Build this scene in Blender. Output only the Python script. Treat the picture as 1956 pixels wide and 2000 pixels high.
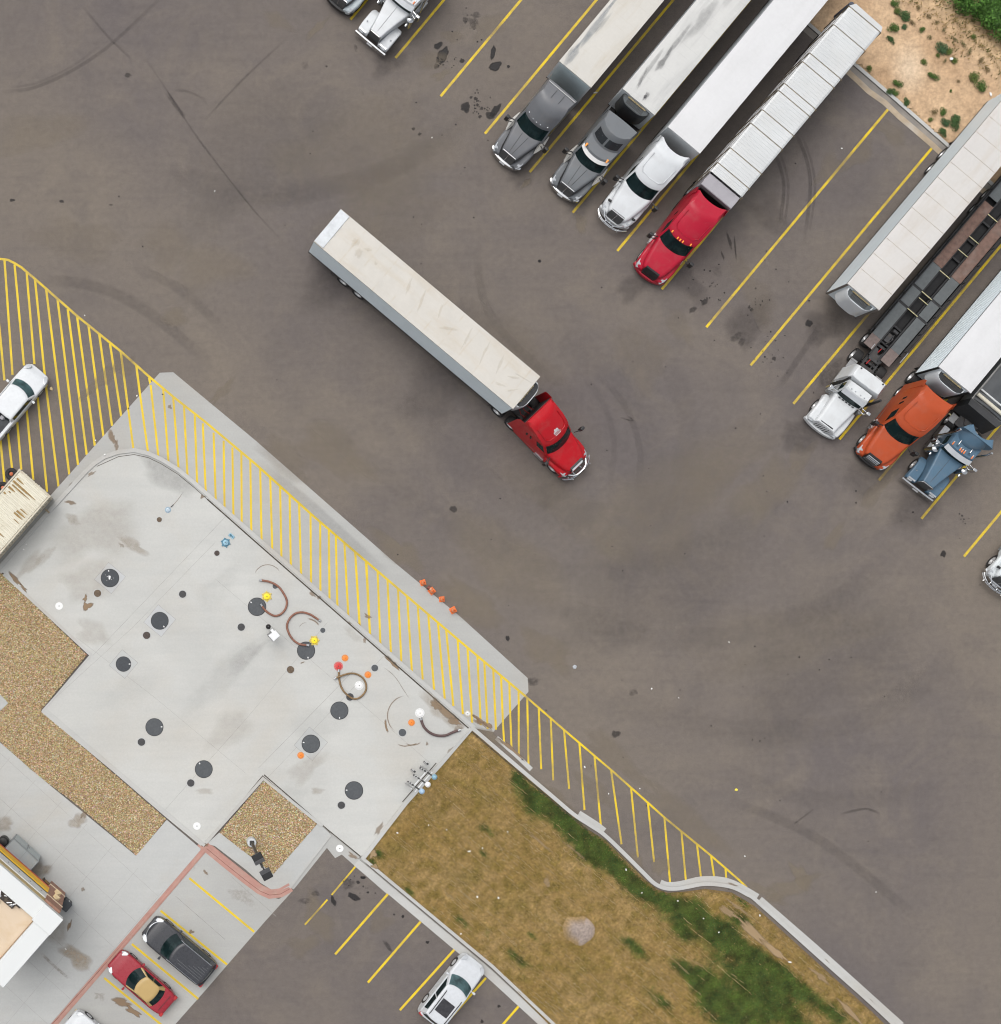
import bpy, bmesh, math, random
from mathutils import Vector, Matrix, noise as mnoise

random.seed(7)
R = math.radians
SC = bpy.context.scene
for o in list(bpy.data.objects):
    bpy.data.objects.remove(o)

# ---------------------------------------------------------------- camera
# a drone 98 m up looking straight down; the frame is an off-centre crop of its
# picture, hence the lens shift.
CAM_H = 98.0
SCL = 30.0                       # photo pixels per metre on the ground
FPX = CAM_H * SCL
NAD = (275.0, 1155.0)            # photo pixel straight below the drone
CAMX, CAMY = (NAD[0] - 978) / SCL, (1000 - NAD[1]) / SCL
cd = bpy.data.cameras.new('camera')
cam = bpy.data.objects.new('camera', cd)
SC.collection.objects.link(cam)
cam.location = (CAMX, CAMY, CAM_H)
cam.rotation_euler = (0, 0, 0)
cd.sensor_fit = 'AUTO'
cd.sensor_width = 36
cd.lens = FPX * 36 / 2000.0      # the taller side carries the 36 mm
cd.shift_x = (978 - NAD[0]) / 2000.0
cd.shift_y = (NAD[1] - 1000) / 2000.0
cd.clip_end = 3000
SC.camera = cam

# ---------------------------------------------------------------- sky, sun, exposure
SUN_EL, SUN_AZ = R(64), R(128)    # azimuth counted from +X
w = bpy.data.worlds.new('World')
SC.world = w
w.use_nodes = True
nt = w.node_tree
bg = nt.nodes['Background']
sky = nt.nodes.new('ShaderNodeTexSky')
sky.sky_type = 'NISHITA'
sky.sun_disc = False
sky.sun_elevation = SUN_EL
sky.sun_rotation = math.pi / 2 - SUN_AZ
sky.air_density = 1.0
sky.dust_density = 5.0
sky.ozone_density = 1.0
hs = nt.nodes.new('ShaderNodeHueSaturation')      # overcast: nearly colourless sky
hs.inputs['Saturation'].default_value = 0.22
nt.links.new(sky.outputs['Color'], hs.inputs['Color'])
nt.links.new(hs.outputs['Color'], bg.inputs['Color'])
bg.inputs['Strength'].default_value = 0.15
sl = bpy.data.lights.new('sun', 'SUN')
sl.energy = 0.6
sl.angle = R(50)
sl.color = (1.0, 0.95, 0.88)
sun = bpy.data.objects.new('sun', sl)
SC.collection.objects.link(sun)
sd = Vector((math.cos(SUN_AZ) * math.cos(SUN_EL), math.sin(SUN_AZ) * math.cos(SUN_EL), math.sin(SUN_EL)))
sun.rotation_euler = sd.to_track_quat('Z', 'Y').to_euler()
sun.location = (0, 0, 120)
SC.view_settings.view_transform = 'Standard'
SC.view_settings.look = 'None'
SC.view_settings.exposure = 0.38
SC.cycles.filter_width = 1.1
SC.cycles.transparent_max_bounces = 64
SC.view_settings.gamma = 1.0

# ---------------------------------------------------------------- measuring helpers
def P(px, py, h=0.0):
    """world x, y of the thing seen at photo pixel (px, py) when it is h metres up"""
    k = (CAM_H - h) / FPX
    return (CAMX + (px - NAD[0]) * k, CAMY + (NAD[1] - py) * k)
def zt(ox, oy, w, full=1904.0):
    s = w / full
    return lambda x, y, h=0.0: P(ox + x * s, oy + y * s, h)
z5 = zt(0, 480, 500); z500 = zt(500, 0, 500); z900 = zt(900, 0, 500); z9 = zt(0, 900, 400)
z38 = zt(380, 1000, 400); z64 = zt(640, 1100, 460); z128 = zt(0, 1280, 400); z14 = zt(380, 1400, 400)
z16 = zt(0, 1600, 400); z7 = zt(700, 1600, 500); z115 = zt(1150, 1500, 700); z13 = zt(1300, 0, 656)
z164 = zt(1640, 0, 316); z160k = zt(1600, 120, 260); z1456 = zt(1456, 480, 500); z168 = zt(1680, 380, 276)
z78 = zt(780, 1460, 180); zb = zt(0, 1600, 180, 974.0); z88 = zt(0, 880, 140, 1136.0)
def hd(dx, dy):
    """world heading for a photo direction (dx right, dy down)"""
    return math.atan2(-dy, dx)
BAY = hd(-0.6405, 0.768)         # the way the parked trucks face

# ---------------------------------------------------------------- materials
MATS = {}
def new_mat(name):
    m = bpy.data.materials.new(name)
    m.use_nodes = True
    n = m.node_tree
    return m, n, n.nodes['Principled BSDF']
def N(n, t, **kw):
    x = n.nodes.new(t)
    for k, v in kw.items():
        if k in x.inputs: x.inputs[k].default_value = v
        else: setattr(x, k, v)
    return x
def noise(n, vec, scale, detail=4, rough=0.55, dist=0.0):
    x = N(n, 'ShaderNodeTexNoise')
    x.inputs['Scale'].default_value = scale; x.inputs['Detail'].default_value = detail
    x.inputs['Roughness'].default_value = rough; x.inputs['Distortion'].default_value = dist
    n.links.new(vec, x.inputs['Vector'])
    return x.outputs['Fac']
def ramp(n, fac, a, b, ca=(0, 0, 0, 1), cb=(1, 1, 1, 1)):
    x = N(n, 'ShaderNodeValToRGB')
    x.color_ramp.elements[0].position = a; x.color_ramp.elements[0].color = ca
    x.color_ramp.elements[1].position = b; x.color_ramp.elements[1].color = cb
    n.links.new(fac, x.inputs['Fac'])
    return x.outputs['Color']
def mixc(n, fac, a, b, blend='MIX'):
    x = N(n, 'ShaderNodeMix', data_type='RGBA', blend_type=blend)
    for s, v in ((0, fac), (6, a), (7, b)):
        if isinstance(v, (int, float)): x.inputs[s].default_value = v
        elif isinstance(v, tuple): x.inputs[s].default_value = v if len(v) == 4 else (*v, 1)
        else: n.links.new(v, x.inputs[s])
    return x.outputs[2]
def mathn(n, op, a, b=None):
    x = N(n, 'ShaderNodeMath', operation=op)
    for i, v in enumerate((a, b)):
        if v is None: continue
        if isinstance(v, (int, float)): x.inputs[i].default_value = v
        else: n.links.new(v, x.inputs[i])
    return x.outputs[0]
def c4(c, k=1.0): return (c[0] * k, c[1] * k, c[2] * k, 1)

def mat(name, col, rough=0.5, metal=0.0, var=0.08, scale=2.0, dirt=None, dscale=1.2, damt=0.5, bump=0.0, bscale=30, coat=0.0, spec=0.5):
    if name in MATS: return MATS[name]
    m, n, b = new_mat(name)
    tc = N(n, 'ShaderNodeTexCoord').outputs['Object']
    f = noise(n, tc, scale, 5)
    c = mixc(n, ramp(n, f, .3, .7), c4(col, 1 - var), c4(col, 1 + var))
    if dirt:
        f2 = noise(n, tc, dscale, 7, .65, .4)
        c = mixc(n, mathn(n, 'MULTIPLY', ramp(n, f2, .48, .75), damt), c, c4(dirt))
    n.links.new(c, b.inputs['Base Color'])
    b.inputs['Metallic'].default_value = metal
    b.inputs['Specular IOR Level'].default_value = spec
    b.inputs['Coat Weight'].default_value = coat
    b.inputs['Coat Roughness'].default_value = 0.08
    f3 = noise(n, tc, scale * 3, 4)
    rr = mathn(n, 'ADD', mathn(n, 'MULTIPLY', f3, 0.16), rough - .08)
    n.links.new(rr, b.inputs['Roughness'])
    if bump:
        bn = N(n, 'ShaderNodeBump'); bn.inputs['Strength'].default_value = bump; bn.inputs['Distance'].default_value = .02
        n.links.new(noise(n, tc, bscale, 4), bn.inputs['Height']); n.links.new(bn.outputs['Normal'], b.inputs['Normal'])
    MATS[name] = m
    return m
def roof_mat(name, col, grime, amt, bows=.61, bowamt=.25):
    """trailer roof skin: grime in streaks along the roof and thin dirt lines over the roof bows"""
    m, n, b = new_mat(name)
    tc = N(n, 'ShaderNodeTexCoord').outputs['Object']
    c = mixc(n, ramp(n, noise(n, tc, .35, 4), .3, .7), c4(col, .965), c4(col, 1.03))
    mp = N(n, 'ShaderNodeMapping'); n.links.new(tc, mp.inputs['Vector']); mp.inputs['Scale'].default_value = (.22, 1.3, 1)
    f = noise(n, mp.outputs['Vector'], 1.0, 7, .65, .5)
    c = mixc(n, mathn(n, 'MULTIPLY', ramp(n, f, .50, .74), amt), c, c4(grime))
    sx = N(n, 'ShaderNodeSeparateXYZ'); n.links.new(tc, sx.inputs[0])
    fr = mathn(n, 'ABSOLUTE', mathn(n, 'SUBTRACT', mathn(n, 'FRACT', mathn(n, 'DIVIDE', sx.outputs[0], bows)), .5))
    ln = ramp(n, fr, .0, .06, (1, 1, 1, 1), (0, 0, 0, 1))
    c = mixc(n, mathn(n, 'MULTIPLY', mathn(n, 'MULTIPLY', ln, ramp(n, noise(n, tc, 1.3, 4, .6), .42, .62)), bowamt), c, c4(grime))
    ft = noise(n, tc, 5, 6, .7)
    c = mixc(n, 1.0, c, ramp(n, ft, .25, .75, (.965,) * 3 + (1,), (1.03,) * 3 + (1,)), 'MULTIPLY')
    n.links.new(c, b.inputs['Base Color']); b.inputs['Roughness'].default_value = .55; b.inputs['Specular IOR Level'].default_value = .3
    return m
def paint(name, col, rough=0.32, dirt=(.2, .17, .14), damt=0.18):
    return mat('paint_' + name, col, rough, 0, .04, 1.5, dirt, 1.1, damt, coat=0.05, spec=.28)

GLASS = mat('glass', (.004, .012, .013), .09, 0, .3, 1.0, (.045, .075, .075), 1.6, .6, spec=.25)  # paler blue-green blotches paint reflections into the dark glass
GLASS_PALE = mat('glass_pale', (.045, .085, .09), .12, 0, .6, 1.6, spec=.4)
BLACK = mat('black_plastic', (.012, .012, .013), .5, var=.3)
RUBBER = mat('tyre_rubber', (.018, .017, .017), .8, var=.25, scale=8)
CHROME = mat('chrome', (.62, .63, .64), .22, 1.0, .08, 4)
ALLOY = mat('aluminium', (.42, .43, .44), .38, .85, .15, 6, (.16, .14, .12), 4, .4)
STEEL = mat('dark_steel', (.045, .045, .047), .6, .3, .3, 4, (.09, .07, .05), 3, .5)
RIM = mat('wheel_rim', (.5, .5, .5), .35, .6, .2, 8)
AMBER = mat('amber_lens', (.8, .28, .03), .3)
REDLENS = mat('red_lens', (.35, .02, .02), .3)
LAMPGLASS = mat('lamp_glass', (.46, .48, .50), .2, .2, .08, 3)

# ---------------------------------------------------------------- mesh builder
class MB:
    def __init__(s): s.bm = bmesh.new()
    def _v(s, pts): return [s.bm.verts.new(p) for p in pts]
    def face(s, pts):
        return s.bm.faces.new(s._v(pts))
    def box(s, x0, x1, y0, y1, z0, z1, bev=0.0, seg=1, rot=None, about=None):
        x0, x1 = min(x0, x1), max(x0, x1); y0, y1 = min(y0, y1), max(y0, y1); z0, z1 = min(z0, z1), max(z0, z1)
        v = s._v([(x, y, z) for z in (z0, z1) for x, y in ((x0, y0), (x1, y0), (x1, y1), (x0, y1))])
        fs = [s.bm.faces.new([v[i] for i in q]) for q in ((3, 2, 1, 0), (4, 5, 6, 7), (0, 1, 5, 4), (1, 2, 6, 5), (2, 3, 7, 6), (3, 0, 4, 7))]
        if rot is not None:
            bmesh.ops.rotate(s.bm, verts=v, cent=about or ((x0 + x1) / 2, (y0 + y1) / 2, (z0 + z1) / 2), matrix=rot)
        if bev:
            es = list({e for f in fs for e in f.edges})
            bmesh.ops.bevel(s.bm, geom=es, offset=bev, segments=seg, affect='EDGES', profile=.6)
        return s
    def loft(s, rings, cap=True, closed=True):
        vr = [s._v(r) for r in rings]
        n = len(vr[0])
        for a, b in zip(vr, vr[1:]):
            for i in range(n if closed else n - 1):
                j = (i + 1) % n
                s.bm.faces.new((a[i], a[j], b[j], b[i]))
        if cap:
            s.bm.faces.new(vr[0][::-1]); s.bm.faces.new(vr[-1])
        return s
    def cyl(s, p0, p1, r0, r1=None, n=16, cap=True):
        r1 = r0 if r1 is None else r1
        p0, p1 = Vector(p0), Vector(p1)
        d = (p1 - p0).normalized()
        u = d.orthogonal().normalized(); v = d.cross(u)
        rg = lambda p, r: [p + (u * math.cos(2 * math.pi * i / n) + v * math.sin(2 * math.pi * i / n)) * r for i in range(n)]
        return s.loft([rg(p0, r0), rg(p1, r1)], cap)
    def tube(s, pts, r, n=8):
        pts = [Vector(p) for p in pts]
        rings = []; u = None
        for i, p in enumerate(pts):
            d = (pts[min(i + 1, len(pts) - 1)] - pts[max(i - 1, 0)]).normalized()
            if u is None: u = d.orthogonal().normalized()
            u = (u - d * u.dot(d)).normalized(); v = d.cross(u)
            rings.append([p + (u * math.cos(2 * math.pi * k / n) + v * math.sin(2 * math.pi * k / n)) * r for k in range(n)])
        return s.loft(rings)
    def lathe(s, prof, c=(0, 0, 0), n=24):
        """prof: (radius, z) pairs from bottom to top"""
        rings = [[(c[0] + r * math.cos(2 * math.pi * i / n), c[1] + r * math.sin(2 * math.pi * i / n), c[2] + z) for i in range(n)] for r, z in prof]
        return s.loft(rings)
    def slab(s, poly, z0, z1):
        a = sum(poly[i][0] * poly[(i + 1) % len(poly)][1] - poly[(i + 1) % len(poly)][0] * poly[i][1] for i in range(len(poly)))
        if a < 0: poly = poly[::-1]
        lo = s._v([(x, y, z0) for x, y in poly]); hi = s._v([(x, y, z1) for x, y in poly])
        f = s.bm.faces.new(hi)
        for i in range(len(poly)):
            j = (i + 1) % len(poly)
            s.bm.faces.new((lo[i], lo[j], hi[j], hi[i]))
        f.normal_update()
        bmesh.ops.triangulate(s.bm, faces=[f], ngon_method='EAR_CLIP')
        return s
    def strip(s, pts, wd, z0, z1, off=0.0):
        """a band of width wd along a polyline (pts in the plane), from z0 to z1; off shifts it to the left"""
        L, Rr = [], []
        for i, p in enumerate(pts):
            a = pts[max(i - 1, 0)]; b = pts[min(i + 1, len(pts) - 1)]
            d = Vector((b[0] - a[0], b[1] - a[1])).normalized(); nn = Vector((-d.y, d.x))
            k = 1.0
            if 0 < i < len(pts) - 1:
                d1 = Vector((p[0] - a[0], p[1] - a[1])).normalized()
                k = 1 / max(.5, abs(d1.dot(d)))
            L.append((p[0] + nn.x * (off + wd / 2) * k, p[1] + nn.y * (off + wd / 2) * k))
            Rr.append((p[0] + nn.x * (off - wd / 2) * k, p[1] + nn.y * (off - wd / 2) * k))
        rings = [[(l[0], l[1], z0), (r[0], r[1], z0), (r[0], r[1], z1), (l[0], l[1], z1)] for l, r in zip(L, Rr)]
        return s.loft(rings)
    def build(s, name, m, parent=None, ang=38, col=None):
        bm = s.bm
        bmesh.ops.recalc_face_normals(bm, faces=bm.faces)
        for f in bm.faces: f.smooth = True
        t = R(ang)
        for e in bm.edges:
            e.smooth = not (len(e.link_faces) == 2 and e.calc_face_angle(0) > t)
        me = bpy.data.meshes.new(name)
        bm.to_mesh(me); bm.free()
        me.materials.append(m)
        o = bpy.data.objects.new(name, me)
        SC.collection.objects.link(o)
        if parent is not None: o.parent = parent
        w_ = o.modifiers.new('weighted_normal', 'WEIGHTED_NORMAL'); w_.keep_sharp = True; w_.weight = 80
        return o

def empty(name, label, cat, loc=(0, 0, 0), rz=0.0, group=None):
    o = bpy.data.objects.new(name, None)
    SC.collection.objects.link(o)
    o.empty_display_size = .3
    o.location = loc; o.rotation_euler = (0, 0, rz)
    o['label'] = label; o['category'] = cat
    if group: o['group'] = group
    return o
def tag(o, label, cat, group=None):
    o['label'] = label; o['category'] = cat
    if group: o['group'] = group
    return o
def struct(o):
    o['kind'] = 'structure'
    return o
def stuff(o, label, cat):
    o['kind'] = 'stuff'; o['label'] = label; o['category'] = cat
    return o

def pydata(name, verts, faces, m, cols=None, smooth=False):
    me = bpy.data.meshes.new(name)
    me.from_pydata(verts, [], faces)
    if cols is not None:
        a = me.color_attributes.new('tone', 'FLOAT_COLOR', 'POINT')
        flat = [x for c in cols for x in (c[0], c[1], c[2], c[3] if len(c) > 3 else 1.0)]
        a.data.foreach_set('color', flat)
    if smooth: me.polygons.foreach_set('use_smooth', [True] * len(me.polygons))
    me.update()
    me.materials.append(m)
    o = bpy.data.objects.new(name, me)
    SC.collection.objects.link(o)
    return o
def tone_mat(name, rough=.9, var=.15, scale=20, bump=0.0):
    if name in MATS: return MATS[name]
    m, n, b = new_mat(name)
    at = N(n, 'ShaderNodeAttribute', attribute_name='tone').outputs['Color']
    tc = N(n, 'ShaderNodeTexCoord').outputs['Object']
    k = ramp(n, noise(n, tc, scale, 6, .65), .3, .7, (1 - var,) * 3 + (1,), (1 + var,) * 3 + (1,))
    n.links.new(mixc(n, 1.0, at, k, 'MULTIPLY'), b.inputs['Base Color'])
    b.inputs['Roughness'].default_value = rough
    b.inputs['Specular IOR Level'].default_value = .25
    if bump:
        bn = N(n, 'ShaderNodeBump'); bn.inputs['Strength'].default_value = bump; bn.inputs['Distance'].default_value = .05
        n.links.new(noise(n, tc, scale * .6, 6), bn.inputs['Height']); n.links.new(bn.outputs['Normal'], b.inputs['Normal'])
    MATS[name] = m
    return m
def inpoly(x, y, poly):
    c = False; j = len(poly) - 1
    for i in range(len(poly)):
        xi, yi = poly[i]; xj, yj = poly[j]
        if (yi > y) != (yj > y) and x < (xj - xi) * (y - yi) / (yj - yi) + xi: c = not c
        j = i
    return c
def fbm(x, y, s, o=4):
    v = 0; a = .5
    for k in range(o):
        v += a * mnoise.noise((x * s + 13.7 * k, y * s - 7.1 * k, 3.3 * k)); s *= 2; a *= .5
    return v
# ================================================================ GROUND
def asphalt_mat():
    m, n, b = new_mat('asphalt')
    tc = N(n, 'ShaderNodeTexCoord').outputs['Object']
    f1 = noise(n, tc, .045, 6, .6, .6)
    c = mixc(n, ramp(n, f1, .36, .64), (.113, .0985, .0945), (.154, .131, .110))
    f2 = noise(n, tc, .22, 8, .66, .8)
    c = mixc(n, mathn(n, 'MULTIPLY', ramp(n, f2, .48, .74), .5), c, (.178, .150, .120))
    f2b = noise(n, tc, .31, 7, .6, .3)
    c = mixc(n, mathn(n, 'MULTIPLY', ramp(n, f2b, .52, .8), .42), c, (.084, .0745, .0745))
    mp = N(n, 'ShaderNodeMapping'); n.links.new(tc, mp.inputs['Vector'])
    mp.inputs['Rotation'].default_value = (0, 0, -BAY); mp.inputs['Scale'].default_value = (.12, 1.5, 1)
    f3 = noise(n, mp.outputs['Vector'], 1.0, 5, .6, .3)
    c = mixc(n, mathn(n, 'MULTIPLY', ramp(n, f3, .5, .75), .18), c, (.08, .072, .07))
    f4 = noise(n, tc, 2.6, 8, .7)
    c = mixc(n, 1.0, c, ramp(n, f4, .25, .75, (.88, .88, .88, 1), (1.12, 1.12, 1.12, 1)), 'MULTIPLY')
    f5 = noise(n, tc, 17, 5, .75)
    c = mixc(n, 1.0, c, ramp(n, f5, .25, .75, (.74, .74, .74, 1), (1.25, 1.25, 1.25, 1)), 'MULTIPLY')
    v = N(n, 'ShaderNodeTexVoronoi'); v.inputs['Scale'].default_value = 5.5; n.links.new(tc, v.inputs['Vector'])
    sp = ramp(n, v.outputs['Distance'], .03, .06, (1, 1, 1, 1), (0, 0, 0, 1))
    c = mixc(n, mathn(n, 'MULTIPLY', sp, mathn(n, 'MULTIPLY', ramp(n, noise(n, tc, .6, 2), .5, .6), .35)), c, (.30, .28, .25))
    n.links.new(c, b.inputs['Base Color'])
    b.inputs['Roughness'].default_value = .88
    b.inputs['Specular IOR Level'].default_value = .25
    bn = N(n, 'ShaderNodeBump'); bn.inputs['Strength'].default_value = .5; bn.inputs['Distance'].default_value = .012
    n.links.new(f5, bn.inputs['Height']); n.links.new(bn.outputs['Normal'], b.inputs['Normal'])
    return m
def concrete_mat(name, col, warm, wamt=.5, dark=(.27, .265, .25)):
    m, n, b = new_mat(name)
    tc = N(n, 'ShaderNodeTexCoord').outputs['Object']
    f1 = noise(n, tc, .13, 5, .55, .7)
    c = mixc(n, ramp(n, f1, .35, .65), c4(col, .95), c4(col, 1.06))
    f2 = noise(n, tc, .17, 7, .6, .6)
    c = mixc(n, mathn(n, 'MULTIPLY', ramp(n, f2, .5, .72), wamt), c, c4(warm))
    f3 = noise(n, tc, .55, 8, .68, .5)
    c = mixc(n, mathn(n, 'MULTIPLY', ramp(n, f3, .6, .85), .16), c, c4(dark))
    mp = N(n, 'ShaderNodeMapping'); n.links.new(tc, mp.inputs['Vector'])
    mp.inputs['Rotation'].default_value = (0, 0, -BAY); mp.inputs['Scale'].default_value = (.25, 2.4, 1)
    f6 = noise(n, mp.outputs['Vector'], .7, 4, .6, .2)
    c = mixc(n, 1.0, c, ramp(n, f6, .3, .7, (.965, .965, .97, 1), (1.03, 1.03, 1.025, 1)), 'MULTIPLY')
    f4 = noise(n, tc, 9, 7, .72)
    c = mixc(n, 1.0, c, ramp(n, f4, .25, .75, (.93, .93, .93, 1), (1.06, 1.06, 1.06, 1)), 'MULTIPLY')
    n.links.new(c, b.inputs['Base Color'])
    b.inputs['Roughness'].default_value = .8
    b.inputs['Specular IOR Level'].default_value = .3
    bn = N(n, 'ShaderNodeBump'); bn.inputs['Strength'].default_value = .25; bn.inputs['Distance'].default_value = .006
    n.links.new(f4, bn.inputs['Height']); n.links.new(bn.outputs['Normal'], b.inputs['Normal'])
    return m
ASPHALT = asphalt_mat()
CONC = concrete_mat('concrete_pad', (.425, .426, .407), (.42, .385, .33), .4)
CONC2 = concrete_mat('concrete_walk', (.385, .39, .38), (.38, .345, .29), .4)
CONC3 = concrete_mat('concrete_apron', (.35, .35, .335), (.36, .325, .275), .45, (.23, .225, .21))
KERB = concrete_mat('kerb_concrete', (.40, .40, .385), (.36, .31, .245), .55, (.22, .2, .17))
REDK = mat('red_kerb_paint', (.375, .20, .163), .7, var=.1, scale=1.5, dirt=(.38, .28, .23), dscale=1.4, damt=.8, bump=.2)
def yellow_mat(name, worn):
    m, n, b = new_mat(name)
    tc = N(n, 'ShaderNodeTexCoord').outputs['Object']
    f = noise(n, tc, .5, 6, .65, .3); f2 = noise(n, tc, 11, 5, .7)
    k = mathn(n, 'ADD', f, mathn(n, 'MULTIPLY', f2, .35))
    c = mixc(n, ramp(n, noise(n, tc, .8, 4), .3, .7), (.68, .485, .006), (.58, .41, .008))
    c = mixc(n, mathn(n, 'MULTIPLY', ramp(n, k, .56, .90), worn), c, (.25, .185, .075))
    n.links.new(c, b.inputs['Base Color']); b.inputs['Roughness'].default_value = .65
    return m
YEL = yellow_mat('yellow_line_paint', .5)
YELW = yellow_mat('yellow_line_paint_worn', 1.0)

mb = MB(); mb.face([(-1500, -1500, 0), (1500, -1500, 0), (1500, 1500, 0), (-1500, 1500, 0)])
struct(mb.build('asphalt_lot', ASPHALT))

def poly(pts): return [P(x, y) for x, y in pts]
# ---- concrete apron with the hatching, flush with the asphalt
APRON = poly([(312.5, 728), (338.8, 727), (500, 860.8), (772.6, 1100), (900, 1205), (1031.4, 1324.7), (1032.6, 1351), (963.7, 1429.8), (921.5, 1421), (400, 960), (262, 880), (168, 925), (96, 1012), (-30, 1150), (-60, 1130), (98.5, 968.4)])
mb = MB(); mb.slab(APRON, -.2, .006); struct(mb.build('concrete_apron', CONC3))

# ---- raised tank pad
KPATH = [(-14, 1130), (1, 1112), (96, 1004), (168, 925), (186, 908), (205, 895.5), (232, 886), (262.6, 882.5), (290, 889), (315, 900.5), (348, 921), (378, 946), (409.7, 973.7), (500, 1053), (650, 1184), (780, 1298), (921.5, 1421.3), (860, 1488), (790, 1566), (706, 1675)]
PADPOLY = poly(KPATH + [(640, 1622), (513, 1514), (402, 1648), (393, 1652), (323.6, 1595), (82, 1387), (181, 1278), (6, 1118)])
mb = MB(); mb.slab(PADPOLY, -.2, .075); struct(mb.build('tank_pad', CONC))
kp = [P(*p) for p in KPATH]
mb = MB(); mb.strip(kp, .27, -.1, .15, off=.1); struct(mb.build('pad_kerb', KERB))
JOINT = mat('joint_dirt', (.06, .05, .04), .95, var=.4, scale=6)
def bands(name, lst, m, z, structure=True):
    mb = MB()
    for i, (pts, wd) in enumerate(lst):
        mb.strip([P(*p) for p in pts], wd, z - .03, z + .0003 * (i % 9))
    o = mb.build(name, m); return struct(o)
bands('pad_edge_joint', [(KPATH[1:4], .04), ([(190, 911), (232, 892), (262.6, 888), (290, 894), (315, 906), (348, 926.5), (378, 951), (405, 975)], .035), ([(405, 975), (500, 1059), (650, 1190), (780, 1304), (915, 1422)], .085),
                         ([(516, 1513), (640, 1620), (704, 1672)], .07), ([(786, 1566), (852, 1490)], .06)], JOINT, .082)
bands('inner_pad_kerb', [([(8, 1121), (178, 1279), (86, 1387), (400, 1651)], .2), ([(402, 1646), (514, 1520), (630, 1613)], .2)], KERB, .11)
CJ = mat('concrete_joint', (.25, .245, .23), .9, var=.3)
bands('concrete_joints', [([(505, 1500), (640, 1362), (690, 1310)], .018), ([(182, 1280), (330, 1125), (440, 1010)], .015), ([(82, 1387), (260, 1225), (420, 1060)], .013),
                          ([(402, 1645), (560, 1480), (760, 1270)], .013), ([(315, 1590), (480, 1405), (640, 1215)], .013), ([(150, 1245), (300, 1360), (480, 1510)], .012), ([(420, 1130), (620, 1300), (840, 1490)], .012)], CJ, .0765)

# ---- gravel beds
GR1 = poly([(-40, 1150), (0, 1117), (170, 1279), (80, 1387), (325, 1600), (267, 1670), (147, 1568), (100.8, 1534), (60, 1502), (25, 1470), (-40, 1412)])
GR2 = poly([(516.6, 1524), (619.5, 1609), (534.4, 1706.7), (429.4, 1625.9)])
GRBASE = mat('gravel_bed', (.25, .175, .085), .95, var=.45, scale=14, bump=.6, bscale=14)
for g in (GR1, GR2):
    mb = MB(); mb.slab(g, -.2, .05); struct(mb.build('gravel_bed', GRBASE))
def stones(name, poly_, count, label):
    xs = [p[0] for p in poly_]; ys = [p[1] for p in poly_]
    V, F, C = [], [], []
    pal = [(.44, .335, .18), (.48, .37, .21), (.38, .285, .16), (.28, .21, .13), (.53, .435, .28), (.41, .305, .17), (.60, .52, .39), (.34, .27, .19), (.45, .34, .18)]
    n = 0
    while n < count:
        x, y = random.uniform(min(xs), max(xs)), random.uniform(min(ys), max(ys))
        if not inpoly(x, y, poly_): continue
        if x < P(-30, 0)[0]: continue
        n += 1
        r = random.uniform(.034, .066); a = random.uniform(0, 6.28); e = random.uniform(.6, 1.0); z = .05 + random.uniform(0, .025)
        k = len(V); c = random.choice(pal); c = [v * random.uniform(.8, 1.2) for v in c]
        for i in range(5):
            t = a + i * 1.2566; rr = r * random.uniform(.8, 1.15)
            dx, dy = rr * math.cos(t), rr * e * math.sin(t)
            V.append((x + dx, y + dy, z - .02)); C.append(c)
        for i in range(5):
            v = V[k + i]; V.append((x + (v[0] - x) * .6, y + (v[1] - y) * .6, z + r * random.uniform(.35, .75))); C.append(c)
        for i in range(5):
            j = (i + 1) % 5; F.append((k + i, k + j, k + 5 + j, k + 5 + i))
        F.append(tuple(k + 5 + i for i in range(5)))
    stuff(pydata(name, V, F, tone_mat('stone_tone', .75, .12, 30), C), label, 'gravel')
stones('gravel', GR1, 24000, 'tan and ochre landscaping gravel in the long bed beside the tank pad')
stones('gravel', GR2, 6000, 'tan landscaping gravel filling the small square bed under the lamp post')

# ---- forecourt, gutter strips and the concrete parking
FORE = poly([(-60, 1400), (-5, 1445), (25, 1471), (100, 1535), (266, 1671), (326, 1601), (392, 1657), (392, 1660), (95, 2005), (-60, 2130)])
mb = MB(); mb.slab(FORE, -.2, .05); struct(mb.build('forecourt', CONC2))
WALK = poly([(403, 1648), (429, 1626), (534.4, 1707), (620, 1609), (630, 1614), (645, 1628), (565, 1732), (552, 1737), (530, 1737), (509, 1724), (480, 1698), (420, 1652)])
mb = MB(); mb.slab(WALK, -.2, .052); struct(mb.build('sidewalk', CONC2))
bands('sidewalk_kerb', [([(646, 1630), (566, 1734)], .15)], KERB, .058)
GUT = poly([(646, 1626), (704, 1674), (760, 1741), (756, 1746), (668, 1669), (655, 1676), (639, 1656), (580, 1730), (574, 1737), (566, 1733)])
mb = MB(); mb.slab(GUT, -.2, .004); struct(mb.build('gutter', CONC3))
PARK = poly([(401, 1655), (480, 1720), (510, 1745), (545, 1756), (572, 1740), (518.7, 1799), (400, 1936), (330, 2015), (90, 2015), (395, 1660)])
mb = MB(); mb.slab(PARK, -.2, .005); struct(mb.build('parking_slab', CONC3))
bands('parking_joints', [([(343, 1750), (440, 1835)], .025), ([(452, 1712), (540, 1790)], .02), ([(265, 1895), (330, 1950)], .02)], CJ, .0075)
kerbA = [(398, 1653), (250, 1826), (98, 2003)]
bands('red_kerb', [(kerbA, .70)], REDK, .03)
mb = MB(); mb.strip([P(*p) for p in kerbA], .16, -.1, .062, off=.20); struct(mb.build('red_kerb_top', REDK))
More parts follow.
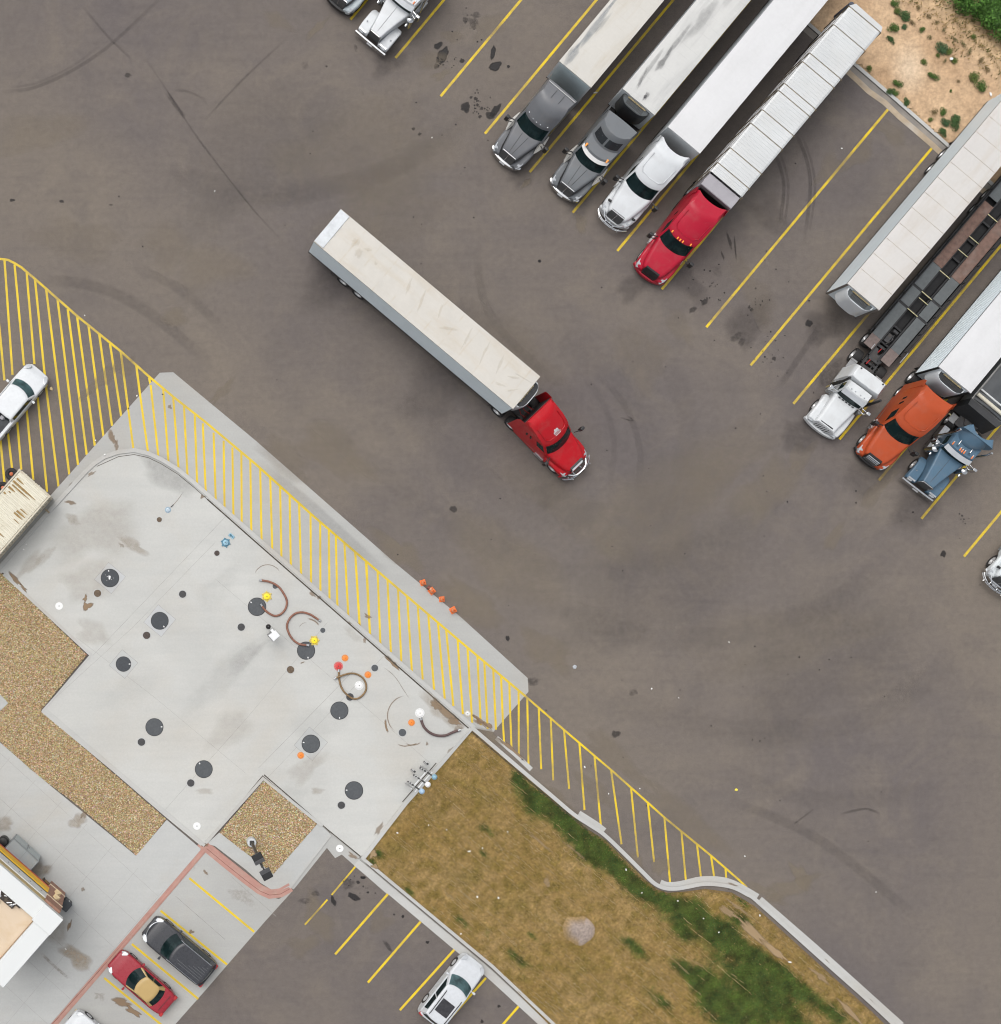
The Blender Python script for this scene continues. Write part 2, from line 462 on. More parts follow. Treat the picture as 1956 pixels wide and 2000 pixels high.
kerbB = [(401, 1652), (440, 1684), (480, 1716), (508, 1737), (527, 1745.5), (548, 1743), (568, 1732)]
mb = MB(); mb.strip([P(*p) for p in kerbB], .64, -.1, .028); struct(mb.build('red_kerb', REDK))
mb = MB(); mb.strip([P(*p) for p in kerbB], .15, -.1, .066, off=.2); struct(mb.build('red_kerb_top', REDK))
KJ = mat('red_kerb_joint', (.2, .09, .07), .9, var=.3)
bands('red_kerb_joint', [([(400, 1657), (250, 1832), (100, 2003)], .035), ([(404, 1657), (440, 1687), (480, 1719), (508, 1740), (527, 1748), (548, 1746), (566, 1736)], .035)], KJ, .0345)
# forecourt score lines
u = (-.6405, .768); v_ = (.757, .653)
fj = []
for k in range(-2, 8):
    a = (40 + 52 * k * v_[0] * .9, 1560 + 52 * k * v_[1] * .9)
    fj.append(([(a[0], a[1]), (a[0] + u[0] * 20, a[1] + u[1] * 20), (a[0] + u[0] * 420, a[1] + u[1] * 420)], .012))
fl = []
for pts in fj:
    pass
SC_LINES = []
def clipped(p0, p1, pl, n=80):
    seg = []; out = []
    for i in range(n + 1):
        x = p0[0] + (p1[0] - p0[0]) * i / n; y = p0[1] + (p1[1] - p0[1]) * i / n
        if inpoly(*P(x, y), pl): seg.append((x, y))
        else:
            if len(seg) > 2: out.append([seg[0], seg[-1]])
            seg = []
    if len(seg) > 2: out.append([seg[0], seg[-1]])
    return out
for k in range(8):
    b0 = (20 + 66 * k * v_[0], 1480 + 66 * k * v_[1])
    for s in clipped(b0, (b0[0] - .645 * 560, b0[1] + .764 * 560), FORE): SC_LINES.append((s, .012))
for k in range(7):
    b0 = (-20 - 66 * k * .645, 1470 + 66 * k * .764)
    for s in clipped((b0[0] + 20, b0[1]), (b0[0] + .757 * 560, b0[1] + .653 * 560), FORE): SC_LINES.append((s, .012))
mb = MB()
for i, (s, wd) in enumerate(SC_LINES): mb.strip([P(*p) for p in s], wd, .03, .0512 + .0004 * (i % 5) + (.002 if i >= 8 else 0))
struct(mb.build('forecourt_joints', CJ))

# ---- grass island
LAWN = poly([(921.5, 1424), (1082, 1562), (1150, 1621), (1183, 1641), (1260, 1718), (1284, 1737), (1304, 1743.5), (1340, 1741), (1378, 1736), (1429, 1743), (1473.5, 1769), (1701, 1974), (1740, 2012), (1083, 2012), (962.6, 1889), (708, 1677), (790, 1566)])
LOUT = [(921.5, 1421), (1002, 1490), (1082, 1558), (1120, 1590), (1152, 1611), (1180, 1630), (1220, 1668), (1258, 1706), (1278, 1725), (1298, 1734), (1320, 1735), (1345, 1731), (1372, 1726), (1402, 1727), (1432, 1733), (1460, 1747), (1480, 1761), (1590, 1860), (1700, 1958), (1755, 2010)]
def sm(pts, k=4):
    q = []; m = len(pts)
    for i in range(m - 1):
        p0 = pts[max(i - 1, 0)]; p1 = pts[i]; p2 = pts[i + 1]; p3 = pts[min(i + 2, m - 1)]
        for t in [j / k for j in range(k)]:
            q.append(tuple(.5 * ((2 * p1[c]) + (-p0[c] + p2[c]) * t + (2 * p0[c] - 5 * p1[c] + 4 * p2[c] - p3[c]) * t * t + (-p0[c] + 3 * p1[c] - 3 * p2[c] + p3[c]) * t ** 3) for c in (0, 1)))
    q.append(pts[-1]); return q
LOUT = sm(LOUT)
bands('island_kerb', [(LOUT, .25)], KERB, .13)
bands('island_gutter', [([(1130, 1590), (1163, 1611), (1180, 1624)], .5), (sm([(1290, 1724), (1305, 1729), (1330, 1727), (1370, 1718), (1410, 1719), (1440, 1729), (1480, 1752)]), .42), ([(1483, 1758), (1590, 1851), (1700, 1950), (1760, 2004)], .55),
                        ([(970, 1441), (1010, 1476), (1038, 1503)], .3)], KERB, .012)
bands('island_kerb', [([(706, 1674), (962, 1887), (1086, 2004)], .2)], KERB, .10)
bands('island_gutter', [([(697, 1684), (952, 1898), (1072, 2008)], .55)], KERB, .01)
bands('gutter_line', [([(703, 1679), (958, 1892), (1080, 2006)], .05)], CJ, .0125)
bands('island_kerb_joint', [([(921, 1429), (1080, 1565), (1148, 1622)], .04), ([(706, 1671), (700, 1677)], .02)], JOINT, .128)  # dark dirt-filled joint lines along the lawn kerb

GREENS = [(1040, 1555, 48, 34), (1095, 1600, 52, 34), (1140, 1640, 52, 34), (1180, 1675, 46, 34), (1225, 1715, 40, 26), (1010, 1520, 22, 18), (1262, 1745, 30, 20),
          (1310, 1770, 42, 28), (1360, 1785, 52, 40), (1405, 1820, 46, 26), (1455, 1800, 36, 16), (1440, 1845, 40, 22), (1480, 1870, 40, 20), (1520, 1895, 46, 22), (1570, 1935, 46, 20), (1330, 1820, 30, 20),
          (1410, 1975, 66, 44), (1470, 1965, 66, 44), (1545, 1985, 76, 36), (1385, 1925, 56, 34), (1500, 1920, 60, 30), (1630, 1985, 40, 24), (1330, 1890, 40, 22), (1430, 1890, 60, 26), (1300, 1960, 30, 14), (1240, 1850, 40, 14),
          (800, 1741, 15, 9), (740, 1668, 12, 8), (728, 1684, 10, 6), (944, 1667, 8, 6), (905, 1800, 26, 10), (1010, 1870, 30, 10), (1040, 1828, 16, 8), (950, 1620, 20, 10), (1450, 1760, 22, 8)]
CRV = R(40)
def green(px, py):
    g = 0
    for (cx, cy, a, b_) in GREENS:
        dx, dy = px - cx, py - cy
        l = (dx * math.cos(CRV) + dy * math.sin(CRV)) / (a * 1.25); t = (-dx * math.sin(CRV) + dy * math.cos(CRV)) / (b_ * 1.05)
        g += math.exp(-(l * l + t * t) * 1.6)
    nz = fbm(px, py, .02) * .9 + fbm(px, py, .09, 3) * .5
    return max(0, min(1, (g - .30 + nz * .95) * 1.5))
def unP(x, y): return (x * SCL + 978, 1000 - y * SCL)
mb = MB(); mb.slab(LAWN, -.2, .05)
struct(mb.build('lawn_soil', mat('lawn_soil', (.16, .105, .04), .95, var=.3, scale=3, bump=.4)))
def lawn_tone(px, py):
    g = green(px, py)
    t = .5 + fbm(px, py, .012, 4) * 1.3
    a = Vector((.205, .132, .042)); b = Vector((.255, .172, .072)); d = Vector((.150, .104, .027)); gr = Vector((.036, .058, .010))
    c = a.lerp(b, max(0, min(1, t)))
    q = fbm(px + 300, py, .05, 4)
    c = c.lerp(d, max(0, min(1, .30 + q * 2.6)))
    # mowing streaks run along the island
    s = -(px * math.sin(CRV)) + py * math.cos(CRV)
    st = mnoise.noise((s * .22, (px * math.cos(CRV) + py * math.sin(CRV)) * .012, 0))
    if st > .25: c = c * (1 + (st - .25) * .9)
    gr = gr * max(.5, min(1.5, 1 + 1.3 * fbm(px + 70, py - 40, .045, 4)))
    ol = max(0, min(1, fbm(px - 200, py + 90, .018, 5) * 2.2 - .1))
    c = c.lerp(Vector((.105, .086, .019)), ol * .55)
    return c.lerp(gr, g * .9)
V, F, C = [], [], []
st = .16
xs = [p[0] for p in LAWN]; ys = [p[1] for p in LAWN]
nx, ny = int((max(xs) - min(xs)) / st) + 1, int((max(ys) - min(ys)) / st) + 1
idx = {}
def gv(i, j):
    if (i, j) not in idx:
        x = min(xs) + i * st + random.uniform(-.03, .03); y = min(ys) + j * st + random.uniform(-.03, .03)
        idx[(i, j)] = len(V); V.append((x, y, .055 + .02 * random.random() + .02 * fbm(x, y, .8)))
        C.append(lawn_tone(*unP(x, y)))
    return idx[(i, j)]
for i in range(nx):
    for j in range(ny):
        x, y = min(xs) + (i + .5) * st, min(ys) + (j + .5) * st
        if all(inpoly(x + a, y + b, LAWN) for a in (-.11, .11) for b in (-.11, .11)):
            F.append((gv(i, j), gv(i + 1, j), gv(i + 1, j + 1), gv(i, j + 1)))
struct(pydata('lawn', V, F, tone_mat('lawn_tone', .95, .36, 5, .6), [tuple(c) for c in C]))

def blades(name, pl, count, label, cat, tone, hmin, hmax, zf, keep=lambda px, py: 1.0, wd=.018, lean=.9, along=None):
    xs = [p[0] for p in pl]; ys = [p[1] for p in pl]
    V, F, C = [], [], []
    n = 0; tries = 0
    while n < count and tries < count * 12:
        tries += 1
        x, y = random.uniform(min(xs), max(xs)), random.uniform(min(ys), max(ys))
        if not inpoly(x, y, pl): continue
        px, py = unP(x, y)
        if random.random() > keep(px, py): continue
        n += 1
        a = random.uniform(0, 6.28)
        if along is not None and random.random() < .6: a = along + random.gauss(0, .25) + (math.pi if random.random() < .5 else 0)
        h = random.uniform(hmin, hmax); l = lean * random.uniform(.3, 1.2) * h; z = zf(x, y)
        dx, dy = math.cos(a), math.sin(a); w2 = wd * random.uniform(.6, 1.3)
        k = len(V); c = tone(px, py)
        V += [(x - dy * w2, y + dx * w2, z), (x + dy * w2, y - dx * w2, z), (x + dx * l, y + dy * l, z + h * .8)]
        C += [c, c, c]; F.append((k, k + 1, k + 2))
    o = pydata(name, V, F, tone_mat('blade_tone', .8, .1, 5), C)
    return stuff(o, label, cat)
def gtone(px, py):
    k = random.uniform(.5, 1.6); t = random.random()
    f = max(0, min(1, .5 + fbm(px, py, .03, 3) * 2.6)); k *= max(.5, min(1.5, 1 + 1.3 * fbm(px + 70, py - 40, .045, 4)))
    g_ = green(px, py); o_ = max(0, 1 - g_ * 1.15)
    return ((.024 + .050 * t * f + .075 * o_) * k, (.054 + .062 * t * f + .045 * o_) * k, (.009 + .008 * t + .006 * o_) * k)
def dtone(px, py):
    k = random.uniform(.5, 1.5)
    return random.choice([(.235, .153, .053), (.195, .126, .037), (.285, .197, .088), (.145, .106, .028), (.115, .102, .022)]) if k < 1.42 else (.36, .28, .15)
zl = lambda x, y: .06
blades('green_grass', LAWN, 52000, 'dark green grass growing in patches along the island kerb', 'grass', gtone, .03, .075, zl, lambda a, b: green(a, b) ** 1.1, .017, 1.2)
blades('dry_grass', LAWN, 42000, 'dry tan grass covering most of the kerbed island', 'grass', dtone, .03, .09, zl, lambda a, b: 1 - .9 * green(a, b), .014, 1.4, R(-40))

def straw():
    V, F, C = [], [], []
    dx, dy = math.cos(R(-40)), math.sin(R(-40)); n = 0
    xs = [p[0] for p in LAWN]; ys = [p[1] for p in LAWN]
    while n < 620:
        x, y = random.uniform(min(xs), max(xs)), random.uniform(min(ys), max(ys)); L = random.uniform(.3, 2.2)
        a = random.gauss(0, .03); ex, ey = math.cos(R(-40) + a), math.sin(R(-40) + a)
        if not (inpoly(x, y, LAWN) and inpoly(x + ex * L, y + ey * L, LAWN)) or random.random() < green(*unP(x, y)) * .9: continue
        n += 1; m = max(3, int(L / .12)); c = random.choice([(.285, .205, .095), (.26, .185, .08), (.32, .245, .125), (.27, .195, .088)])
        for k in range(m):
            if random.random() < .38: continue
            t = L * k / m; w_ = random.uniform(.008, .02); j = random.gauss(0, .02)
            q = len(V); z = .085 + random.uniform(0, .03)
            for s_, u_ in ((-1, 0), (1, 0), (1, .15), (-1, .15)): V.append((x + ex * (t + u_) - ey * (s_ * w_ + j), y + ey * (t + u_) + ex * (s_ * w_ + j), z + .01 * s_)); C.append(c)
            F.append((q, q + 1, q + 2, q + 3))
    stuff(pydata('straw', V, F, tone_mat('blade_tone', .8, .1, 5), C), 'pale cut straw lying in thin mown lines along the island', 'straw')
straw()
# ---- bare earth lot beyond the bays
DIRT = poly([(1480, -60), (1525, 0), (1583, 51), (1665.5, 122.7), (1740, 187), (1847, 281), (1960, 380), (2040, 450), (2040, -60)])
DK = [(900, -615), (1440, -75), (1525, 0), (1583, 51), (1665.5, 123), (1740, 187), (1847, 281), (1960, 380), (2600, 942)]
V, F, C = [], [], []
st = .22
xs = [p[0] for p in DIRT]; ys = [p[1] for p in DIRT]
nx, ny = int((max(xs) - min(xs)) / st) + 1, int((max(ys) - min(ys)) / st) + 1
idx = {}
def dirt_h(px, py):
    d = ((px - 1665) * .661 + (122 - py) * .75) / 30         # metres beyond the kerb
    far = max(0, min(1, (d - 5) / 3))
    rid = abs(mnoise.noise((px * .03, py * .03, 5)))
    return .06 + fbm(px, py, .02, 4) * .16 + far * (fbm(px, py, .07, 4) * .28) - .10 * max(0, .12 - rid) / .12, far
def dirt_tone(px, py, far):
    t = max(0, min(1, .5 + fbm(px, py, .010, 4) * 1.6)); q = fbm(px, py, .06, 4)
    c = Vector((.50, .355, .225)).lerp(Vector((.39, .26, .155)), t)
    c = c.lerp(Vector((.56, .44, .315)), max(0, min(1, 1.2 - math.hypot((px - 1775) / 34, (py - 135) / 50))) * .8)
    c = c * (1 + q * .35)
    return c.lerp(Vector((.42, .30, .165)) * (1 + q * .7), far * .75)
for i in range(nx):
    for j in range(ny):
        x, y = min(xs) + (i + .5) * st, min(ys) + (j + .5) * st
        if all(inpoly(x + a, y + b, DIRT) for a in (-.13, .13) for b in (-.13, .13)):
            q = []
            for a, b in ((i, j), (i + 1, j), (i + 1, j + 1), (i, j + 1)):
                if (a, b) not in idx:
                    X, Y = min(xs) + a * st, min(ys) + b * st
                    h, fr = dirt_h(*unP(X, Y))
                    idx[(a, b)] = len(V); V.append((X, Y, max(.03, h))); C.append(tuple(dirt_tone(*unP(X, Y), fr)))
                q.append(idx[(a, b)])
            F.append(tuple(q))
mb = MB(); mb.slab(poly([(880, -640), (1525, 0), (1583, 51), (1665.5, 122.7), (1740, 187), (1847, 281), (1960, 380), (2600, 942), (3400, -640)]), -.2, .02); struct(mb.build('earth_base', mat('earth_base', (.43, .30, .175), .95, var=.15, scale=.4, dirt=(.33, .24, .12), dscale=.5, damt=.5, bump=.5, bscale=3)))
struct(pydata('earth_lot', V, F, tone_mat('earth_tone', .95, .22, 5, .8), C, True))
bands('lot_kerb', [(DK, .22)], KERB, .09)
bands('lot_gutter', [([(p[0] - 6.5, p[1] + 7.5) for p in DK], .42)], mat('gutter_wet', (.19, .175, .16), .85, var=.25, scale=.5, dirt=(.33, .29, .24), dscale=.5, damt=.8), .007)
bands('gutter_silt', [([(p[0] + dx - 13, p[1] + dy + 15) for p, dx, dy in zip([(1640, 101), (1665, 123), (1690, 144), (1712, 163), (1740, 187), (1770, 213), (1800, 240), (1830, 266), (1880, 310), (1950, 372)],
       (0, 1, 0, -1, 1, 0, 1, 1, 0, 0), (0, -1, 0, 1, -2, 0, -1, -1, 0, 0))], .36)], mat('silt', (.33, .265, .19), .95, var=.2, scale=2, dirt=(.40, .38, .35), dscale=.7, damt=.7), .010)
def dfar(px, py):
    d = ((px - 1665) * .661 + (122 - py) * .75) / 30
    if d < 4.5: return .0
    s = mnoise.noise((px * .02 + py * .02, (px - py) * .06, 9))
    return max(0, min(1, (d - 4.5) / 3)) * (.15 + (1.2 * max(0, s)))
def dgt(px, py):
    return random.choice([(.27, .19, .075), (.21, .145, .05), (.34, .25, .11), (.10, .10, .025), (.07, .075, .02)])
blades('dry_weeds', DIRT, 9000, 'dry weeds and straw scattered over the rough end of the earth lot', 'weeds', dgt, .08, .26, lambda x, y: .1, dfar, .03, .9)

# ================================================================ YELLOW MARKINGS
def lines(name, lst, wd, z, m):
    mb = MB()
    for i, pts in enumerate(lst):
        mb.strip([P(*p) for p in pts], wd, z - .004, z + .0002 * (i % 7))
    return struct(mb.build(name, m))
ZM = .0095
def zpx(o, s): return lambda p: (o[0] + p[0] * s, o[1] + p[1] * s)
a5 = zpx((0, 480), 500 / 1904); a38 = zpx((380, 1000), 400 / 1904); a64 = zpx((640, 1100), 460 / 1904); a115 = zpx((1150, 1500), 700 / 1904)
H_AS = [((35, 105), (95, 960)), ((110, 140), (180, 890)), ((200, 200), (258, 880)), ((262, 250), (330, 920)), ((-52, 100), (35, 1000)), ((-40, 960), (35, 1765)), ((60, 1385), (92, 1660)), ((130, 1310), (160, 1665)), ((200, 1220), (250, 1745)), ((280, 1110), (352, 1830)), ((343, 1040), (437, 1790)), ((328, 910), (348, 1045)),
        ((345, 325), (517, 1700)), ((430, 400), (582, 1630)), ((505, 470), (647, 1555)), ((575, 525), (707, 1488)), ((660, 595), (771, 1418)), ((740, 660), (835, 1340)), ((820, 730), (903, 1268)), ((900, 790), (955, 1215)), ((1015, 890), (1045, 1120)), ((1110, 980), (1122, 1035))]
H_CO = [((955, 1215), (995, 1520)), ((1045, 1120), (1105, 1550)), ((1122, 1035), (1180, 1570)), ((1215, 1060), (1255, 1610)), ((1290, 1130), (1330, 1660)), ((1370, 1190), (1396, 1710)), ((1450, 1260), (1468, 1780)), ((1510, 1320), (1532, 1830)), ((1590, 1390), (1607, 1915)), ((1665, 1450), (1672, 1965)), ((1730, 1500), (1738, 2015))]
h38 = [((-30, -200), (-22, -95)), ((-15, -160), (-8, -50))]
B38 = [(365, 45), (440, 105), (530, 190), (625, 270), (725, 365), (810, 430), (897, 500), (993, 585), (1085, 665), (1172, 750), (1257, 825), (1330, 880), (1432, 965), (1537, 1075), (1632, 1140)]
T38 = [(358, -640), (437, -570), (520, -500), (612, -420), (705, -340), (797, -260), (885, -180), (973, -100), (1080, 20), (1170, 95), (1250, 165), (1315, 225), (1395, 290), (1495, 375), (1595, 460)]
H64 = [((70, -70), (85, 350)), ((145, 0), (172, 430)), ((230, 0), (262, 520)), ((315, 0), (345, 580)), ((405, 65), (428, 655)), ((485, 135), (513, 720)), ((570, 205), (597, 795)), ((645, 280), (683, 880)), ((730, 345), (770, 940)), ((815, 415), (862, 1025)), ((893, 485), (948, 1095)), ((960, 545), (1018, 1155)), ((1052, 620), (1095, 1220)), ((1132, 690), (1170, 1290)), ((1212, 755), (1240, 1310)), ((1268, 805), (1295, 1340)), ((1340, 860), (1362, 1345)),
       ((1403, 910), (1418, 1285)), ((1470, 970), (1477, 1210)), ((1545, 1040), (1546, 1135))]
H64A = [((1418, 1285), (1428, 1450)), ((1477, 1210), (1488, 1495)), ((1546, 1135), (1547, 1550)), ((1615, 1090), (1625, 1625)), ((1708, 1175), (1728, 1665)), ((1805, 1255), (1825, 1755))]
def border(x):
    B = [(-20, 503), (0, 505.7), (15.8, 507.6), (28.9, 514), (42, 522), (52.5, 531), (68, 544), (112.9, 583.7), (152, 618), (194, 652), (236, 686), (291, 735), (340, 776), (400, 823), (500, 906.7), (609, 1005), (719.7, 1100), (835.7, 1199), (930, 1278.8), (1026.6, 1359.7), (1100, 1423.7), (1197.8, 1507), (1297, 1595.6), (1389, 1671), (1444, 1718.7)]
    return B
BORD = border(0)
def by(x):
    for a, b in zip(BORD, BORD[1:]):
        if a[0] <= x <= b[0]: return a[1] + (b[1] - a[1]) * (x - a[0]) / (b[0] - a[0])
def snap_top(seg):
    (x0, y0), (x1, y1) = seg
    for _ in range(6):
        t = by(x0)
        if t is None: return seg
        x0 = x1 + (x0 - x1) * (y1 - t) / (y1 - y0); y0 = t
    return ((x0, y0), (x1, y1))
h_as = [tuple(map(a5, s)) for s in H_AS]
h_co = [tuple(map(a5, s)) for s in H_CO] + [snap_top((a38(t), a38(b))) for t, b in zip(T38[1:], B38[1:])] + [snap_top(tuple(map(a64, s))) if i not in (0,) else snap_top(tuple(map(a64, s))) for i, s in enumerate(H64) if i > 1]
h_al = [tuple(map(a64, s)) for s in H64A] + [snap_top(s) for s in [((1102, 1426), (1112, 1541)), ((1132, 1451), (1142, 1582)), ((1161.5, 1477), (1174, 1613))]] + [snap_top(tuple(map(a115, s))) for s in [((120, 15), (175, 405)), ((225, 100), (262, 475)), ((315, 185), (348, 500)), ((402, 255), (433, 610)), ((493, 335), (517, 600)), ((575, 400), (598, 588)), ((650, 465), (668, 585)), ((727, 530), (732, 595))]]
h_al = h_al[:6] + h_al[6:]
lines('hatched_markings', h_as, .145, .0050, YEL)
lines('hatched_markings', h_co, .135, ZM, YEL)
lines('hatched_markings', h_al, .125, .0050, YELW)
lines('border_marking', [BORD[:12]], .15, .0075, YELW)
lines('border_marking', [BORD[11:20]], .145, .0115, YEL)
lines('border_marking', [BORD[19:], [(1444, 1718.7), (1459, 1733)]], .13, .0075, YELW)
ends = [(685, 38), (773, 113), (861, 188), (947.7, 261), (1035, 336), (1119, 415), (1206, 490), (1293, 565), (1380, 639), (1466.5, 713.7), (1550, 788.6), (1639.8, 858), (1717, 938), (1800, 1013), (1883, 1087)]
bl = []
for x, y in ends:
    L = 556 if x != 1466.5 else 553
    bl.append([(x, y), (x + .6405 * L, y - .768 * L)])
lines('bay_markings', bl, .165, .0050, YELW)
lines('bay_markings', [[(758, 1746), (655, 1864)], [(822, 1800), (719, 1919)], [(887.8, 1854.7), (781.4, 1973)], [(949.5, 1910), (868, 2002)], [(1015, 1963.7), (978, 2006)]], .15, .0050, YEL)
lines('bay_markings', [[(695, 1692), (648, 1748)], [(640, 1757), (596, 1806)]], .11, .0050, YELW)
lines('bay_markings', [[(370, 1715), (497, 1820)], [(314, 1778.6), (444, 1884)], [(258, 1843.7), (387.6, 1951)], [(203.8, 1910), (320, 2005)], [(148, 1972), (190, 2005)]], .14, .0090, YEL)

# ================================================================ STAINS, TYRE MARKS, DARK PATCHES
def stain_mat(name, col, rough=.8, grain=6.0, hard=.5, soft=False):
    m, n, b = new_mat(name)
    at = N(n, 'ShaderNodeAttribute', attribute_name='tone').outputs['Fac']
    tc = N(n, 'ShaderNodeTexCoord').outputs['Object']
    f = noise(n, tc, grain, 6, .7)
    k = mathn(n, 'MULTIPLY', at, ramp(n, mathn(n, 'ADD', mathn(n, 'MULTIPLY', f, .8), mathn(n, 'MULTIPLY', at, .55)), .5 - .18 * hard, .62))
    if soft: k = mathn(n, 'MULTIPLY', at, ramp(n, f, .25, .75, (.35,) * 3 + (1,), (1, 1, 1, 1)))
    b.inputs['Base Color'].default_value = c4(col); b.inputs['Roughness'].default_value = rough
    b.inputs['Specular IOR Level'].default_value = .2
    n.links.new(k, b.inputs['Alpha'])
    return m
OIL = stain_mat('oil_stain', (.026, .024, .024), .6, 5)
DUST = stain_mat('pale_dust', (.235, .195, .145), .95, 1.1, .2, True)
DARKS = stain_mat('dark_asphalt_mark', (.050, .044, .044), .85, 3.5, .3, True)
SOIL = stain_mat('soil_stain', (.235, .165, .105), .95, 5, .5)
SOILS = stain_mat('soil_haze', (.335, .275, .205), .95, 2.5, .5, True)
GREYST = stain_mat('grey_smudge', (.235, .232, .222), .9, 1.6, .2, True)
PALEC = stain_mat('pale_cement', (.46, .465, .455), .9, 2.5, .0)
class Stains:
    def __init__(s, z): s.V, s.F, s.C, s.z, s.k = [], [], [], z, 0
    def blob(s, px, py, rx, ry, rot=0.0, a=1.0, n=18, rough=.25, edge=.75):
        """elliptical blob at a photo pixel; radii in photo pixels"""
        s.k += 1; z = s.z + .00011 * s.k
        cx, cy = P(px, py); b0 = len(s.V)
        s.V.append((cx, cy, z)); s.C.append((a,) * 3)
        seed = random.uniform(0, 99)
        for fr, al in ((.55, a), (.8, a * edge), (1.0, 0)):
            for i in range(n):
                t = 2 * math.pi * i / n
                k = 1 + rough * 2 * mnoise.noise((math.cos(t) * 1.3 + seed, math.sin(t) * 1.3, seed))
                X, Y = rx * math.cos(t) * k * fr / SCL, ry * math.sin(t) * k * fr / SCL
                s.V.append((cx + X * math.cos(rot) - Y * math.sin(rot), cy + X * math.sin(rot) + Y * math.cos(rot), z)); s.C.append((al,) * 3)
        for i in range(n):
            j = (i + 1) % n
            s.F.append((b0, b0 + 1 + i, b0 + 1 + j))
            for q in range(2):
                o = b0 + 1 + q * n
                s.F.append((o + i, o + n + i, o + n + j, o + j))
        return s
    def path(s, pts, wd, a=1.0, fade=True):
        """a smear along photo pixels, wd in metres"""
        s.k += 1; z = s.z + .00011 * s.k
        w_ = [P(*p) for p in pts]
        # resample smoothly
        q = []
        m = len(w_)
        for i in range(m - 1):
            p0 = w_[max(i - 1, 0)]; p1 = w_[i]; p2 = w_[i + 1]; p3 = w_[min(i + 2, m - 1)]
            for t in [k / 8 for k in range(8)]:
                q.append(tuple(.5 * ((2 * p1[c]) + (-p0[c] + p2[c]) * t + (2 * p0[c] - 5 * p1[c] + 4 * p2[c] - p3[c]) * t * t + (-p0[c] + 3 * p1[c] - 3 * p2[c] + p3[c]) * t ** 3) for c in (0, 1)))
        q.append(w_[-1])
        b0 = len(s.V); M = len(q)
        for i, p in enumerate(q):
            A = q[max(i - 1, 0)]; B = q[min(i + 1, M - 1)]
            d = Vector((B[0] - A[0], B[1] - A[1])); d = d.normalized() if d.length else Vector((1, 0)); nn = (-d.y, d.x)
            f = min(1, i / (M * .18 + 1), (M - 1 - i) / (M * .18 + 1)) if fade else 1
            for o, al in ((-.5, 0), (-.28, 1), (.28, 1), (.5, 0)):
                s.V.append((p[0] + nn[0] * wd * o, p[1] + nn[1] * wd * o, z)); s.C.append((a * al * f,) * 3)
        for i in range(M - 1):
            for c in range(3):
                o = b0 + i * 4 + c
                s.F.append((o, o + 1, o + 5, o + 4))
        return s
    def done(s, name, m): return struct(pydata(name, s.V, s.F, m, s.C))
TH = R(50)
s = Stains(.0125)
for px, py, rx, ry, ro, a in [(866, 108, 17, 9, 1.0, 1), (856, 89, 8, 6, .5, .8), (853, 129, 6, 5, 0, .5), (903, 119, 5, 5, 0, .6), (963.5, 103, 5, 13, -.15, .85), (968, 130, 15, 8, .4, .95), (993, 130, 3, 3, 0, .8), (909.7, 210, 9, 10, 0, .7), (968, 217, 7, 15, -.6, .8), (958, 226, 8, 8, 0, .6),
                              (930, 193, 4, 4, 0, .5), (921, 190, 3, 3, 0, .5), (933, 205, 3, 3, 0, .5), (942, 212, 3, 3, 0, .5), (938, 228, 4, 3, 0, .5), (927, 206, 2, 2, 0, .6), (909, 40, 5, 8, .4, .35), (925, 45, 9, 12, .3, .3), (931, 30, 8, 7, 0, .3), (808, 252, 3, 3, 0, .7), (820, 262, 3, 3, 0, .6), (695, 93, 3, 8, .2, .3),
                              (1425, 470, 3, 18, .3, .4), (1412, 500, 2, 10, .3, .4), (1402, 530, 8, 12, .4, .2), (1436, 482, 2, 22, .1, .4), (1376, 590, 8, 6, .6, .45), (1353, 605, 9, 5, .6, .4), (1437, 660, 14, 8, .7, .25), (1450, 668, 8, 6, .7, .3), (1580, 632, 7, 7, 0, .7), (1468, 605, 4, 3, 0, .6), (1464, 600, 3, 3, 0, .5), (1512, 700, 4, 4, 0, .45), (1620, 730, 30, 18, .9, .25),
                              (991, 1247, 4, 6, 0, .7), (1042, 1331, 11, 10, 0, .3), (1203, 1433, 8, 7, 0, .45), (885, 994, 7, 7, 0, .45), (1842, 1082, 6, 6, 0, .7), (1238, 1352, 10, 7, 0, .25), (25, 391, 5, 3, 0, .6), (121, 393, 5, 3, 0, .55), (218, 400, 4, 2, 0, .4), (250, 147, 7, 5, 0, .4), (1054, 510, 3, 3, 0, .8), (596, 127, 9, 8, 0, .2),
                              (690, 1751, 12, 7, -.5, .8), (651, 1759, 5, 9, .4, .7), (700, 1723, 4, 3, 0, .6), (709, 1714, 5, 3, -.4, .6), (719, 1743, 3, 2, 0, .7), (680, 1726, 12, 12, 0, .3), (617, 1745, 8, 6, 0, .3), (710, 1714, 5, 3, .3, .7), (787, 1790, 3, 3, 0, .7), (835, 1840, 4, 3, 0, .7), (770, 1786, 2, 2, 0, .6), (758, 1848, 4, 12, .6, .35), (975, 1965, 3, 3, 0, .6), (942, 1995, 3, 4, 0, .6), (595, 1759, 12, 6, 0, .25)]:
    s.blob(px, py, rx * 1.15, ry * 1.15, ro, min(1, a * 1.1))
for k in range(70):
    px, py = random.choice([(935, 205, 25, 20), (870, 118, 22, 16), (1500, 690, 40, 40), (1380, 560, 45, 50), (920, 60, 26, 40), (700, 1730, 30, 25), (1480, 580, 40, 30), (1610, 690, 50, 40)])[:2] if False else (0, 0)
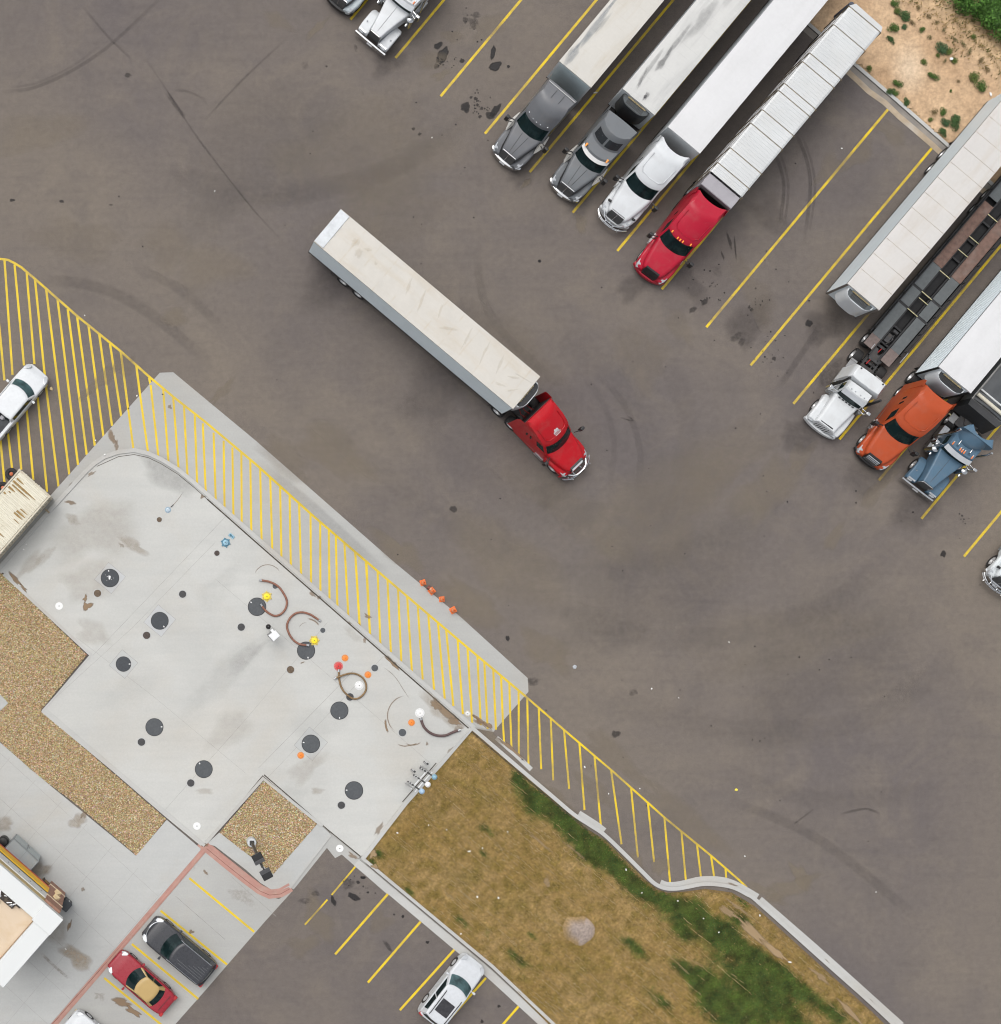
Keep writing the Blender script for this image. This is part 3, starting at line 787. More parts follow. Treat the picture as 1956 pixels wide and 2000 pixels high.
for (cx, cy, sx, sy, n_) in [(935, 205, 25, 20, 26), (868, 120, 22, 14, 16), (1505, 690, 40, 35, 16), (1385, 560, 40, 50, 18), (920, 60, 26, 40, 12), (700, 1730, 30, 25, 10), (1480, 580, 40, 30, 8), (1880, 1010, 10, 15, 8), (1000, 300, 600, 300, 30), (1400, 1300, 600, 500, 50), (1300, 800, 400, 300, 25)]:
    for k in range(n_):
        s.blob(random.gauss(cx, sx * .6), random.gauss(cy, sy * .6), random.uniform(1, 2.6), random.uniform(1, 2.4), 0, random.uniform(.35, .8), 8)
s.done('oil_stains', OIL)
s = Stains(.0105)
s.path([(0, 179), (60, 173), (130, 144), (200, 100), (260, 48), (330, -20)], .28, .26); s.path([(18, 171), (72, 162), (140, 130), (200, 86)], .2, .16)
s.path([(280, 108), (330, 182), (380, 260), (440, 340), (500, 415), (560, 480)], .16, .26); s.path([(325, 180), (345, 208), (362, 230)], .32, .4)
s.path([(160, 10), (210, 70), (262, 120)], .2, .25); s.path([(400, 235), (470, 160), (560, 75)], .18, .25); s.path([(340, 176), (370, 180), (405, 196)], .2, .25)
s.path([(70, 548), (150, 552), (240, 580), (330, 640), (420, 720)], .9, .16); s.path([(260, 520), (360, 570), (440, 650)], .8, .12)
s.path([(1515, 300), (1531, 360), (1524, 440)], .28, .34); s.path([(1524, 298), (1540, 360), (1533, 440)], .2, .26)
s.path([(1555, 262), (1575, 310), (1583, 370), (1570, 480)], .3, .36); s.path([(1566, 262), (1586, 320), (1592, 375), (1580, 460)], .2, .26)
s.path([(1180, 740), (1225, 800), (1250, 880), (1245, 960)], .5, .14); s.path([(1130, 720), (1180, 790), (1200, 870), (1190, 950)], .5, .10)
s.path([(1640, 1590), (1690, 1580), (1720, 1590)], .2, .4); s.path([(1550, 1610), (1590, 1580)], .15, .35); s.path([(1600, 640), (1560, 700), (1520, 760)], .5, .25)
s.path([(1210, 815), (1236, 822), (1228, 812)], .12, .5); s.path([(930, 480), (960, 620), (1100, 760)], .7, .14); s.path([(500, 900), (620, 1000), (760, 1130)], .9, .16)
s.path([(1300, 700), (1340, 800), (1330, 950), (1260, 1060)], 1.6, .06); s.path([(1050, 600), (1180, 720), (1270, 860), (1260, 1000), (1160, 1120)], 2.0, .05); s.path([(300, 330), (520, 380), (760, 330), (900, 220)], 1.8, .09); s.path([(360, 420), (600, 380), (830, 300), (960, 180)], 1.4, .08); s.path([(640, 640), (900, 900), (1150, 1010), (1450, 930)], 2.2, .05); s.path([(560, 760), (860, 1010), (1150, 1120), (1500, 1010)], 1.6, .05); s.path([(1000, 1150), (1300, 1250), (1600, 1190), (1760, 1060)], 1.8, .08); s.path([(1150, 1350), (1450, 1430), (1700, 1400), (1900, 1250)], 2.0, .08); s.path([(1400, 1500), (1600, 1560), (1850, 1540)], 1.5, .08); s.path([(1420, 1560), (1600, 1640), (1800, 1800)], .8, .16)
for (px, py, rx, ry, a) in [(1460, 640, 60, 40, .35), (1610, 640, 45, 40, .4), (760, 120, 40, 30, .3), (1340, 540, 30, 60, .3), (1020, 340, 40, 28, .25), (1130, 400, 40, 25, .25), (1240, 560, 45, 28, .28), (1560, 850, 40, 40, .3), (1790, 990, 50, 45, .3), (1700, 930, 60, 40, .25), (640, 560, 60, 40, .2), (850, 760, 90, 60, .2), (1080, 960, 50, 30, .2), (1500, 420, 40, 50, .22), (1300, 1150, 220, 120, .12), (1600, 1300, 220, 140, .12), (500, 300, 200, 120, .1)]:  # broad soft dark patches around truck fronts and beside the moving trailer
    s.blob(px, py, rx, ry, .7, a, 20, .35, .5)
s.done('tyre_marks_dark_patches', DARKS)
s = Stains(.0040 + .0075)
for px, py, rx, ry, ro, a in [(1565, 1712, 30, 14, -.9, .65), (1540, 1735, 50, 16, .4, .5), (1500, 1745, 40, 14, -.4, .45), (200, 740, 34, 12, .75, .55), (165, 770, 20, 6, .8, .5), (245, 710, 24, 16, .4, .4), (430, 770, 30, 9, .8, .4), (345, 620, 22, 18, 0, .4), (1705, 965, 40, 12, .9, .4), (1740, 930, 24, 12, .8, .35), (1630, 1050, 34, 12, .9, .4), (1560, 895, 40, 14, .9, .35), (620, 55, 26, 8, .8, .45), (545, 40, 24, 14, -.5, .3), (1136, 437, 10, 16, .2, .5), (1030, 355, 12, 5, .8, .5), (1132, 372, 14, 5, .8, .45), (865, 145, 22, 8, .3, .5), (850, 118, 30, 14, 0, .35), (955, 50, 36, 22, .6, .3), (880, 70, 20, 12, 0, .3), (1680, 300, 40, 18, .9, .4), (1620, 330, 40, 16, .9, .35), (1735, 255, 34, 16, -.6, .35), (790, 1080, 60, 20, -.7, .5), (930, 1180, 80, 26, -.7, .5), (1070, 1270, 60, 26, -.7, .45), (640, 880, 80, 40, -.7, .4), (980, 1080, 120, 60, -.6, .3), (1300, 1000, 160, 80, .4, .3), (1500, 960, 90, 40, .8, .4), (700, 300, 160, 90, .1, .25), (1200, 1480, 80, 24, -.7, .4), (1340, 1600, 90, 24, -.7, .4), (1240, 1690, 30, 16, -.8, .7), (1290, 1690, 16, 18, 0, .6), (960, 1440, 28, 10, -.7, .7), (620, 1790, 26, 40, .5, .5), (740, 1800, 24, 18, 0, .35), (590, 1850, 30, 20, .5, .35), (560, 900, 60, 30, -.7, .3), (420, 520, 60, 40, 0, .25), (330, 480, 50, 40, 0, .22), (1000, 700, 120, 60, -.6, .22), (1120, 1000, 140, 50, -.6, .22), (760, 420, 120, 60, .2, .2), (1250, 700, 40, 60, .5, .25), (1420, 900, 120, 60, .6, .22), (1500, 1250, 160, 70, .2, .15), (160, 470, 80, 40, 0, .2), (90, 260, 70, 40, .3, .25), (1470, 570, 30, 60, .5, .25), (1330, 640, 20, 40, .4, .25), (1160, 1540, 40, 14, -.7, .4), (1090, 1560, 40, 10, -.7, .5)]:
    s.blob(px, py, rx * 1.15, ry * 1.2, ro, a, 20, .4, .55)
s.done('dust_patches', DUST)
s = Stains(.0785)
for px, py, rx, ry, ro, a in [(30, 1133, 6, 18, .75, .8), (46, 1148, 12, 5, -.7, .7), (138, 981, 10, 5, -.2, .6), (170, 1183, 10, 9, 0, .95), (167, 1168, 5, 8, -.3, .9), (238, 1065, 8, 5, -.5, .35), (180, 925, 10, 4, .6, .5), (395, 970, 6, 4, 0, .6), (610, 1160, 8, 5, -.6, .5), (624, 1166, 5, 5, 0, .5), (700, 1222, 10, 4, -.7, .6), (685, 1213, 6, 8, -.4, .4), (713, 1252, 4, 6, 0, .5), (767, 1295, 20, 6, -.75, .85), (870, 1390, 34, 9, -.75, .95), (888, 1410, 14, 8, -.5, .8), (850, 1378, 12, 8, -.6, .8), (896, 1421, 14, 6, .4, .4), (850, 1500, 10, 4, .8, .5), (834, 1452, 3, 5, 0, .5), (880, 1465, 10, 4, .8, .4), (690, 1672, 14, 5, -.7, .6), (400, 1650, 8, 4, 0, .6), (740, 1620, 6, 16, -.65, .5)]:
    s.blob(px, py, rx, ry, ro, a, 18, .45, .6)
def arc(cx, cy, r, a0, a1, n=7): return [(cx + r * math.cos(a0 + (a1 - a0) * i / (n - 1)), cy + r * math.sin(a0 + (a1 - a0) * i / (n - 1))) for i in range(n)]
s.path(arc(523, 1130, 27, 3.4, 5.9), .07, .5, True); s.path(arc(797, 1398, 40, 2.2, 4.6), .09, .55); s.path(arc(795, 1410, 42, 2.6, 3.3), .16, .8); s.path(arc(805, 1425, 30, .9, 2.1), .10, .5); s.path([(745, 1300), (770, 1320), (790, 1350), (800, 1365)], .06, .4)
s.path([(775, 1453), (790, 1457), (808, 1454), (815, 1451)], .09, .6); s.path([(600, 1207), (615, 1213), (624, 1222)], .12, .6); s.path([(586, 1296), (596, 1292)], .1, .6); s.path(arc(598, 1230, 14, 3.4, 4.8), .05, .4); s.path([(336, 990), (347, 977), (358, 962)], .05, .5)
s.done('pad_stains', SOIL)
s = Stains(.0800)
for px, py, rx, ry, ro, a in [(440, 1320, 110, 30, .72, .10), (480, 1285, 60, 16, .72, .16), (420, 1150, 60, 30, .7, .08), (620, 1420, 60, 40, .5, .08), (250, 1350, 60, 30, .4, .07), (560, 1560, 50, 30, .5, .08)]:  # faint grey smudges, two of them trailing down-left from the pump box
    s.blob(px, py, rx, ry, ro, a, 20, .3, .5)
for px, py, rx, ry, ro, a in [(330, 930, 70, 30, -.6, .3)]: s.blob(px, py, rx, ry, ro, a, 20, .3, .5)
s.done('grey_patches', GREYST)
s = Stains(.0815)
for px, py, rx, ry, ro, a in [(262, 1066, 34, 12, -.5, .42), (190, 1030, 90, 60, .4, .22), (140, 1012, 16, 11, -.6, .35), (58, 1105, 34, 13, .8, .3), (90, 1085, 30, 10, .8, .22), (170, 1140, 60, 50, .4, .2), (180, 1235, 40, 26, -.6, .2), (400, 1545, 20, 8, 0, .25), (620, 1545, 14, 7, 0, .3), (690, 1240, 24, 10, -.6, .15), (860, 1390, 44, 18, -.75, .4), (850, 1505, 16, 5, .8, .5), (600, 1500, 60, 22, .6, .2), (450, 1420, 60, 30, .6, .15)]:
    s.blob(px, py, rx, ry, ro, a, 22, .35, .5)
s.done('soil_haze', SOILS)
s = Stains(.0545)
for px, py, rx, ry, ro, a in [(165, 1590, 12, 6, .9, .5), (137, 1806, 4, 12, -.3, .7), (163, 1737, 4, 5, 0, .5), (100, 1740, 14, 10, 0, .35)]:
    s.blob(px, py, rx, ry, ro, a, 18, .45, .6)
s.path([(80, 1860), (105, 1885), (140, 1915)], .25, .3)
s.done('forecourt_stains', SOIL)
s = Stains(.0575)
for px, py, rx, ry, ro, a in [(150, 1868, 34, 20, -.6, .8), (150, 1605, 20, 14, .4, .6), (78, 1700, 22, 16, .6, .6), (8, 1610, 24, 14, 0, .5), (112, 1815, 30, 26, 0, .3)]:
    s.blob(px, py, rx, ry, ro, a, 22, .35, .5)
s.done('forecourt_haze', SOILS)
s = Stains(.0125)
for px, py, rx, ry, ro, a in [(237, 1958, 22, 8, -.2, .8), (262, 1976, 20, 7, -.5, .9), (402, 1704, 7, 5, -.5, .6), (374, 1820, 6, 4, 0, .6), (195, 1945, 12, 10, 0, .25), (220, 855, 8, 14, .2, .6), (228, 870, 5, 12, 0, .5), (332, 795, 4, 6, 0, .5), (150, 1055, 20, 6, .8, .4), (935, 1405, 14, 5, -.7, .9), (955, 1418, 16, 5, -.7, .9), (940, 1412, 24, 6, -.7, .6), (719, 1204, 8, 6, -.5, .55), (320, 898, 10, 4, 0, .4), (140, 950, 14, 5, .8, .4), (1000, 1462, 40, 4, -.7, .8), (1340, 1733, 30, 4, .15, .6), (1430, 1728, 12, 3, -.3, .5), (1530, 1806, 12, 3, -.7, .6), (1700, 1955, 16, 3, -.7, .5), (1615, 1877, 6, 2, -.7, .7), (350, 1690, 30, 14, 0, .2), (470, 1750, 30, 16, -.6, .2)]:
    s.blob(px, py, rx, ry, ro, a, 18, .5, .6)
s.done('slab_stains', SOIL)
s = Stains(.128)
for px, py, rx, ry, ro, a in [(1475, 1825, 46, 7, -.75, .9), (1520, 1862, 36, 8, -.75, .95), (1420, 1780, 24, 8, -.5, .7), (1440, 1772, 30, 4, -.6, .6), (1600, 1905, 24, 6, -.7, .7), (1660, 1975, 30, 6, -.8, .8), (727, 1668, 9, 8, 0, .9), (733, 1692, 10, 6, -.6, .8), (1068, 1724, 8, 9, 0, .6), (1050, 1640, 40, 3, -.7, .5), (1120, 1660, 30, 3, -.7, .4)]:
    s.blob(px, py, rx, ry, ro, a, 22, .5, .6)
s.done('bare_soil', stain_mat('bare_soil', (.30, .215, .125), .95, 5, .3))
# ================================================================ VEHICLE PIECES
def sec(x, hw, z0, z1, r=.12, n=4, tw=None, crown=.0, cy=0.0):
    """cross-section at x: rounded on top"""
    tw = hw if tw is None else tw
    pts = [(x, cy - hw, z0), (x, cy - hw, z0 + (z1 - z0) * .45)]
    for i in range(n + 1):
        a = math.pi - (math.pi / 2) * i / n
        pts.append((x, cy - (tw - r) + r * math.cos(a), z1 - r + r * math.sin(a)))
    pts.append((x, cy, z1 + crown))
    for i in range(n + 1):
        a = math.pi / 2 - (math.pi / 2) * i / n
        pts.append((x, cy + (tw - r) + r * math.cos(a), z1 - r + r * math.sin(a)))
    pts += [(x, cy + hw, z0 + (z1 - z0) * .45), (x, cy + hw, z0)]
    return pts
NF, NS = 8, 6
def ring(z, xf, xr, hw, drop=.2, rdrop=.05, hwr=None, pw=2.4, dz=0.0):
    """plan ring: bulged front edge, straight sides, slightly bulged rear; dz lowers the sides"""
    hwr = hw if hwr is None else hwr
    pts = []
    for i in range(NF + 1):
        t = 1 - 2 * i / NF
        pts.append((xf - drop * abs(t) ** pw, hw * t, z - dz * abs(t) ** 2))
    for i in range(1, NS):
        t = i / NS
        pts.append((xf - drop + (xr + rdrop - xf + drop) * t, -(hw + (hwr - hw) * t), z - dz))
    for i in range(NF + 1):
        t = -1 + 2 * i / NF
        pts.append((xr + rdrop * abs(t) ** pw, hwr * t, z - dz * abs(t) ** 2))
    for i in range(1, NS):
        t = 1 - i / NS
        pts.append((xf - drop + (xr + rdrop - xf + drop) * t, (hw + (hwr - hw) * t), z - dz))
    return pts
FRONT, RIGHT, REAR, LEFT = (0, NF), (NF, NF + NS), (NF + NS, 2 * NF + NS), (2 * NF + NS, 2 * NF + 2 * NS)
def patch(mb, A, B, i0, i1, t0, t1, off=.012, nu=10, nv=3, th=.02):
    """a curved pane lying on the wall between rings A and B"""
    n = len(A)
    def at(Rg, u):
        k = int(math.floor(u)); f = u - k
        a, b = Vector(Rg[k % n]), Vector(Rg[(k + 1) % n])
        return a.lerp(b, f)
    def grid(o):
        g = []
        for j in range(nv + 1):
            row = []
            for i in range(nu + 1):
                u = i0 + (i1 - i0) * i / nu; t = t0 + (t1 - t0) * j / nv
                p = at(A, u).lerp(at(B, u), t)
                du = at(A, min(u + .02, i1)).lerp(at(B, min(u + .02, i1)), t) - at(A, max(u - .02, i0)).lerp(at(B, max(u - .02, i0)), t)
                nn = du.cross(at(B, u) - at(A, u))
                if nn.length: nn.normalize()
                row.append(p + nn * o)
            g.append(row)
        return g
    c = sum((Vector(p) for p in A), Vector()) / n
    g = grid(off)
    m = g[nv // 2][nu // 2] - grid(0.0)[nv // 2][nu // 2]
    outw = at(A, (i0 + i1) / 2) - c; outw.z = 0
    if m.x * outw.x + m.y * outw.y < 0: g = grid(-off); inner = grid(th)
    else: inner = grid(-th)
    vo = [mb._v(r) for r in g]
    for a, b in zip(vo, vo[1:]):
        for i in range(nu): mb.bm.faces.new((a[i], a[i + 1], b[i + 1], b[i]))
    # rim back to the body
    bo = [g[0][i] for i in range(nu + 1)] + [g[j][nu] for j in range(1, nv + 1)] + [g[nv][i] for i in range(nu - 1, -1, -1)] + [g[j][0] for j in range(nv - 1, 0, -1)]
    bi = [inner[0][i] for i in range(nu + 1)] + [inner[j][nu] for j in range(1, nv + 1)] + [inner[nv][i] for i in range(nu - 1, -1, -1)] + [inner[j][0] for j in range(nv - 1, 0, -1)]
    a, b = mb._v(bo), mb._v(bi)
    for i in range(len(a)):
        j = (i + 1) % len(a); mb.bm.faces.new((a[i], a[j], b[j], b[i]))
    return mb
WHEELS = {}
def wheel(parent, x, y, r=.5, wd=.28, rim=RIM):
    """tyre with a dished rim as its sub-part; shared meshes"""
    key = (r, wd, rim.name)
    if key not in WHEELS:
        t = MB(); ri = r * .6; h = wd / 2
        prof = [(ri, -h * .8), (r * .9, -h), (r * .985, -h * .75), (r, -h * .3), (r, h * .3), (r * .985, h * .75), (r * .9, h), (ri, h * .8)]
        n = 24
        rg = [[(q * math.cos(2 * math.pi * i / n), z, q * math.sin(2 * math.pi * i / n)) for i in range(n)] for q, z in prof]
        t.loft(rg + [rg[0]], cap=False)
        a = t.build('wheel', RUBBER)
        k = MB()
        prof = [(.001, h * .35), (ri * .3, h * .4), (ri * .35, h * .12), (ri * .82, h * .05), (ri * .9, h * .7), (ri, h * .84), (ri, -h * .84), (ri * .9, -h * .7), (ri * .82, -h * .05), (ri * .35, -h * .12), (ri * .3, -h * .4), (.001, -h * .35)]
        k.loft([[(q * math.cos(2 * math.pi * i / n), z, q * math.sin(2 * math.pi * i / n)) for i in range(n)] for q, z in prof])
        b = k.build('rim', rim)
        WHEELS[key] = (a.data, b.data)
        bpy.data.objects.remove(a); bpy.data.objects.remove(b)
    a = bpy.data.objects.new('wheel', WHEELS[key][0]); b = bpy.data.objects.new('rim', WHEELS[key][1])
    SC.collection.objects.link(a); SC.collection.objects.link(b)
    a.parent = parent; b.parent = a; a.location = (x, y, r)
    return a
def bumper_strip(x, hw, curve, z0, z1, th=.09, pw=2.6, n=14, lean=0.0):
    mb = MB(); rings = []
    for i in range(n + 1):
        t = -1 + 2 * i / n
        xx = x - curve * abs(t) ** pw; y = hw * t
        rings.append([(xx - th, y, z0), (xx, y, z0 + .03), (xx, y, z1 - .03), (xx - th - lean, y, z1)])
    return mb.loft(rings)
def part(mb, name, m, root, ang=38): return mb.build(name, m, root, ang)

# ---------------------------------------------------------------- tractors
def undercarriage(root, L, rear=-6.6, wb=(-1.12,), tank=ALLOY, axles=(-5.0, -6.25), deck=True):
    f = MB()
    for s in (-1, 1): f.box(rear - .6, -.6, s * .36, s * .48, .72, 1.0)
    for x in (-1.2, -2.4, -3.6, -4.6, axles[0], axles[1], rear - .5): f.box(x - .08, x + .08, -.36, .36, .74, .95)
    for x in axles: f.cyl((x, -.95, .52), (x, .95, .52), .11, n=10)
    for x in wb: f.cyl((x, -.95, .5), (x, .95, .5), .08, n=8)
    f.box(axles[0] + .3, axles[0] + 1.3, -.5, .5, 1.0, 1.06)
    part(f, 'chassis', STEEL, root)
    q = MB(); cx = (axles[0] + axles[1]) / 2 + .1
    q.slab([(cx - .45, -.22), (cx - .45, -.5), (cx + .1, -.52), (cx + .42, -.36), (cx + .42, .36), (cx + .1, .52), (cx - .45, .5), (cx - .45, .22), (cx - .1, .06), (cx - .1, -.06)], 1.08, 1.18)
    part(q, 'fifth_wheel', STEEL, root)
    for s in (-1, 1):
        for x in wb: wheel(root, x, s * 1.03, .5, .28)
        for x in axles:
            wheel(root, x, s * .92, .5, .56)
        t = MB(); t.cyl((-2.75, s * .92, .68), (-4.15, s * .92, .68), .29, n=18)
        part(t, 'fuel_tank', tank, root)
        g = MB(); g.box(axles[1] - .68, axles[1] - .64, s * .64, s * 1.22, .25, .95)
        part(g, 'mud_flap', BLACK, root)
def mirrors(root, m, x=-1.95, y=1.18, z=2.05, out=.42, fwd=.12):
    for s in (-1, 1):
        b = MB()
        b.tube([(x, s * y, z + .25), (x + fwd, s * (y + out * .7), z + .3), (x + fwd, s * (y + out), z + .25)], .035, 6)
        b.tube([(x, s * y, z - .25), (x + fwd, s * (y + out * .7), z - .28), (x + fwd, s * (y + out), z - .25)], .03, 6)
        b.box(x + fwd - .1, x + fwd + .1, s * (y + out) - .14, s * (y + out) + .12, z - .32, z + .36, .05, 2)
        part(b, 'mirror', m, root)
def markers(root, xs, ys, z, m=AMBER, ln=.09):
    for x, y in zip(xs, ys):
        b = MB(); b.box(x - ln, x + ln, y - .045, y + .045, z, z + .06, .02)
        part(b, 'marker_light', m, root)

def aero_tractor(name, label, loc, rz, col, L=5.0, group=None, roof='raised', seam=False, bumper='paint', grille='dark', chrome_wings=False, guard=False, visor=False, rear_tip=0.0, deco=None, mir=BLACK, amber=True, hood_mirrors=False, vents=0, dark_back=True, wide=False):
    root = empty(name, label, 'truck', loc, rz, group)
    body = paint(name + '_' + '%02d%02d%02d' % tuple(int(c * 99) for c in col), col)
    # hood
    h = MB()
    if wide: h.loft([sec(-.24, .60, .7, 1.20, .14), sec(-.36, .70, .7, 1.36, .18), sec(-.62, .84, .7, 1.50, .24, crown=.02), sec(-1.0, .94, .72, 1.63, .26, crown=.03), sec(-1.42, 1.01, .75, 1.76, .26, crown=.03), sec(-1.85, 1.07, .8, 1.88, .22, crown=.03), sec(-2.2, 1.1, .8, 1.92, .18)])
    else: h.loft([sec(-.30, .50, .72, 1.22, .14), sec(-.42, .58, .7, 1.38, .16), sec(-.66, .66, .7, 1.55, .18, crown=.015), sec(-1.02, .76, .72, 1.70, .18, crown=.025), sec(-1.42, .88, .75, 1.81, .18, crown=.03), sec(-1.85, 1.0, .8, 1.90, .18, crown=.03), sec(-2.2, 1.04, .8, 1.92, .18)])
    part(h, 'hood', body, root)
    if not wide:
        for y in (-.13, .13):
            t = MB(); t.tube([(-.5, y * .8, 1.435), (-.66, y, 1.563), (-1.02, y * 1.3, 1.722), (-1.42, y * 1.6, 1.836), (-1.8, y * 1.9, 1.915)], .013, 5); part(t, 'hood_crease', STEEL, root)
    for s in (-1, 1):
        f = MB()
        rs = []
        for x, yi, yo, z0, z1 in ((-.13, .50, .80, .50, .80), (-.24, .50, 1.0, .50, .95), (-.48, .55, 1.13, .55, 1.08), (-.8, .62, 1.2, .85, 1.19), (-1.15, .7, 1.22, 1.02, 1.25), (-1.5, .78, 1.22, .85, 1.25), (-1.8, .85, 1.21, .55, 1.22), (-2.1, .9, 1.19, .5, 1.25)):
            rs.append(sec(x, (yo - yi) / 2, z0, z1, min(.14, (yo - yi) * .4), 3, cy=s * (yo + yi) / 2))
        f.loft(rs)
        part(f, 'fender', body, root)
        l = MB()
        l.loft([sec(-.17, .13, .68, .84, .06, 2, cy=s * .84), sec(-.36, .15, .72, 1.03, .07, 2, cy=s * .93), sec(-.62, .07, .9, 1.12, .03, 2, cy=s * 1.03)])
        part(l, 'headlight', LAMPGLASS, root)
        if seam:
            t = MB(); t.tube([(-.3, s * .55, 1.10), (-.6, s * .69, 1.33), (-1.2, s * .80, 1.47), (-1.8, s * .93, 1.58), (-2.3, s * 1.04, 1.62)], .06, 6)
            part(t, 'hood_seam', BLACK, root)
        if hood_mirrors:
            t = MB(); t.tube([(-.75, s * .95, 1.15), (-.62, s * 1.0, 1.5)], .03, 6); t.box(-.75, -.6, s * .98 - .13, s * .98 + .13, 1.48, 1.58, .04)
            part(t, 'hood_mirror', BLACK, root)
    # grille: a dished panel on the nose
    g = MB()
    gx = .05 if wide else .0
    g.loft([[(gx - .15, -.44, .66), (gx - .15, .44, .66), (gx - .33, .44, .66), (gx - .33, -.44, .66)], [(gx - .20, -.54, 1.1), (gx - .20, .54, 1.1), (gx - .38, .54, 1.1), (gx - .38, -.54, 1.1)], [(gx - .36, -.50, 1.43), (gx - .36, .50, 1.43), (gx - .50, .50, 1.40), (gx - .50, -.50, 1.40)]])
    part(g, 'grille', BLACK if grille in ('dark', 'bars') else mat('grille_mesh', (.085, .088, .09), .45, .4, .3, 22), root)
    if grille in ('bars', 'mesh'):
        b = MB()
        if grille == 'bars':
            for z, x in ((.76, -.155), (.92, -.175), (1.08, -.19), (1.20, -.24), (1.31, -.295)): b.box(gx + x - .03, gx + x + .015, -.45, .45, z, z + .055)
        else:
            b.box(gx - .42, gx - .37, -.52, .52, 1.42, 1.455); b.tube([(gx - .15, 0, .68), (gx - .195, 0, 1.1), (gx - .355, 0, 1.43)], .022, 6)
        part(b, 'grille_trim', CHROME, root)
    bm_ = {'paint': body, 'chrome': CHROME, 'black': BLACK}[bumper]
    part(bumper_strip(-.02, 1.17, .34, .28, .66, .12), 'bumper', bm_, root)
    if bumper == 'chrome':
        p_ = MB(); p_.box(-.012, .02, -.2, .2, .36, .5); part(p_, 'number_plate', mat('plate', (.55, .56, .57), .5), root)
    if guard:
        q = MB()
        for z, x, hw in ((.45, .26, 1.1), (.75, .30, 1.16), (1.0, .26, .78)):
            q.tube([(x - .42 * abs(t) ** 3, hw * t, z) for t in [k / 6 for k in range(-6, 7)]], .045, 6)
        for y in (-.75, -.3, .3, .75): q.tube([(.0, y, .45), (.27, y, .45), (.28, y, 1.0)], .03, 6)
        part(q, 'bumper_guard', CHROME, root)
    # cab
    sh = 1.16
    A0 = ring(.62, -1.9, -L, 1.19, .12, .02, 1.22); A1 = ring(1.5, -1.88, -L, 1.19, .25, .02, 1.22); A2 = ring(1.88, -1.86, -L, 1.13, .36, .02, 1.22); A3 = ring(2.72, -2.42, -L, 1.05, .34, .02, 1.2, dz=.04)
    c = MB(); c.loft([A0, A1, A2, A3]); part(c, 'cab', body, root)
    ws = MB(); patch(ws, A2, A3, .35, NF - .35, .04, .93, .014, 14, 4); part(ws, 'windshield', GLASS, root)
    st = MB()
    for a, b in ((1.6, 3.0), (4.9, 6.3)):
        pass
    for sd in (RIGHT, LEFT):
        w_ = MB()
        if sd is RIGHT: patch(w_, A2, A3, NF + .35, NF + 1.9, .06, .8, .012, 6, 2)
        else: patch(w_, A2, A3, 2 * NF + 2 * NS - 1.9, 2 * NF + 2 * NS - .35, .06, .8, .012, 6, 2)
        part(w_, 'side_window', GLASS, root)
        if vents:
            v = MB()
            for q in range(vents):
                k = NF + 3.1 + q * .9
                if sd is RIGHT: patch(v, A2, A3, k, k + .35, .25, .75, .012, 3, 2)
                else: k = 2 * NF + 2 * NS - 3.1 - q * .9; patch(v, A2, A3, k - .35, k, .25, .75, .012, 3, 2)
            part(v, 'sleeper_window', GLASS, root)
    # roof fairing
    r = MB()
    if roof == 'raised':
        B0 = ring(2.70, -2.38, -L, 1.07, .34, .02, 1.2, dz=.05); B1 = ring(2.95, -2.58, -L, 1.08, .36, .02, 1.2, dz=.04)
        B2 = ring(3.4, -3.15, -L, 1.09, .36, -.0 - rear_tip, 1.2, dz=.06); B3 = ring(3.78, -3.9, -L, 1.06, .3, -.0 - rear_tip, 1.12, dz=.1); B4 = ring(3.9, -4.35, -L + .05, .90, .15, -rear_tip, 1.02, dz=.06)
        r.loft([B0, B1, B2, B3, B4])
        part(r, 'roof_fairing', body, root, 30)
        if vents or deco:
            pass
        rim = MB()
        rim.tube([(-3.9, -.86, 3.70), (-3.0, -.84, 3.16), (-2.80, -.62, 3.06), (-2.72, 0, 3.06), (-2.80, .62, 3.06), (-3.0, .84, 3.16), (-3.9, .86, 3.70)], .03, 6)
        part(rim, 'roof_crease', body, root)
        if amber: markers(root, [-2.58, -2.44, -2.43, -2.44, -2.58], [-.72, -.2, 0, .2, .72], 2.80)
    elif roof == 'long':
        B0 = ring(2.70, -2.38, -L, 1.05, .34, .02, 1.2, dz=.05); B1 = ring(3.0, -2.45, -L, 1.08, .42, .02, 1.2, dz=.06); B2 = ring(3.55, -2.85, -L, 1.1, .45, .0, 1.2, dz=.1); B3 = ring(3.8, -3.35, -L, 1.06, .4, .0, 1.15, dz=.12); B4 = ring(3.92, -3.8, -L + .03, .98, .25, .0, 1.10, dz=.07)
        r.loft([B0, B1, B2, B3, B4]); part(r, 'roof_fairing', body, root, 30)
        e = MB(); e.box(-L + .16, -L + .20, -1.06, 1.06, 3.9, 3.935); part(e, 'roof_rib', mat('pale_trim', (.45, .45, .45), .5), root)
        for s in (-.3, .3):
            q = MB(); q.tube([(-2.75, s, 3.36), (-3.25, s, 3.72), (-3.9, s, 3.925), (-L + .3, s, 3.93)], .012, 5); part(q, 'roof_seam', BLACK, root)
        if amber: markers(root, [-2.65, -2.5, -2.46, -2.5, -2.65], [-.75, -.3, 0, .3, .75], 2.96, CHROME, .05)
    elif roof == 'step':
        B0 = ring(2.70, -2.38, -L, 1.06, .34, .02, 1.2, dz=.03); B1 = ring(2.86, -2.5, -L, 1.0, .34, .02, 1.15, dz=.05)
        r.loft([B0, B1]); part(r, 'cab_roof', body, root, 30)
        C0 = ring(2.8, -3.1, -L, 1.12, .45, .02, 1.2); C1 = ring(3.62, -3.6, -L, 1.10, .55, .02, 1.17, dz=.03); C2 = ring(3.82, -3.8, -L + .03, 1.0, .45, .02, 1.10, dz=.04)
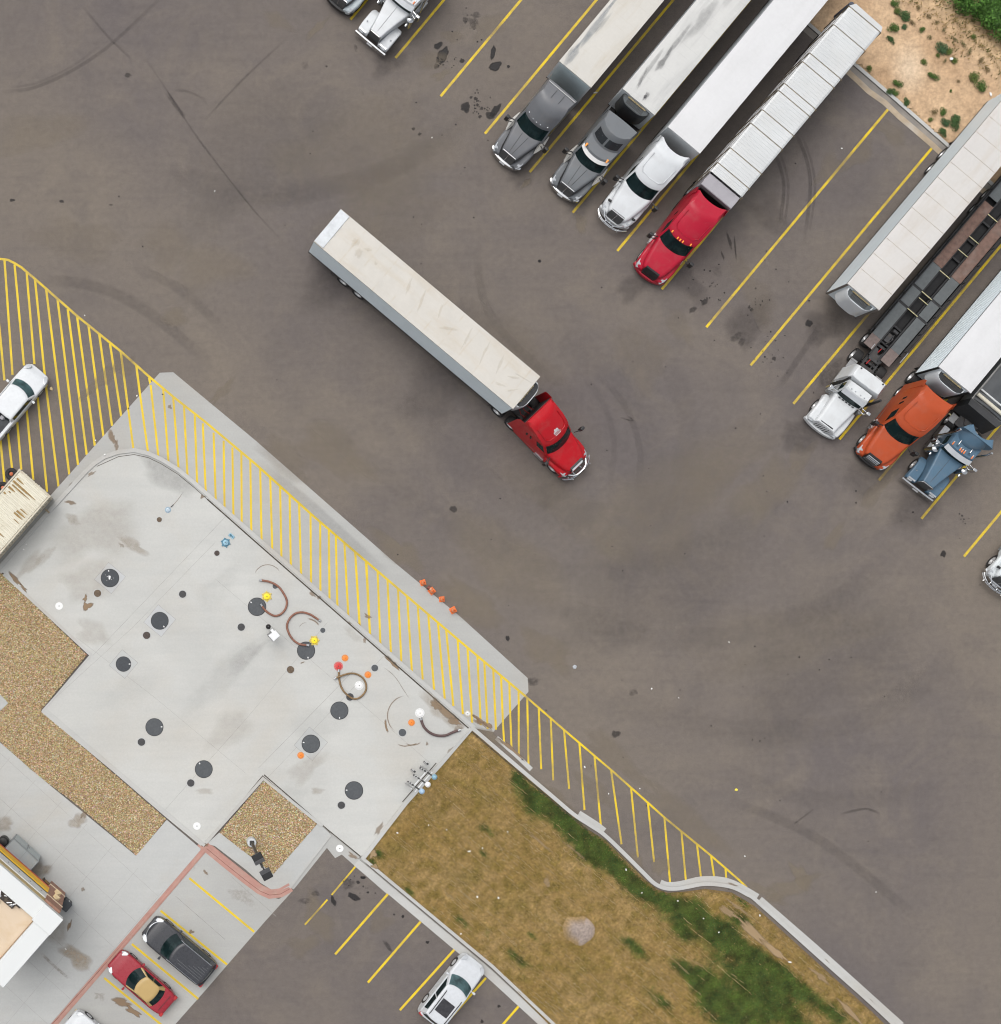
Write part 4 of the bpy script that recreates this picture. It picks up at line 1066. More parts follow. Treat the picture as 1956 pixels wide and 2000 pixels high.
        r = MB(); r.loft([C0, C1, C2]); part(r, 'roof_fairing', body, root, 30)
        for a, b in ((.75, 3.75), (4.25, 7.25)):
            k = MB(); patch(k, C0, C1, a, b, .22, .86, .014, 8, 2); part(k, 'skylight', mat('smoked_glass', (.02, .023, .027), .25), root)
        for s in (-1, 1):
            k = MB(); k.cyl((-2.72, s * .84, 2.92), (-2.5, s * .84, 2.92), .08, .05, 10); part(k, 'roof_beacon', AMBER, root)
    if visor:
        k = MB(); V0 = ring(2.74, -2.22, -3.4, 1.02, .34, 0, dz=.03)
        rr = []
        for i in range(NF + 1):
            a = V0[i]; rr.append([(a[0] + .04, a[1], a[2] - .12), (a[0] + .06, a[1], a[2] - .09), (a[0] - .16, a[1], a[2] + .03), (a[0] - .18, a[1], a[2] - .02)])
        k.loft(rr); part(k, 'sun_visor', mat('visor_white', (.6, .6, .59), .4), root)
    # side extenders and the dark back wall
    for s in (-1, 1):
        e = MB()
        e.loft([[(-L + .02, s * 1.19, .75), (-L + .02, s * 1.225, .75), (-L + .02, s * 1.225, 3.55), (-L + .02, s * 1.16, 3.72)], [(-L - .5, s * 1.21, .8), (-L - .5, s * 1.24, .8), (-L - .5, s * 1.24, 3.3), (-L - .38, s * 1.19, 3.66)]])
        part(e, 'side_extender', body, root)
        sk = MB(); sk.box(-2.5, -4.6, s * 1.16, s * 1.20, .30, .62, .02); part(sk, 'side_skirt', body, root)
        gb = MB()
        for z in (.35, .7): gb.box(-1.95, -2.65, s * 1.10, s * 1.27, z, z + .06)
        part(gb, 'step', ALLOY, root)
        if chrome_wings:
            cw = MB()
            cw.loft([[(-1.5, s * 1.14, 1.25), (-1.5, s * 1.2, 1.22), (-1.53, s * 1.17, 1.3)], [(-2.0, s * 1.0, 1.55), (-2.0, s * 1.40, 1.5), (-2.05, s * 1.2, 1.66)], [(-2.75, s * 1.18, 1.7), (-2.75, s * 1.26, 1.7), (-2.75, s * 1.2, 1.78)]])
            part(cw, 'side_trim', mat('bright_trim', (.5, .49, .46), .4, .3), root)
    if dark_back:
        b = MB(); b.box(-L - .03, -L + .01, -1.1, 1.1, 1.1, 3.5); part(b, 'cab_back', BLACK, root)
        b = MB()
        for y in (-.35, 0, .35): b.tube([(-L - .03, y, 1.7), (-L - .35, y, 1.35), (-L - .75, y * .6, 1.6)], .022, 6)
        part(b, 'air_hose', REDLENS, root)
    mirrors(root, mir)
    undercarriage(root, L)
    return root

def classic_tractor(name, label, loc, rz, col, L=5.6, fairing=False, sleeper=True, group=None, horns=True):
    root = empty(name, label, 'truck', loc, rz, group)
    body = paint(name + '_' + '%02d%02d%02d' % tuple(int(c * 99) for c in col), col)
    h = MB()
    h.loft([sec(-.32, .42, .75, 1.68, .10), sec(-.9, .52, .78, 1.75, .12), sec(-1.7, .68, .8, 1.85, .13, crown=.02), sec(-2.55, .88, .85, 1.95, .14, crown=.02), sec(-2.75, .92, .85, 1.96, .14)])
    part(h, 'hood', body, root)
    sm = MB(); sm.tube([(-.5, 0, 1.695), (-1.6, 0, 1.862), (-2.6, 0, 1.968)], .012, 5); part(sm, 'hood_hinge', STEEL, root)
    for s in (-1, 1):
        f = MB(); rs = []
        for x, yi, yo, z0, z1 in ((-.12, .46, 1.16, .62, .95), (-.25, .46, 1.19, .62, 1.02), (-.6, .50, 1.21, .75, 1.10), (-1.0, .54, 1.21, 1.0, 1.14), (-1.45, .62, 1.21, 1.0, 1.12), (-1.75, .66, 1.2, .75, 1.0), (-1.95, .7, 1.12, .6, .85)):
            rs.append(sec(x, (yo - yi) / 2, z0, z1, .10, 3, cy=s * (yo + yi) / 2))
        f.loft(rs); part(f, 'fender', body, root)
        l = MB(); l.box(-.16, -.02, s * .72, s * 1.06, .78, .98, .03); part(l, 'headlight', LAMPGLASS, root)
        tr = MB(); tr.box(-.22, -.1, s * .58, s * 1.1, 1.035, 1.065); part(tr, 'fender_trim', CHROME, root)
        t = MB(); t.cyl((-.85, s * .98, 1.12), (-.78, s * .98, 1.22), .05, .04, 8); part(t, 'turn_signal', CHROME, root)
        a = MB(); a.lathe([(.16, 0), (.20, .04), (.20, .95), (.22, .98), (.22, 1.05), (.14, 1.12), (.02, 1.13)], (-2.45, s * 1.18, 1.0), 20); part(a, 'air_cleaner', CHROME, root)
        a = MB(); a.cyl((-2.15, s * 1.16, 1.75), (-2.0, s * 1.16, 1.75), .09, .07, 12); part(a, 'intake_horn', CHROME, root)
        e = MB(); e.tube([(-3.75, s * 1.22, .8), (-3.75, s * 1.22, 3.3), (-3.9, s * 1.24, 3.65)], .075, 10); part(e, 'exhaust_stack', CHROME, root)
        bx = MB(); bx.box(-2.75, -3.45, s * .78, s * 1.25, .35, .85, .03); bx.box(-2.7, -3.5, s * .76, s * 1.27, .86, .92); part(bx, 'step_box', ALLOY, root)
        bx = MB(); bx.box(-3.7, -4.7, s * .78, s * 1.25, .4, 1.0, .03); part(bx, 'tool_box', ALLOY, root)
    g = MB(); g.box(-.31, -.22, -.40, .40, .72, 1.66); part(g, 'grille', mat('grille_mesh', (.085, .088, .09), .45, .4, .3, 22), root)
    g = MB()
    g.tube([(-.23, -.42, .7), (-.23, -.42, 1.6), (-.25, -.34, 1.69), (-.25, .34, 1.69), (-.23, .42, 1.6), (-.23, .42, .7)], .04, 6)
    part(g, 'grille_trim', CHROME, root)
    part(bumper_strip(.1, 1.24, .02, .28, .72, .10), 'bumper', CHROME, root)
    p_ = MB(); p_.box(.105, .135, -.2, .2, .36, .5); part(p_, 'number_plate', mat('plate', (.55, .56, .57), .5), root)
    xr = -4.05
    A0 = ring(.75, -2.7, xr, 1.0, .06, .02, 1.05); A1 = ring(1.95, -2.68, xr, 1.02, .12, .02, 1.06); A2 = ring(2.55, -2.9, xr, .98, .12, .02, 1.04); A3 = ring(2.72, -3.02, xr, .88, .12, .02, .96)
    c = MB(); c.loft([A0, A1, A2, A3]); part(c, 'cab', body, root)
    ws = MB(); patch(ws, A1, A2, .4, NF - .4, .06, .94, .014, 10, 3); part(ws, 'windshield', GLASS, root)
    for a, b in ((NF + .6, NF + 4.4), (2 * NF + 2 * NS - 4.4, 2 * NF + 2 * NS - .6)):
        w_ = MB(); patch(w_, A1, A2, a, b, .05, .85, .012, 6, 2); part(w_, 'side_window', GLASS, root)
    k = MB(); rr = []
    for i in range(NF + 1):
        a = A2[i]; rr.append([(a[0] + .30, a[1] * 1.0, a[2] - .06), (a[0] + .31, a[1], a[2] - .03), (a[0] - .02, a[1] * .97, a[2] + .10), (a[0] - .04, a[1] * .97, a[2] + .03)])
    k.loft(rr); part(k, 'sun_visor', mat('visor_bright', (.48, .50, .52), .35, .4), root)
    markers(root, [-3.22, -3.17, -3.16, -3.17, -3.22], [-.75, -.16, 0, .16, .75], 2.735, mat('orange_lens', (.62, .18, .06), .35), .13)
    markers(root, [-3.36, -3.31, -3.30, -3.31, -3.36], [-.75, -.16, 0, .16, .75], 2.742, CHROME, .07)
    if horns:
        for s in (-.45, .45):
            q = MB(); q.cyl((-3.9, s, 2.80), (-3.35, s, 2.80), .022, .03, 8); q.cyl((-3.35, s, 2.80), (-3.22, s, 2.80), .03, .085, 10); part(q, 'air_horn', CHROME, root)
    if sleeper:
        S0 = ring(.8, xr - .05, -L, 1.14, .02, .02); S1 = ring(2.85, xr - .05, -L, 1.14, .02, .02); S2 = ring(3.0, xr - .1, -L + .05, 1.02, .02, .02)
        q = MB(); q.loft([S0, S1, S2]); part(q, 'sleeper', body, root)
    if fairing:
        F0 = ring(2.72, -3.55, -L, .95, .55, .02, 1.12); F1 = ring(3.1, -3.65, -L, .98, .65, .02, 1.2); F2 = ring(3.55, -4.05, -L, .92, .55, .02, 1.16); F3 = ring(3.68, -4.3, -L + .03, .78, .4, .02, 1.02)
        q = MB(); q.loft([F0, F1, F2, F3]); part(q, 'roof_fairing', body, root, 30)
    mirrors(root, CHROME, -2.85, 1.04, 2.2, .45, .1)
    undercarriage(root, L, axles=(-5.6 - (L - 5.0), -6.85 - (L - 5.0)), rear=-7.2 - (L - 5.0), wb=(-1.15,))
    return root

def box_trailer(name, label, loc, rz, L=16.15, W=2.58, z0=1.12, z1=4.05, roofm=None, sidem=None, wrinkle=0.01, grooves=0, reefer=None, ribs=0, trim=None, frontm=None, overhang=.01, scallop=False, group=None, seed=0, rim=RIM, tandem=None):
    root = empty(name, label, 'trailer', loc, rz, group)
    hw = W / 2
    ta = tandem or (-L + 2.9, -L + 4.15)
    b = MB()
    side = []
    if grooves:
        prof = []
        for i in range(grooves):
            za = z0 + (z1 - .12 - z0) * i / grooves; zb_ = z0 + (z1 - .12 - z0) * (i + 1) / grooves
            prof += [(0, za), (0, za + (zb_ - za) * .62), (-.03, za + (zb_ - za) * .70), (-.03, za + (zb_ - za) * .92)]
        prof += [(0, z1 - .12), (0, z1 - .03)]
    else: prof = [(0, z0), (0, z1 - .03)]
    def cs(x):
        return [(x, hw + d, z) for d, z in prof] + [(x, -(hw + d), z) for d, z in reversed(prof)]
    b.loft([cs(0), cs(-L)])
    part(b, 'trailer_body', sidem, root, 25)
    # roof: a thin skin with its own creases
    r = MB(); nx_, ny_ = 90, 12
    g = []
    for i in range(nx_ + 1):
        row = []
        for j in range(ny_ + 1):
            x = overhang - (L + 2 * overhang) * i / nx_; y = -hw - overhang + (W + 2 * overhang) * j / ny_
            e = min(1, min(j, ny_ - j) / 2.0)
            z = z1 + .02 * e + wrinkle * e * (mnoise.noise((x * .9 + seed, y * 1.6, seed)) + .7 * mnoise.noise((x * 2.3 + seed, y * 2.9, seed + 4)))
            if scallop: z += .018 * (math.sin(x * 5.2) * (1 - e) + .4 * math.sin(x * 5.2) * e)
            if wrinkle > .02 and x > -2.2:
                k = (x + 2.2) / 2.2
                z += .05 * k * mnoise.noise((x * 2.2 + y * 2.6, y * 3.4 - x, seed + 9)) * e
            row.append((x, y, z))
        g.append(row)
    vv = [r._v(q) for q in g]
    for a, c in zip(vv, vv[1:]):
        for j in range(ny_): r.bm.faces.new((a[j], c[j], c[j + 1], a[j + 1]))
    edge = [g[i][0] for i in range(nx_ + 1)] + [g[nx_][j] for j in range(1, ny_ + 1)] + [g[i][ny_] for i in range(nx_ - 1, -1, -1)] + [g[0][j] for j in range(ny_ - 1, 0, -1)]
    e1 = r._v(edge); e2 = r._v([(p[0], p[1], z1 - .09) for p in edge])
    for i in range(len(e1)):
        j = (i + 1) % len(e1); r.bm.faces.new((e1[i], e1[j], e2[j], e2[i]))
    part(r, 'roof', roofm, root, 50)
    if grooves:
        for s in (-1, 1):
            q = MB(); q.box(-L, 0, s * hw - .012, s * hw + .012, z1 - .16, z1 - .10); part(q, 'roof_rail', STEEL, root)  # dark strip marking the gap line between roof and side
    if ribs:
        q = MB()
        for i in range(1, ribs): q.box(-L * i / ribs - .006, -L * i / ribs + .006, -hw + .02, hw - .02, z1 + .01, z1 + .024 + wrinkle)
        part(q, 'roof_seam', mat('roof_seam_rust', (.41, .355, .29), .8, var=.35, scale=1.5), root)
    if trim:
        for s in (-1, 1):
            q = MB(); q.box(.0, .03, s * (hw - .14), s * (hw + .012), z0, z1 - .1); part(q, 'corner_trim', trim, root)
    q = MB()
    for s in (-1, 1):
        q.box(-L, 0, s * (hw - .1), s * (hw + .015), z0 - .12, z0 + .02)
    for i in range(18): q.box(-.5 - i * (L - 1) / 17 - .05, -.5 - i * (L - 1) / 17 + .05, -hw + .1, hw - .1, z0 - .1, z0)
    part(q, 'floor_frame', STEEL, root)
    q = MB()
    for s in (-1, 1):
        q.box(-2.9, -2.75, s * .75 - .07, s * .75 + .07, .12, z0); q.box(-3.0, -2.65, s * .75 - .18, s * .75 + .18, .03, .12)
        part_ = None
    q.tube([(-2.82, -.75, .7), (-2.82, .75, .7)], .03, 6)
    part(q, 'landing_gear', STEEL, root)
    q = MB()
    for x in ta: q.cyl((x, -.95, .52), (x, .95, .52), .1, n=10)
    for s in (-1, 1): q.box(ta[0] - .9, ta[1] + .9, s * .5 - .06, s * .5 + .06, .72, 1.0)
    part(q, 'bogie', STEEL, root)
    for s in (-1, 1):
        for x in ta: wheel(root, x, s * 1.0, .5, .56, rim)
        q = MB(); q.box(ta[0] - .95, ta[0] - .91, s * .7, s * 1.26, .2, .95); part(q, 'mud_flap', BLACK, root)
        q = MB(); q.box(-L - .03, -L - .005, s * .02, s * (hw - .05), z0 + .05, z1 - .15); part(q, 'rear_door', sidem, root)
    q = MB(); q.box(-L - .06, -L + .06, -1.2, 1.2, .42, .54); q.box(-L - .02, -L + .08, -.6, -.5, .5, z0); q.box(-L - .02, -L + .08, .5, .6, .5, z0); part(q, 'rear_bumper', STEEL, root)
    if frontm:
        q = MB(); q.box(.005, .022, -hw + .13, hw - .13, z0 + .03, z1 - .1); part(q, 'front_panel', frontm, root)
    if reefer:
        shell, grill = reefer
        zA, zB = 1.9, 3.78
        def rr(z, dx, hw2):
            return [(.0, -hw2, z)] + [(dx * (1 - abs(t) ** 4 * .65), hw2 * t * .98, z) for t in [k / 8 for k in range(-8, 9)]] + [(.0, hw2, z)]
        q = MB(); q.loft([rr(zA, .42, .92), rr(zA + .25, .58, 1.02), rr(zB - .35, .60, 1.05), rr(zB, .55, 1.0)]); part(q, 'refrigeration_unit', shell, root)
        q = MB(); pl = [(.50 * (1 - abs(t) ** 5 * .45), .90 * t) for t in [k / 6 for k in range(-6, 7)]]
        q.slab([(.03, -.92)] + pl + [(.03, .92)], zB - .1, zB + .02); gr = part(q, 'fan_grille', grill, root)
        q = MB()
        for k in range(5): q.box(.12 + k * .07, .14 + k * .07, -.62, .62, zB + .02, zB + .045)
        part(q, 'grille_bars', STEEL, root)
        q = MB(); q.box(.02, .10, -.7, .7, zB + .02, zB + .07)
        for k in range(9): q.box(.05, .13, -.62 + k * .15, -.56 + k * .15, zB + .07, zB + .12)
        part(q, 'pipework', mat('brass_pipe', (.35, .29, .17), .5, .5, .5, 12), root)
    return root

def grime(root, name, lst, m, z):
    """soft dirty patches lying on a roof, each a part of its own"""
    for q, (x, y, rx, ry, rot, a) in enumerate(lst):
        V, F, C = [(x, y, z + .0006 * q)], [], [(a,) * 3]; n = 18; sd_ = random.uniform(0, 99)
        for fr, al in ((.5, a), (.8, a * .6), (1.0, 0)):
            for i in range(n):
                t = 2 * math.pi * i / n; k = 1 + .8 * mnoise.noise((math.cos(t) * 1.3 + sd_, math.sin(t) * 1.3, sd_))
                X, Y = rx * math.cos(t) * k * fr, ry * math.sin(t) * k * fr
                V.append((x + X * math.cos(rot) - Y * math.sin(rot), max(-1.26, min(1.26, y + X * math.sin(rot) + Y * math.cos(rot))), z + .0006 * q)); C.append((al,) * 3)
        for i in range(n):
            j = (i + 1) % n; F.append((0, 1 + i, 1 + j))
            for w in range(2):
                o = 1 + w * n; F.append((o + i, o + n + i, o + n + j, o + j))
        o = pydata(name, V, F, m, C); o.parent = root
# ---------------------------------------------------------------- cars
def car(name, label, cat, loc, rz, col, L=4.7, W=1.84, kind='sedan', group=None, roofc=None, glass_front=GLASS, H=1.45, clear=.22, trim=None, extra=None, rims=RIM):
    root = empty(name, label, cat, loc, rz, group)
    body = paint(name + '_' + '%02d%02d%02d' % tuple(int(c * 99) for c in col), col, .28, (.16, .14, .12), .05)
    hw = W / 2; k = L / 4.7
    bz = {'sedan': .92, 'suv': 1.08, 'pickup': 1.10}[kind]; hz = bz - (.06 if kind == 'sedan' else .05)
    secs = [(0.0, .66, .34, .60), (-.05, .76, .28, .66), (-.18, .86, clear, .72), (-.45, .96, clear, hz - .10), (-.8, .99, clear, hz - .03), (-1.3, 1.0, clear, hz + .02), (-1.7, 1.0, clear, bz), (-2.6, 1.0, clear, bz + .02)]
    if kind == 'sedan': secs += [(-3.7, 1.0, clear, bz + .05), (-4.2, .96, clear, bz + .04), (-4.5, .88, clear + .05, bz - .02), (-4.65, .78, .34, bz - .12), (-4.7, .66, .4, bz - .25)]
    else: secs += [(-3.7, 1.0, clear, bz + .04), (-4.35, .98, clear, bz + .03), (-4.6, .93, .3, bz), (-4.68, .86, .34, bz - .08), (-4.7, .8, .4, bz - .2)]
    b = MB()
    b.loft([sec(x * k, f * hw, z0, z1, min(.16, f * hw * .3), 4, crown=.03 if x > -1.8 else .0) for x, f, z0, z1 in secs])
    part(b, 'body', body, root)
    if kind == 'sedan': A = (ring(bz - .06, -1.32 * k, -4.02 * k, hw * .90, .30, .22), ring(H - .08, -2.12 * k, -3.42 * k, hw * .70, .20, .12), ring(H, -2.35 * k, -3.2 * k, hw * .56, .14, .1))
    elif kind == 'suv': A = (ring(bz - .05, -1.25 * k, -4.62 * k, hw * .94, .30, .10), ring(H - .08, -1.98 * k, -4.42 * k, hw * .80, .22, .12), ring(H, -2.15 * k, -4.3 * k, hw * .68, .18, .1))
    else: A = (ring(bz - .05, -1.02 * k, -3.38 * k, hw * .92, .30, .05), ring(H - .08, -1.55 * k, -3.28 * k, hw * .78, .22, .06), ring(H, -1.7 * k, -3.18 * k, hw * .66, .16, .04))
    c = MB(); c.loft([A[0], A[1]], cap=True); part(c, 'cabin', body if not trim else trim, root)
    rf = MB(); rf.loft([[(p[0], p[1], p[2] - .015) for p in A[1]], A[1], A[2]]); part(rf, 'roof', paint(name + '_roof', roofc, .35) if roofc else body, root, 50)
    ws = MB(); patch(ws, A[0], A[1], .4, NF - .4, .10, .93, .012, 12, 3); part(ws, 'windshield', glass_front, root)
    rw = MB(); patch(rw, A[0], A[1], NF + NS + .8, 2 * NF + NS - .8, .14, .9, .012, 10, 3); part(rw, 'rear_window', GLASS, root)
    cuts = [(.5, 2.9), (3.1, 5.3)] if kind != 'pickup' else [(.5, 5.3)]
    if kind == 'pickup': cuts = [(.6, 5.4)]
    for a, b_ in cuts:
        w1 = MB(); patch(w1, A[0], A[1], NF + a, NF + b_, .12, .86, .012, 8, 2); part(w1, 'side_window', GLASS, root)
        w2 = MB(); n2 = 2 * NF + 2 * NS; patch(w2, A[0], A[1], n2 - b_, n2 - a, .12, .86, .012, 8, 2); part(w2, 'side_window', GLASS, root)
    for s in (-1, 1):
        wheel(root, -.92 * k, s * (hw - .10), .34 if kind == 'sedan' else .39, .24, rims); wheel(root, -3.75 * k, s * (hw - .10), .34 if kind == 'sedan' else .39, .24, rims)
        l = MB(); l.loft([sec(-.10 * k, .10, hz - .28, hz - .20, .03, 2, cy=s * hw * .68), sec(-.26 * k, .17, hz - .26, hz - .09, .04, 2, cy=s * hw * .74), sec(-.5 * k, .07, hz - .2, hz - .06, .03, 2, cy=s * hw * .88)]); part(l, 'headlight', LAMPGLASS, root)
        t = MB(); t.box(-L + .0, -L + .22, s * hw * .62, s * hw * .93, bz - .22, bz - .04, .03); part(t, 'tail_light', REDLENS, root)
        m_ = MB(); m_.box(-1.72 * k, -1.58 * k, s * (hw + .02), s * (hw + .22), bz + .02, bz + .16, .04, 2); m_.tube([(-1.65 * k, s * (hw - .1), bz + .04), (-1.65 * k, s * (hw + .06), bz + .08)], .03, 6); part(m_, 'mirror', body if kind != 'suv' or not trim else BLACK, root)
    fr = bumper_strip(.005, hw * .7, .12, .36, .58, .1); part(fr, 'grille', BLACK, root)
    return root, A, body
# ================================================================ THE TRUCKS
ROOF_CREAM = roof_mat('roof_cream', (.49, .475, .44), (.41, .36, .28), .5)
ROOF_TAN = roof_mat('roof_tan', (.485, .465, .425), (.42, .35, .25), .4, 1.35, .45)
ROOF_SMOKE = roof_mat('roof_sooty', (.49, .49, .475), (.30, .30, .30), .45)
ROOF_WHITE = roof_mat('roof_white', (.55, .553, .56), (.47, .47, .465), .35, .61, .2)
ROOF_GREYW = roof_mat('roof_offwhite', (.50, .485, .465), (.43, .38, .32), .5, .62, .15)
SIDE_BLUE = mat('side_pale_steel', (.57, .635, .665), .45, 0, .04, .8, (.50, .53, .54), .8, .4)
SIDE_WHITE = mat('side_white', (.54, .57, .585), .45, 0, .04, .8, (.36, .35, .33), .7, .35)
FRONT_BLUE = mat('front_pale_blue', (.46, .54, .56), .45, 0, .08, .9, (.16, .20, .21), .5, .7)
FRONT_GREY = mat('front_grey', (.55, .57, .575), .45, 0, .10, .7, (.22, .23, .23), .7, .6)
SHELL = mat('reefer_shell', (.54, .57, .59), .4, 0, .04, 2)
SHELL_D = mat('reefer_shell_dark', (.035, .038, .04), .45, 0, .2, 2)
GRILLE_D = mat('reefer_grille', (.022, .024, .026), .6, .2, .4, 14)
GRILLE_G = mat('reefer_grille_grey', (.07, .08, .085), .5, .3, .3, 14)
def at(px, py, h=.6):
    x, y = P(px, py, h); return (x, y, 0)

RED = (.40, .006, .012); GREY = (.125, .13, .14); ORANGE = (.37, .062, .019); BLUE = (.075, .135, .195); WHITE = (.55, .57, .585)
# the moving truck
rz11 = hd(98.8, 101.8)
t11 = aero_tractor('semi_tractor', 'red semi truck cab driving across the open asphalt, white emblem on its roof', at(1127, 915.5), rz11, RED, L=4.75, grille='bars', guard=True, vents=2, amber=False, wide=True)
e = MB()
def roofpt(x, y):   # on the slope of the raised roof
    t = (x + 2.58) / (-3.15 + 2.58)
    return (x, y, 2.95 + (3.4 - 2.95) * t + .03)
for (cx, cy, r_) in [(-3.04, .10, .10), (-3.08, -.04, .08), (-2.96, .16, .06)]:
    e.face([roofpt(cx + r_ * math.cos(a * .785), cy + r_ * math.sin(a * .785)) for a in range(8)])
for row, x in enumerate((-2.90, -2.80)):
    for k in range(6 - row):
        y = -.20 + .085 * k + .05 * row
        e.face([roofpt(x, y), roofpt(x + .075, y), roofpt(x + .075, y + .05), roofpt(x, y + .06)])
e.face([roofpt(-3.02, -.2), roofpt(-2.93, -.22), roofpt(-2.93, .22), roofpt(-2.97, .2)])
part(e, 'roof_emblem', mat('emblem_white', (.65, .62, .63), .5), t11)
tr11 = box_trailer('semi_trailer', 'long cream roofed trailer with ribbed pale steel sides behind the moving red truck', at(1028.5, 766.5, 4.05), hd(388, 326), L=16.2, roofm=ROOF_TAN, sidem=SIDE_BLUE, wrinkle=.035, grooves=16, reefer=(SHELL, GRILLE_D), overhang=.03, seed=3, trim=BLACK)

q = MB(); q.box(-16.22, -15.5, -1.28, 1.28, 4.06, 4.115, .02)
for y in (-.75, -.2, .35): q.box(-16.1, -15.4, y, y + .025, 4.11, 4.125)
part(q, 'rear_roof_panel', mat('rear_panel_pale', (.50, .525, .545), .4, 0, .12, 3), tr11)
# the upper row, from the left
aero_tractor('semi_tractor', 'pale grey truck nose cut by the top edge, left of the long nosed white truck', at(655, 14), BAY, (.42, .47, .49), L=4.8, bumper='black', seam=True, grille='mesh')
def squash(root, k=.9):
    done = set()
    for c in root.children:
        if c.name.split('.')[0] in ('wheel', 'chassis', 'fifth_wheel', 'mud_flap'): continue
        if c.data.name in done: continue
        done.add(c.data.name); c.data.transform(Matrix.Scale(k, 4, Vector((1, 0, 0))))
t1 = classic_tractor('semi_tractor', 'white long nosed truck with round chrome air cleaners at the top edge', at(724, 83.5), BAY, WHITE, L=6.6)
squash(t1)
t2 = aero_tractor('semi_tractor', 'dark grey truck with a tall roof reaching its cream roofed trailer', at(981.6, 317.6), hd(-89.3, 105.6), GREY, L=4.75, roof='long', seam=True, bumper='chrome', grille='mesh', chrome_wings=True)
tr2 = box_trailer('semi_trailer', 'cream roofed box trailer with pale blue front behind the tall dark grey truck', at(1124, 145, 4.05), BAY, roofm=ROOF_CREAM, sidem=SIDE_WHITE, wrinkle=.012, frontm=FRONT_BLUE, seed=11)
t3 = aero_tractor('semi_tractor', 'grey truck with two dark sleeper skylights and a pale sun visor', at(1095, 380.6), hd(-92, 113), (.135, .145, .155), L=4.9, roof='step', seam=True, bumper='chrome', grille='mesh', chrome_wings=True, visor=True)
tr3 = box_trailer('semi_trailer', 'white reefer trailer with black soot smears on its roof behind the skylight truck', at(1248, 199, 4.05), BAY, roofm=ROOF_SMOKE, sidem=SIDE_WHITE, wrinkle=.03, reefer=(SHELL_D, GRILLE_G), seed=5)
t4 = aero_tractor('semi_tractor', 'white truck with a chrome tube bumper guard and pointed roof corners', at(1193, 433), hd(-91.6, 113.3), WHITE, L=4.65, guard=True, hood_mirrors=True, vents=1, rear_tip=.35, amber=False, grille='mesh', wide=True)
box_trailer('semi_trailer', 'clean bright white box trailer with scalloped roof edge and grey front', at(1336.5, 273.7, 4.05), BAY, roofm=ROOF_WHITE, sidem=SIDE_WHITE, wrinkle=.006, frontm=FRONT_GREY, scallop=True, seed=8)
t5 = aero_tractor('semi_tractor', 'parked crimson truck pulling the load of ribbed white panels', at(1261, 543), hd(-91, 121), (.36, .007, .026), L=5.05, rear_tip=.25, vents=1, grille='dark', wide=True)

SOOT = stain_mat('roof_soot', (.05, .05, .055), .8, 3, .3, True); POND = stain_mat('roof_pond', (.22, .245, .27), .7, 2.5, .3, True); TANST = stain_mat('roof_tan_stain', (.45, .345, .215), .8, 3, .3, True)
grime(tr3, 'soot_smear', [(-.55, .1, .35, .16, .2, 0.60), (-.5, .1, .12, .1, 0, 0.72), (-2.9, -.45, .9, .22, .1, 0.52), (-4.2, -.55, 1.3, .16, .05, 0.36), (-2.2, -.85, 1.3, .14, .1, 0.32), (-6.5, -.3, 1.8, .3, .05, 0.24), (-9.5, .2, 2.2, .35, 0, 0.20), (-1.2, -.8, .8, .12, .3, 0.32)], SOOT, 4.112)
grime(tr2, 'damp_smear', [(-2.6, -.98, 1.9, .20, .02, 0.60), (-.8, -.9, .7, .3, .1, 0.52), (-5.6, -1.05, 1.8, .12, 0, 0.38), (-3.4, -.7, 1.0, .12, .05, 0.26)], POND, 4.108)
grime(tr11, 'tan_stain', [(-14.2, .3, .35, .25, .4, 0.23), (-13.6, -.1, .25, .3, 0, 0.21), (-13.3, .45, .3, .14, .6, 0.21), (-12.4, .1, .14, .12, 0, 0.25), (-9.9, .35, .10, .55, .35, 0.23), (-8.7, .2, .10, .7, .3, 0.25), (-7.4, .4, .09, .6, .35, 0.19), (-6.3, -.1, .5, .12, .6, 0.23), (-5.0, .1, .08, .8, .2, 0.21), (-3.6, .2, .09, .75, .25, 0.23), (-2.4, .3, .10, .6, .3, 0.21), (-1.2, .2, .5, .07, .5, 0.25), (-.8, -.5, .45, .06, .9, 0.25), (-.7, .55, .6, .06, .2, 0.25), (-1.6, -.7, .5, .08, .3, 0.21)], TANST, 4.135)
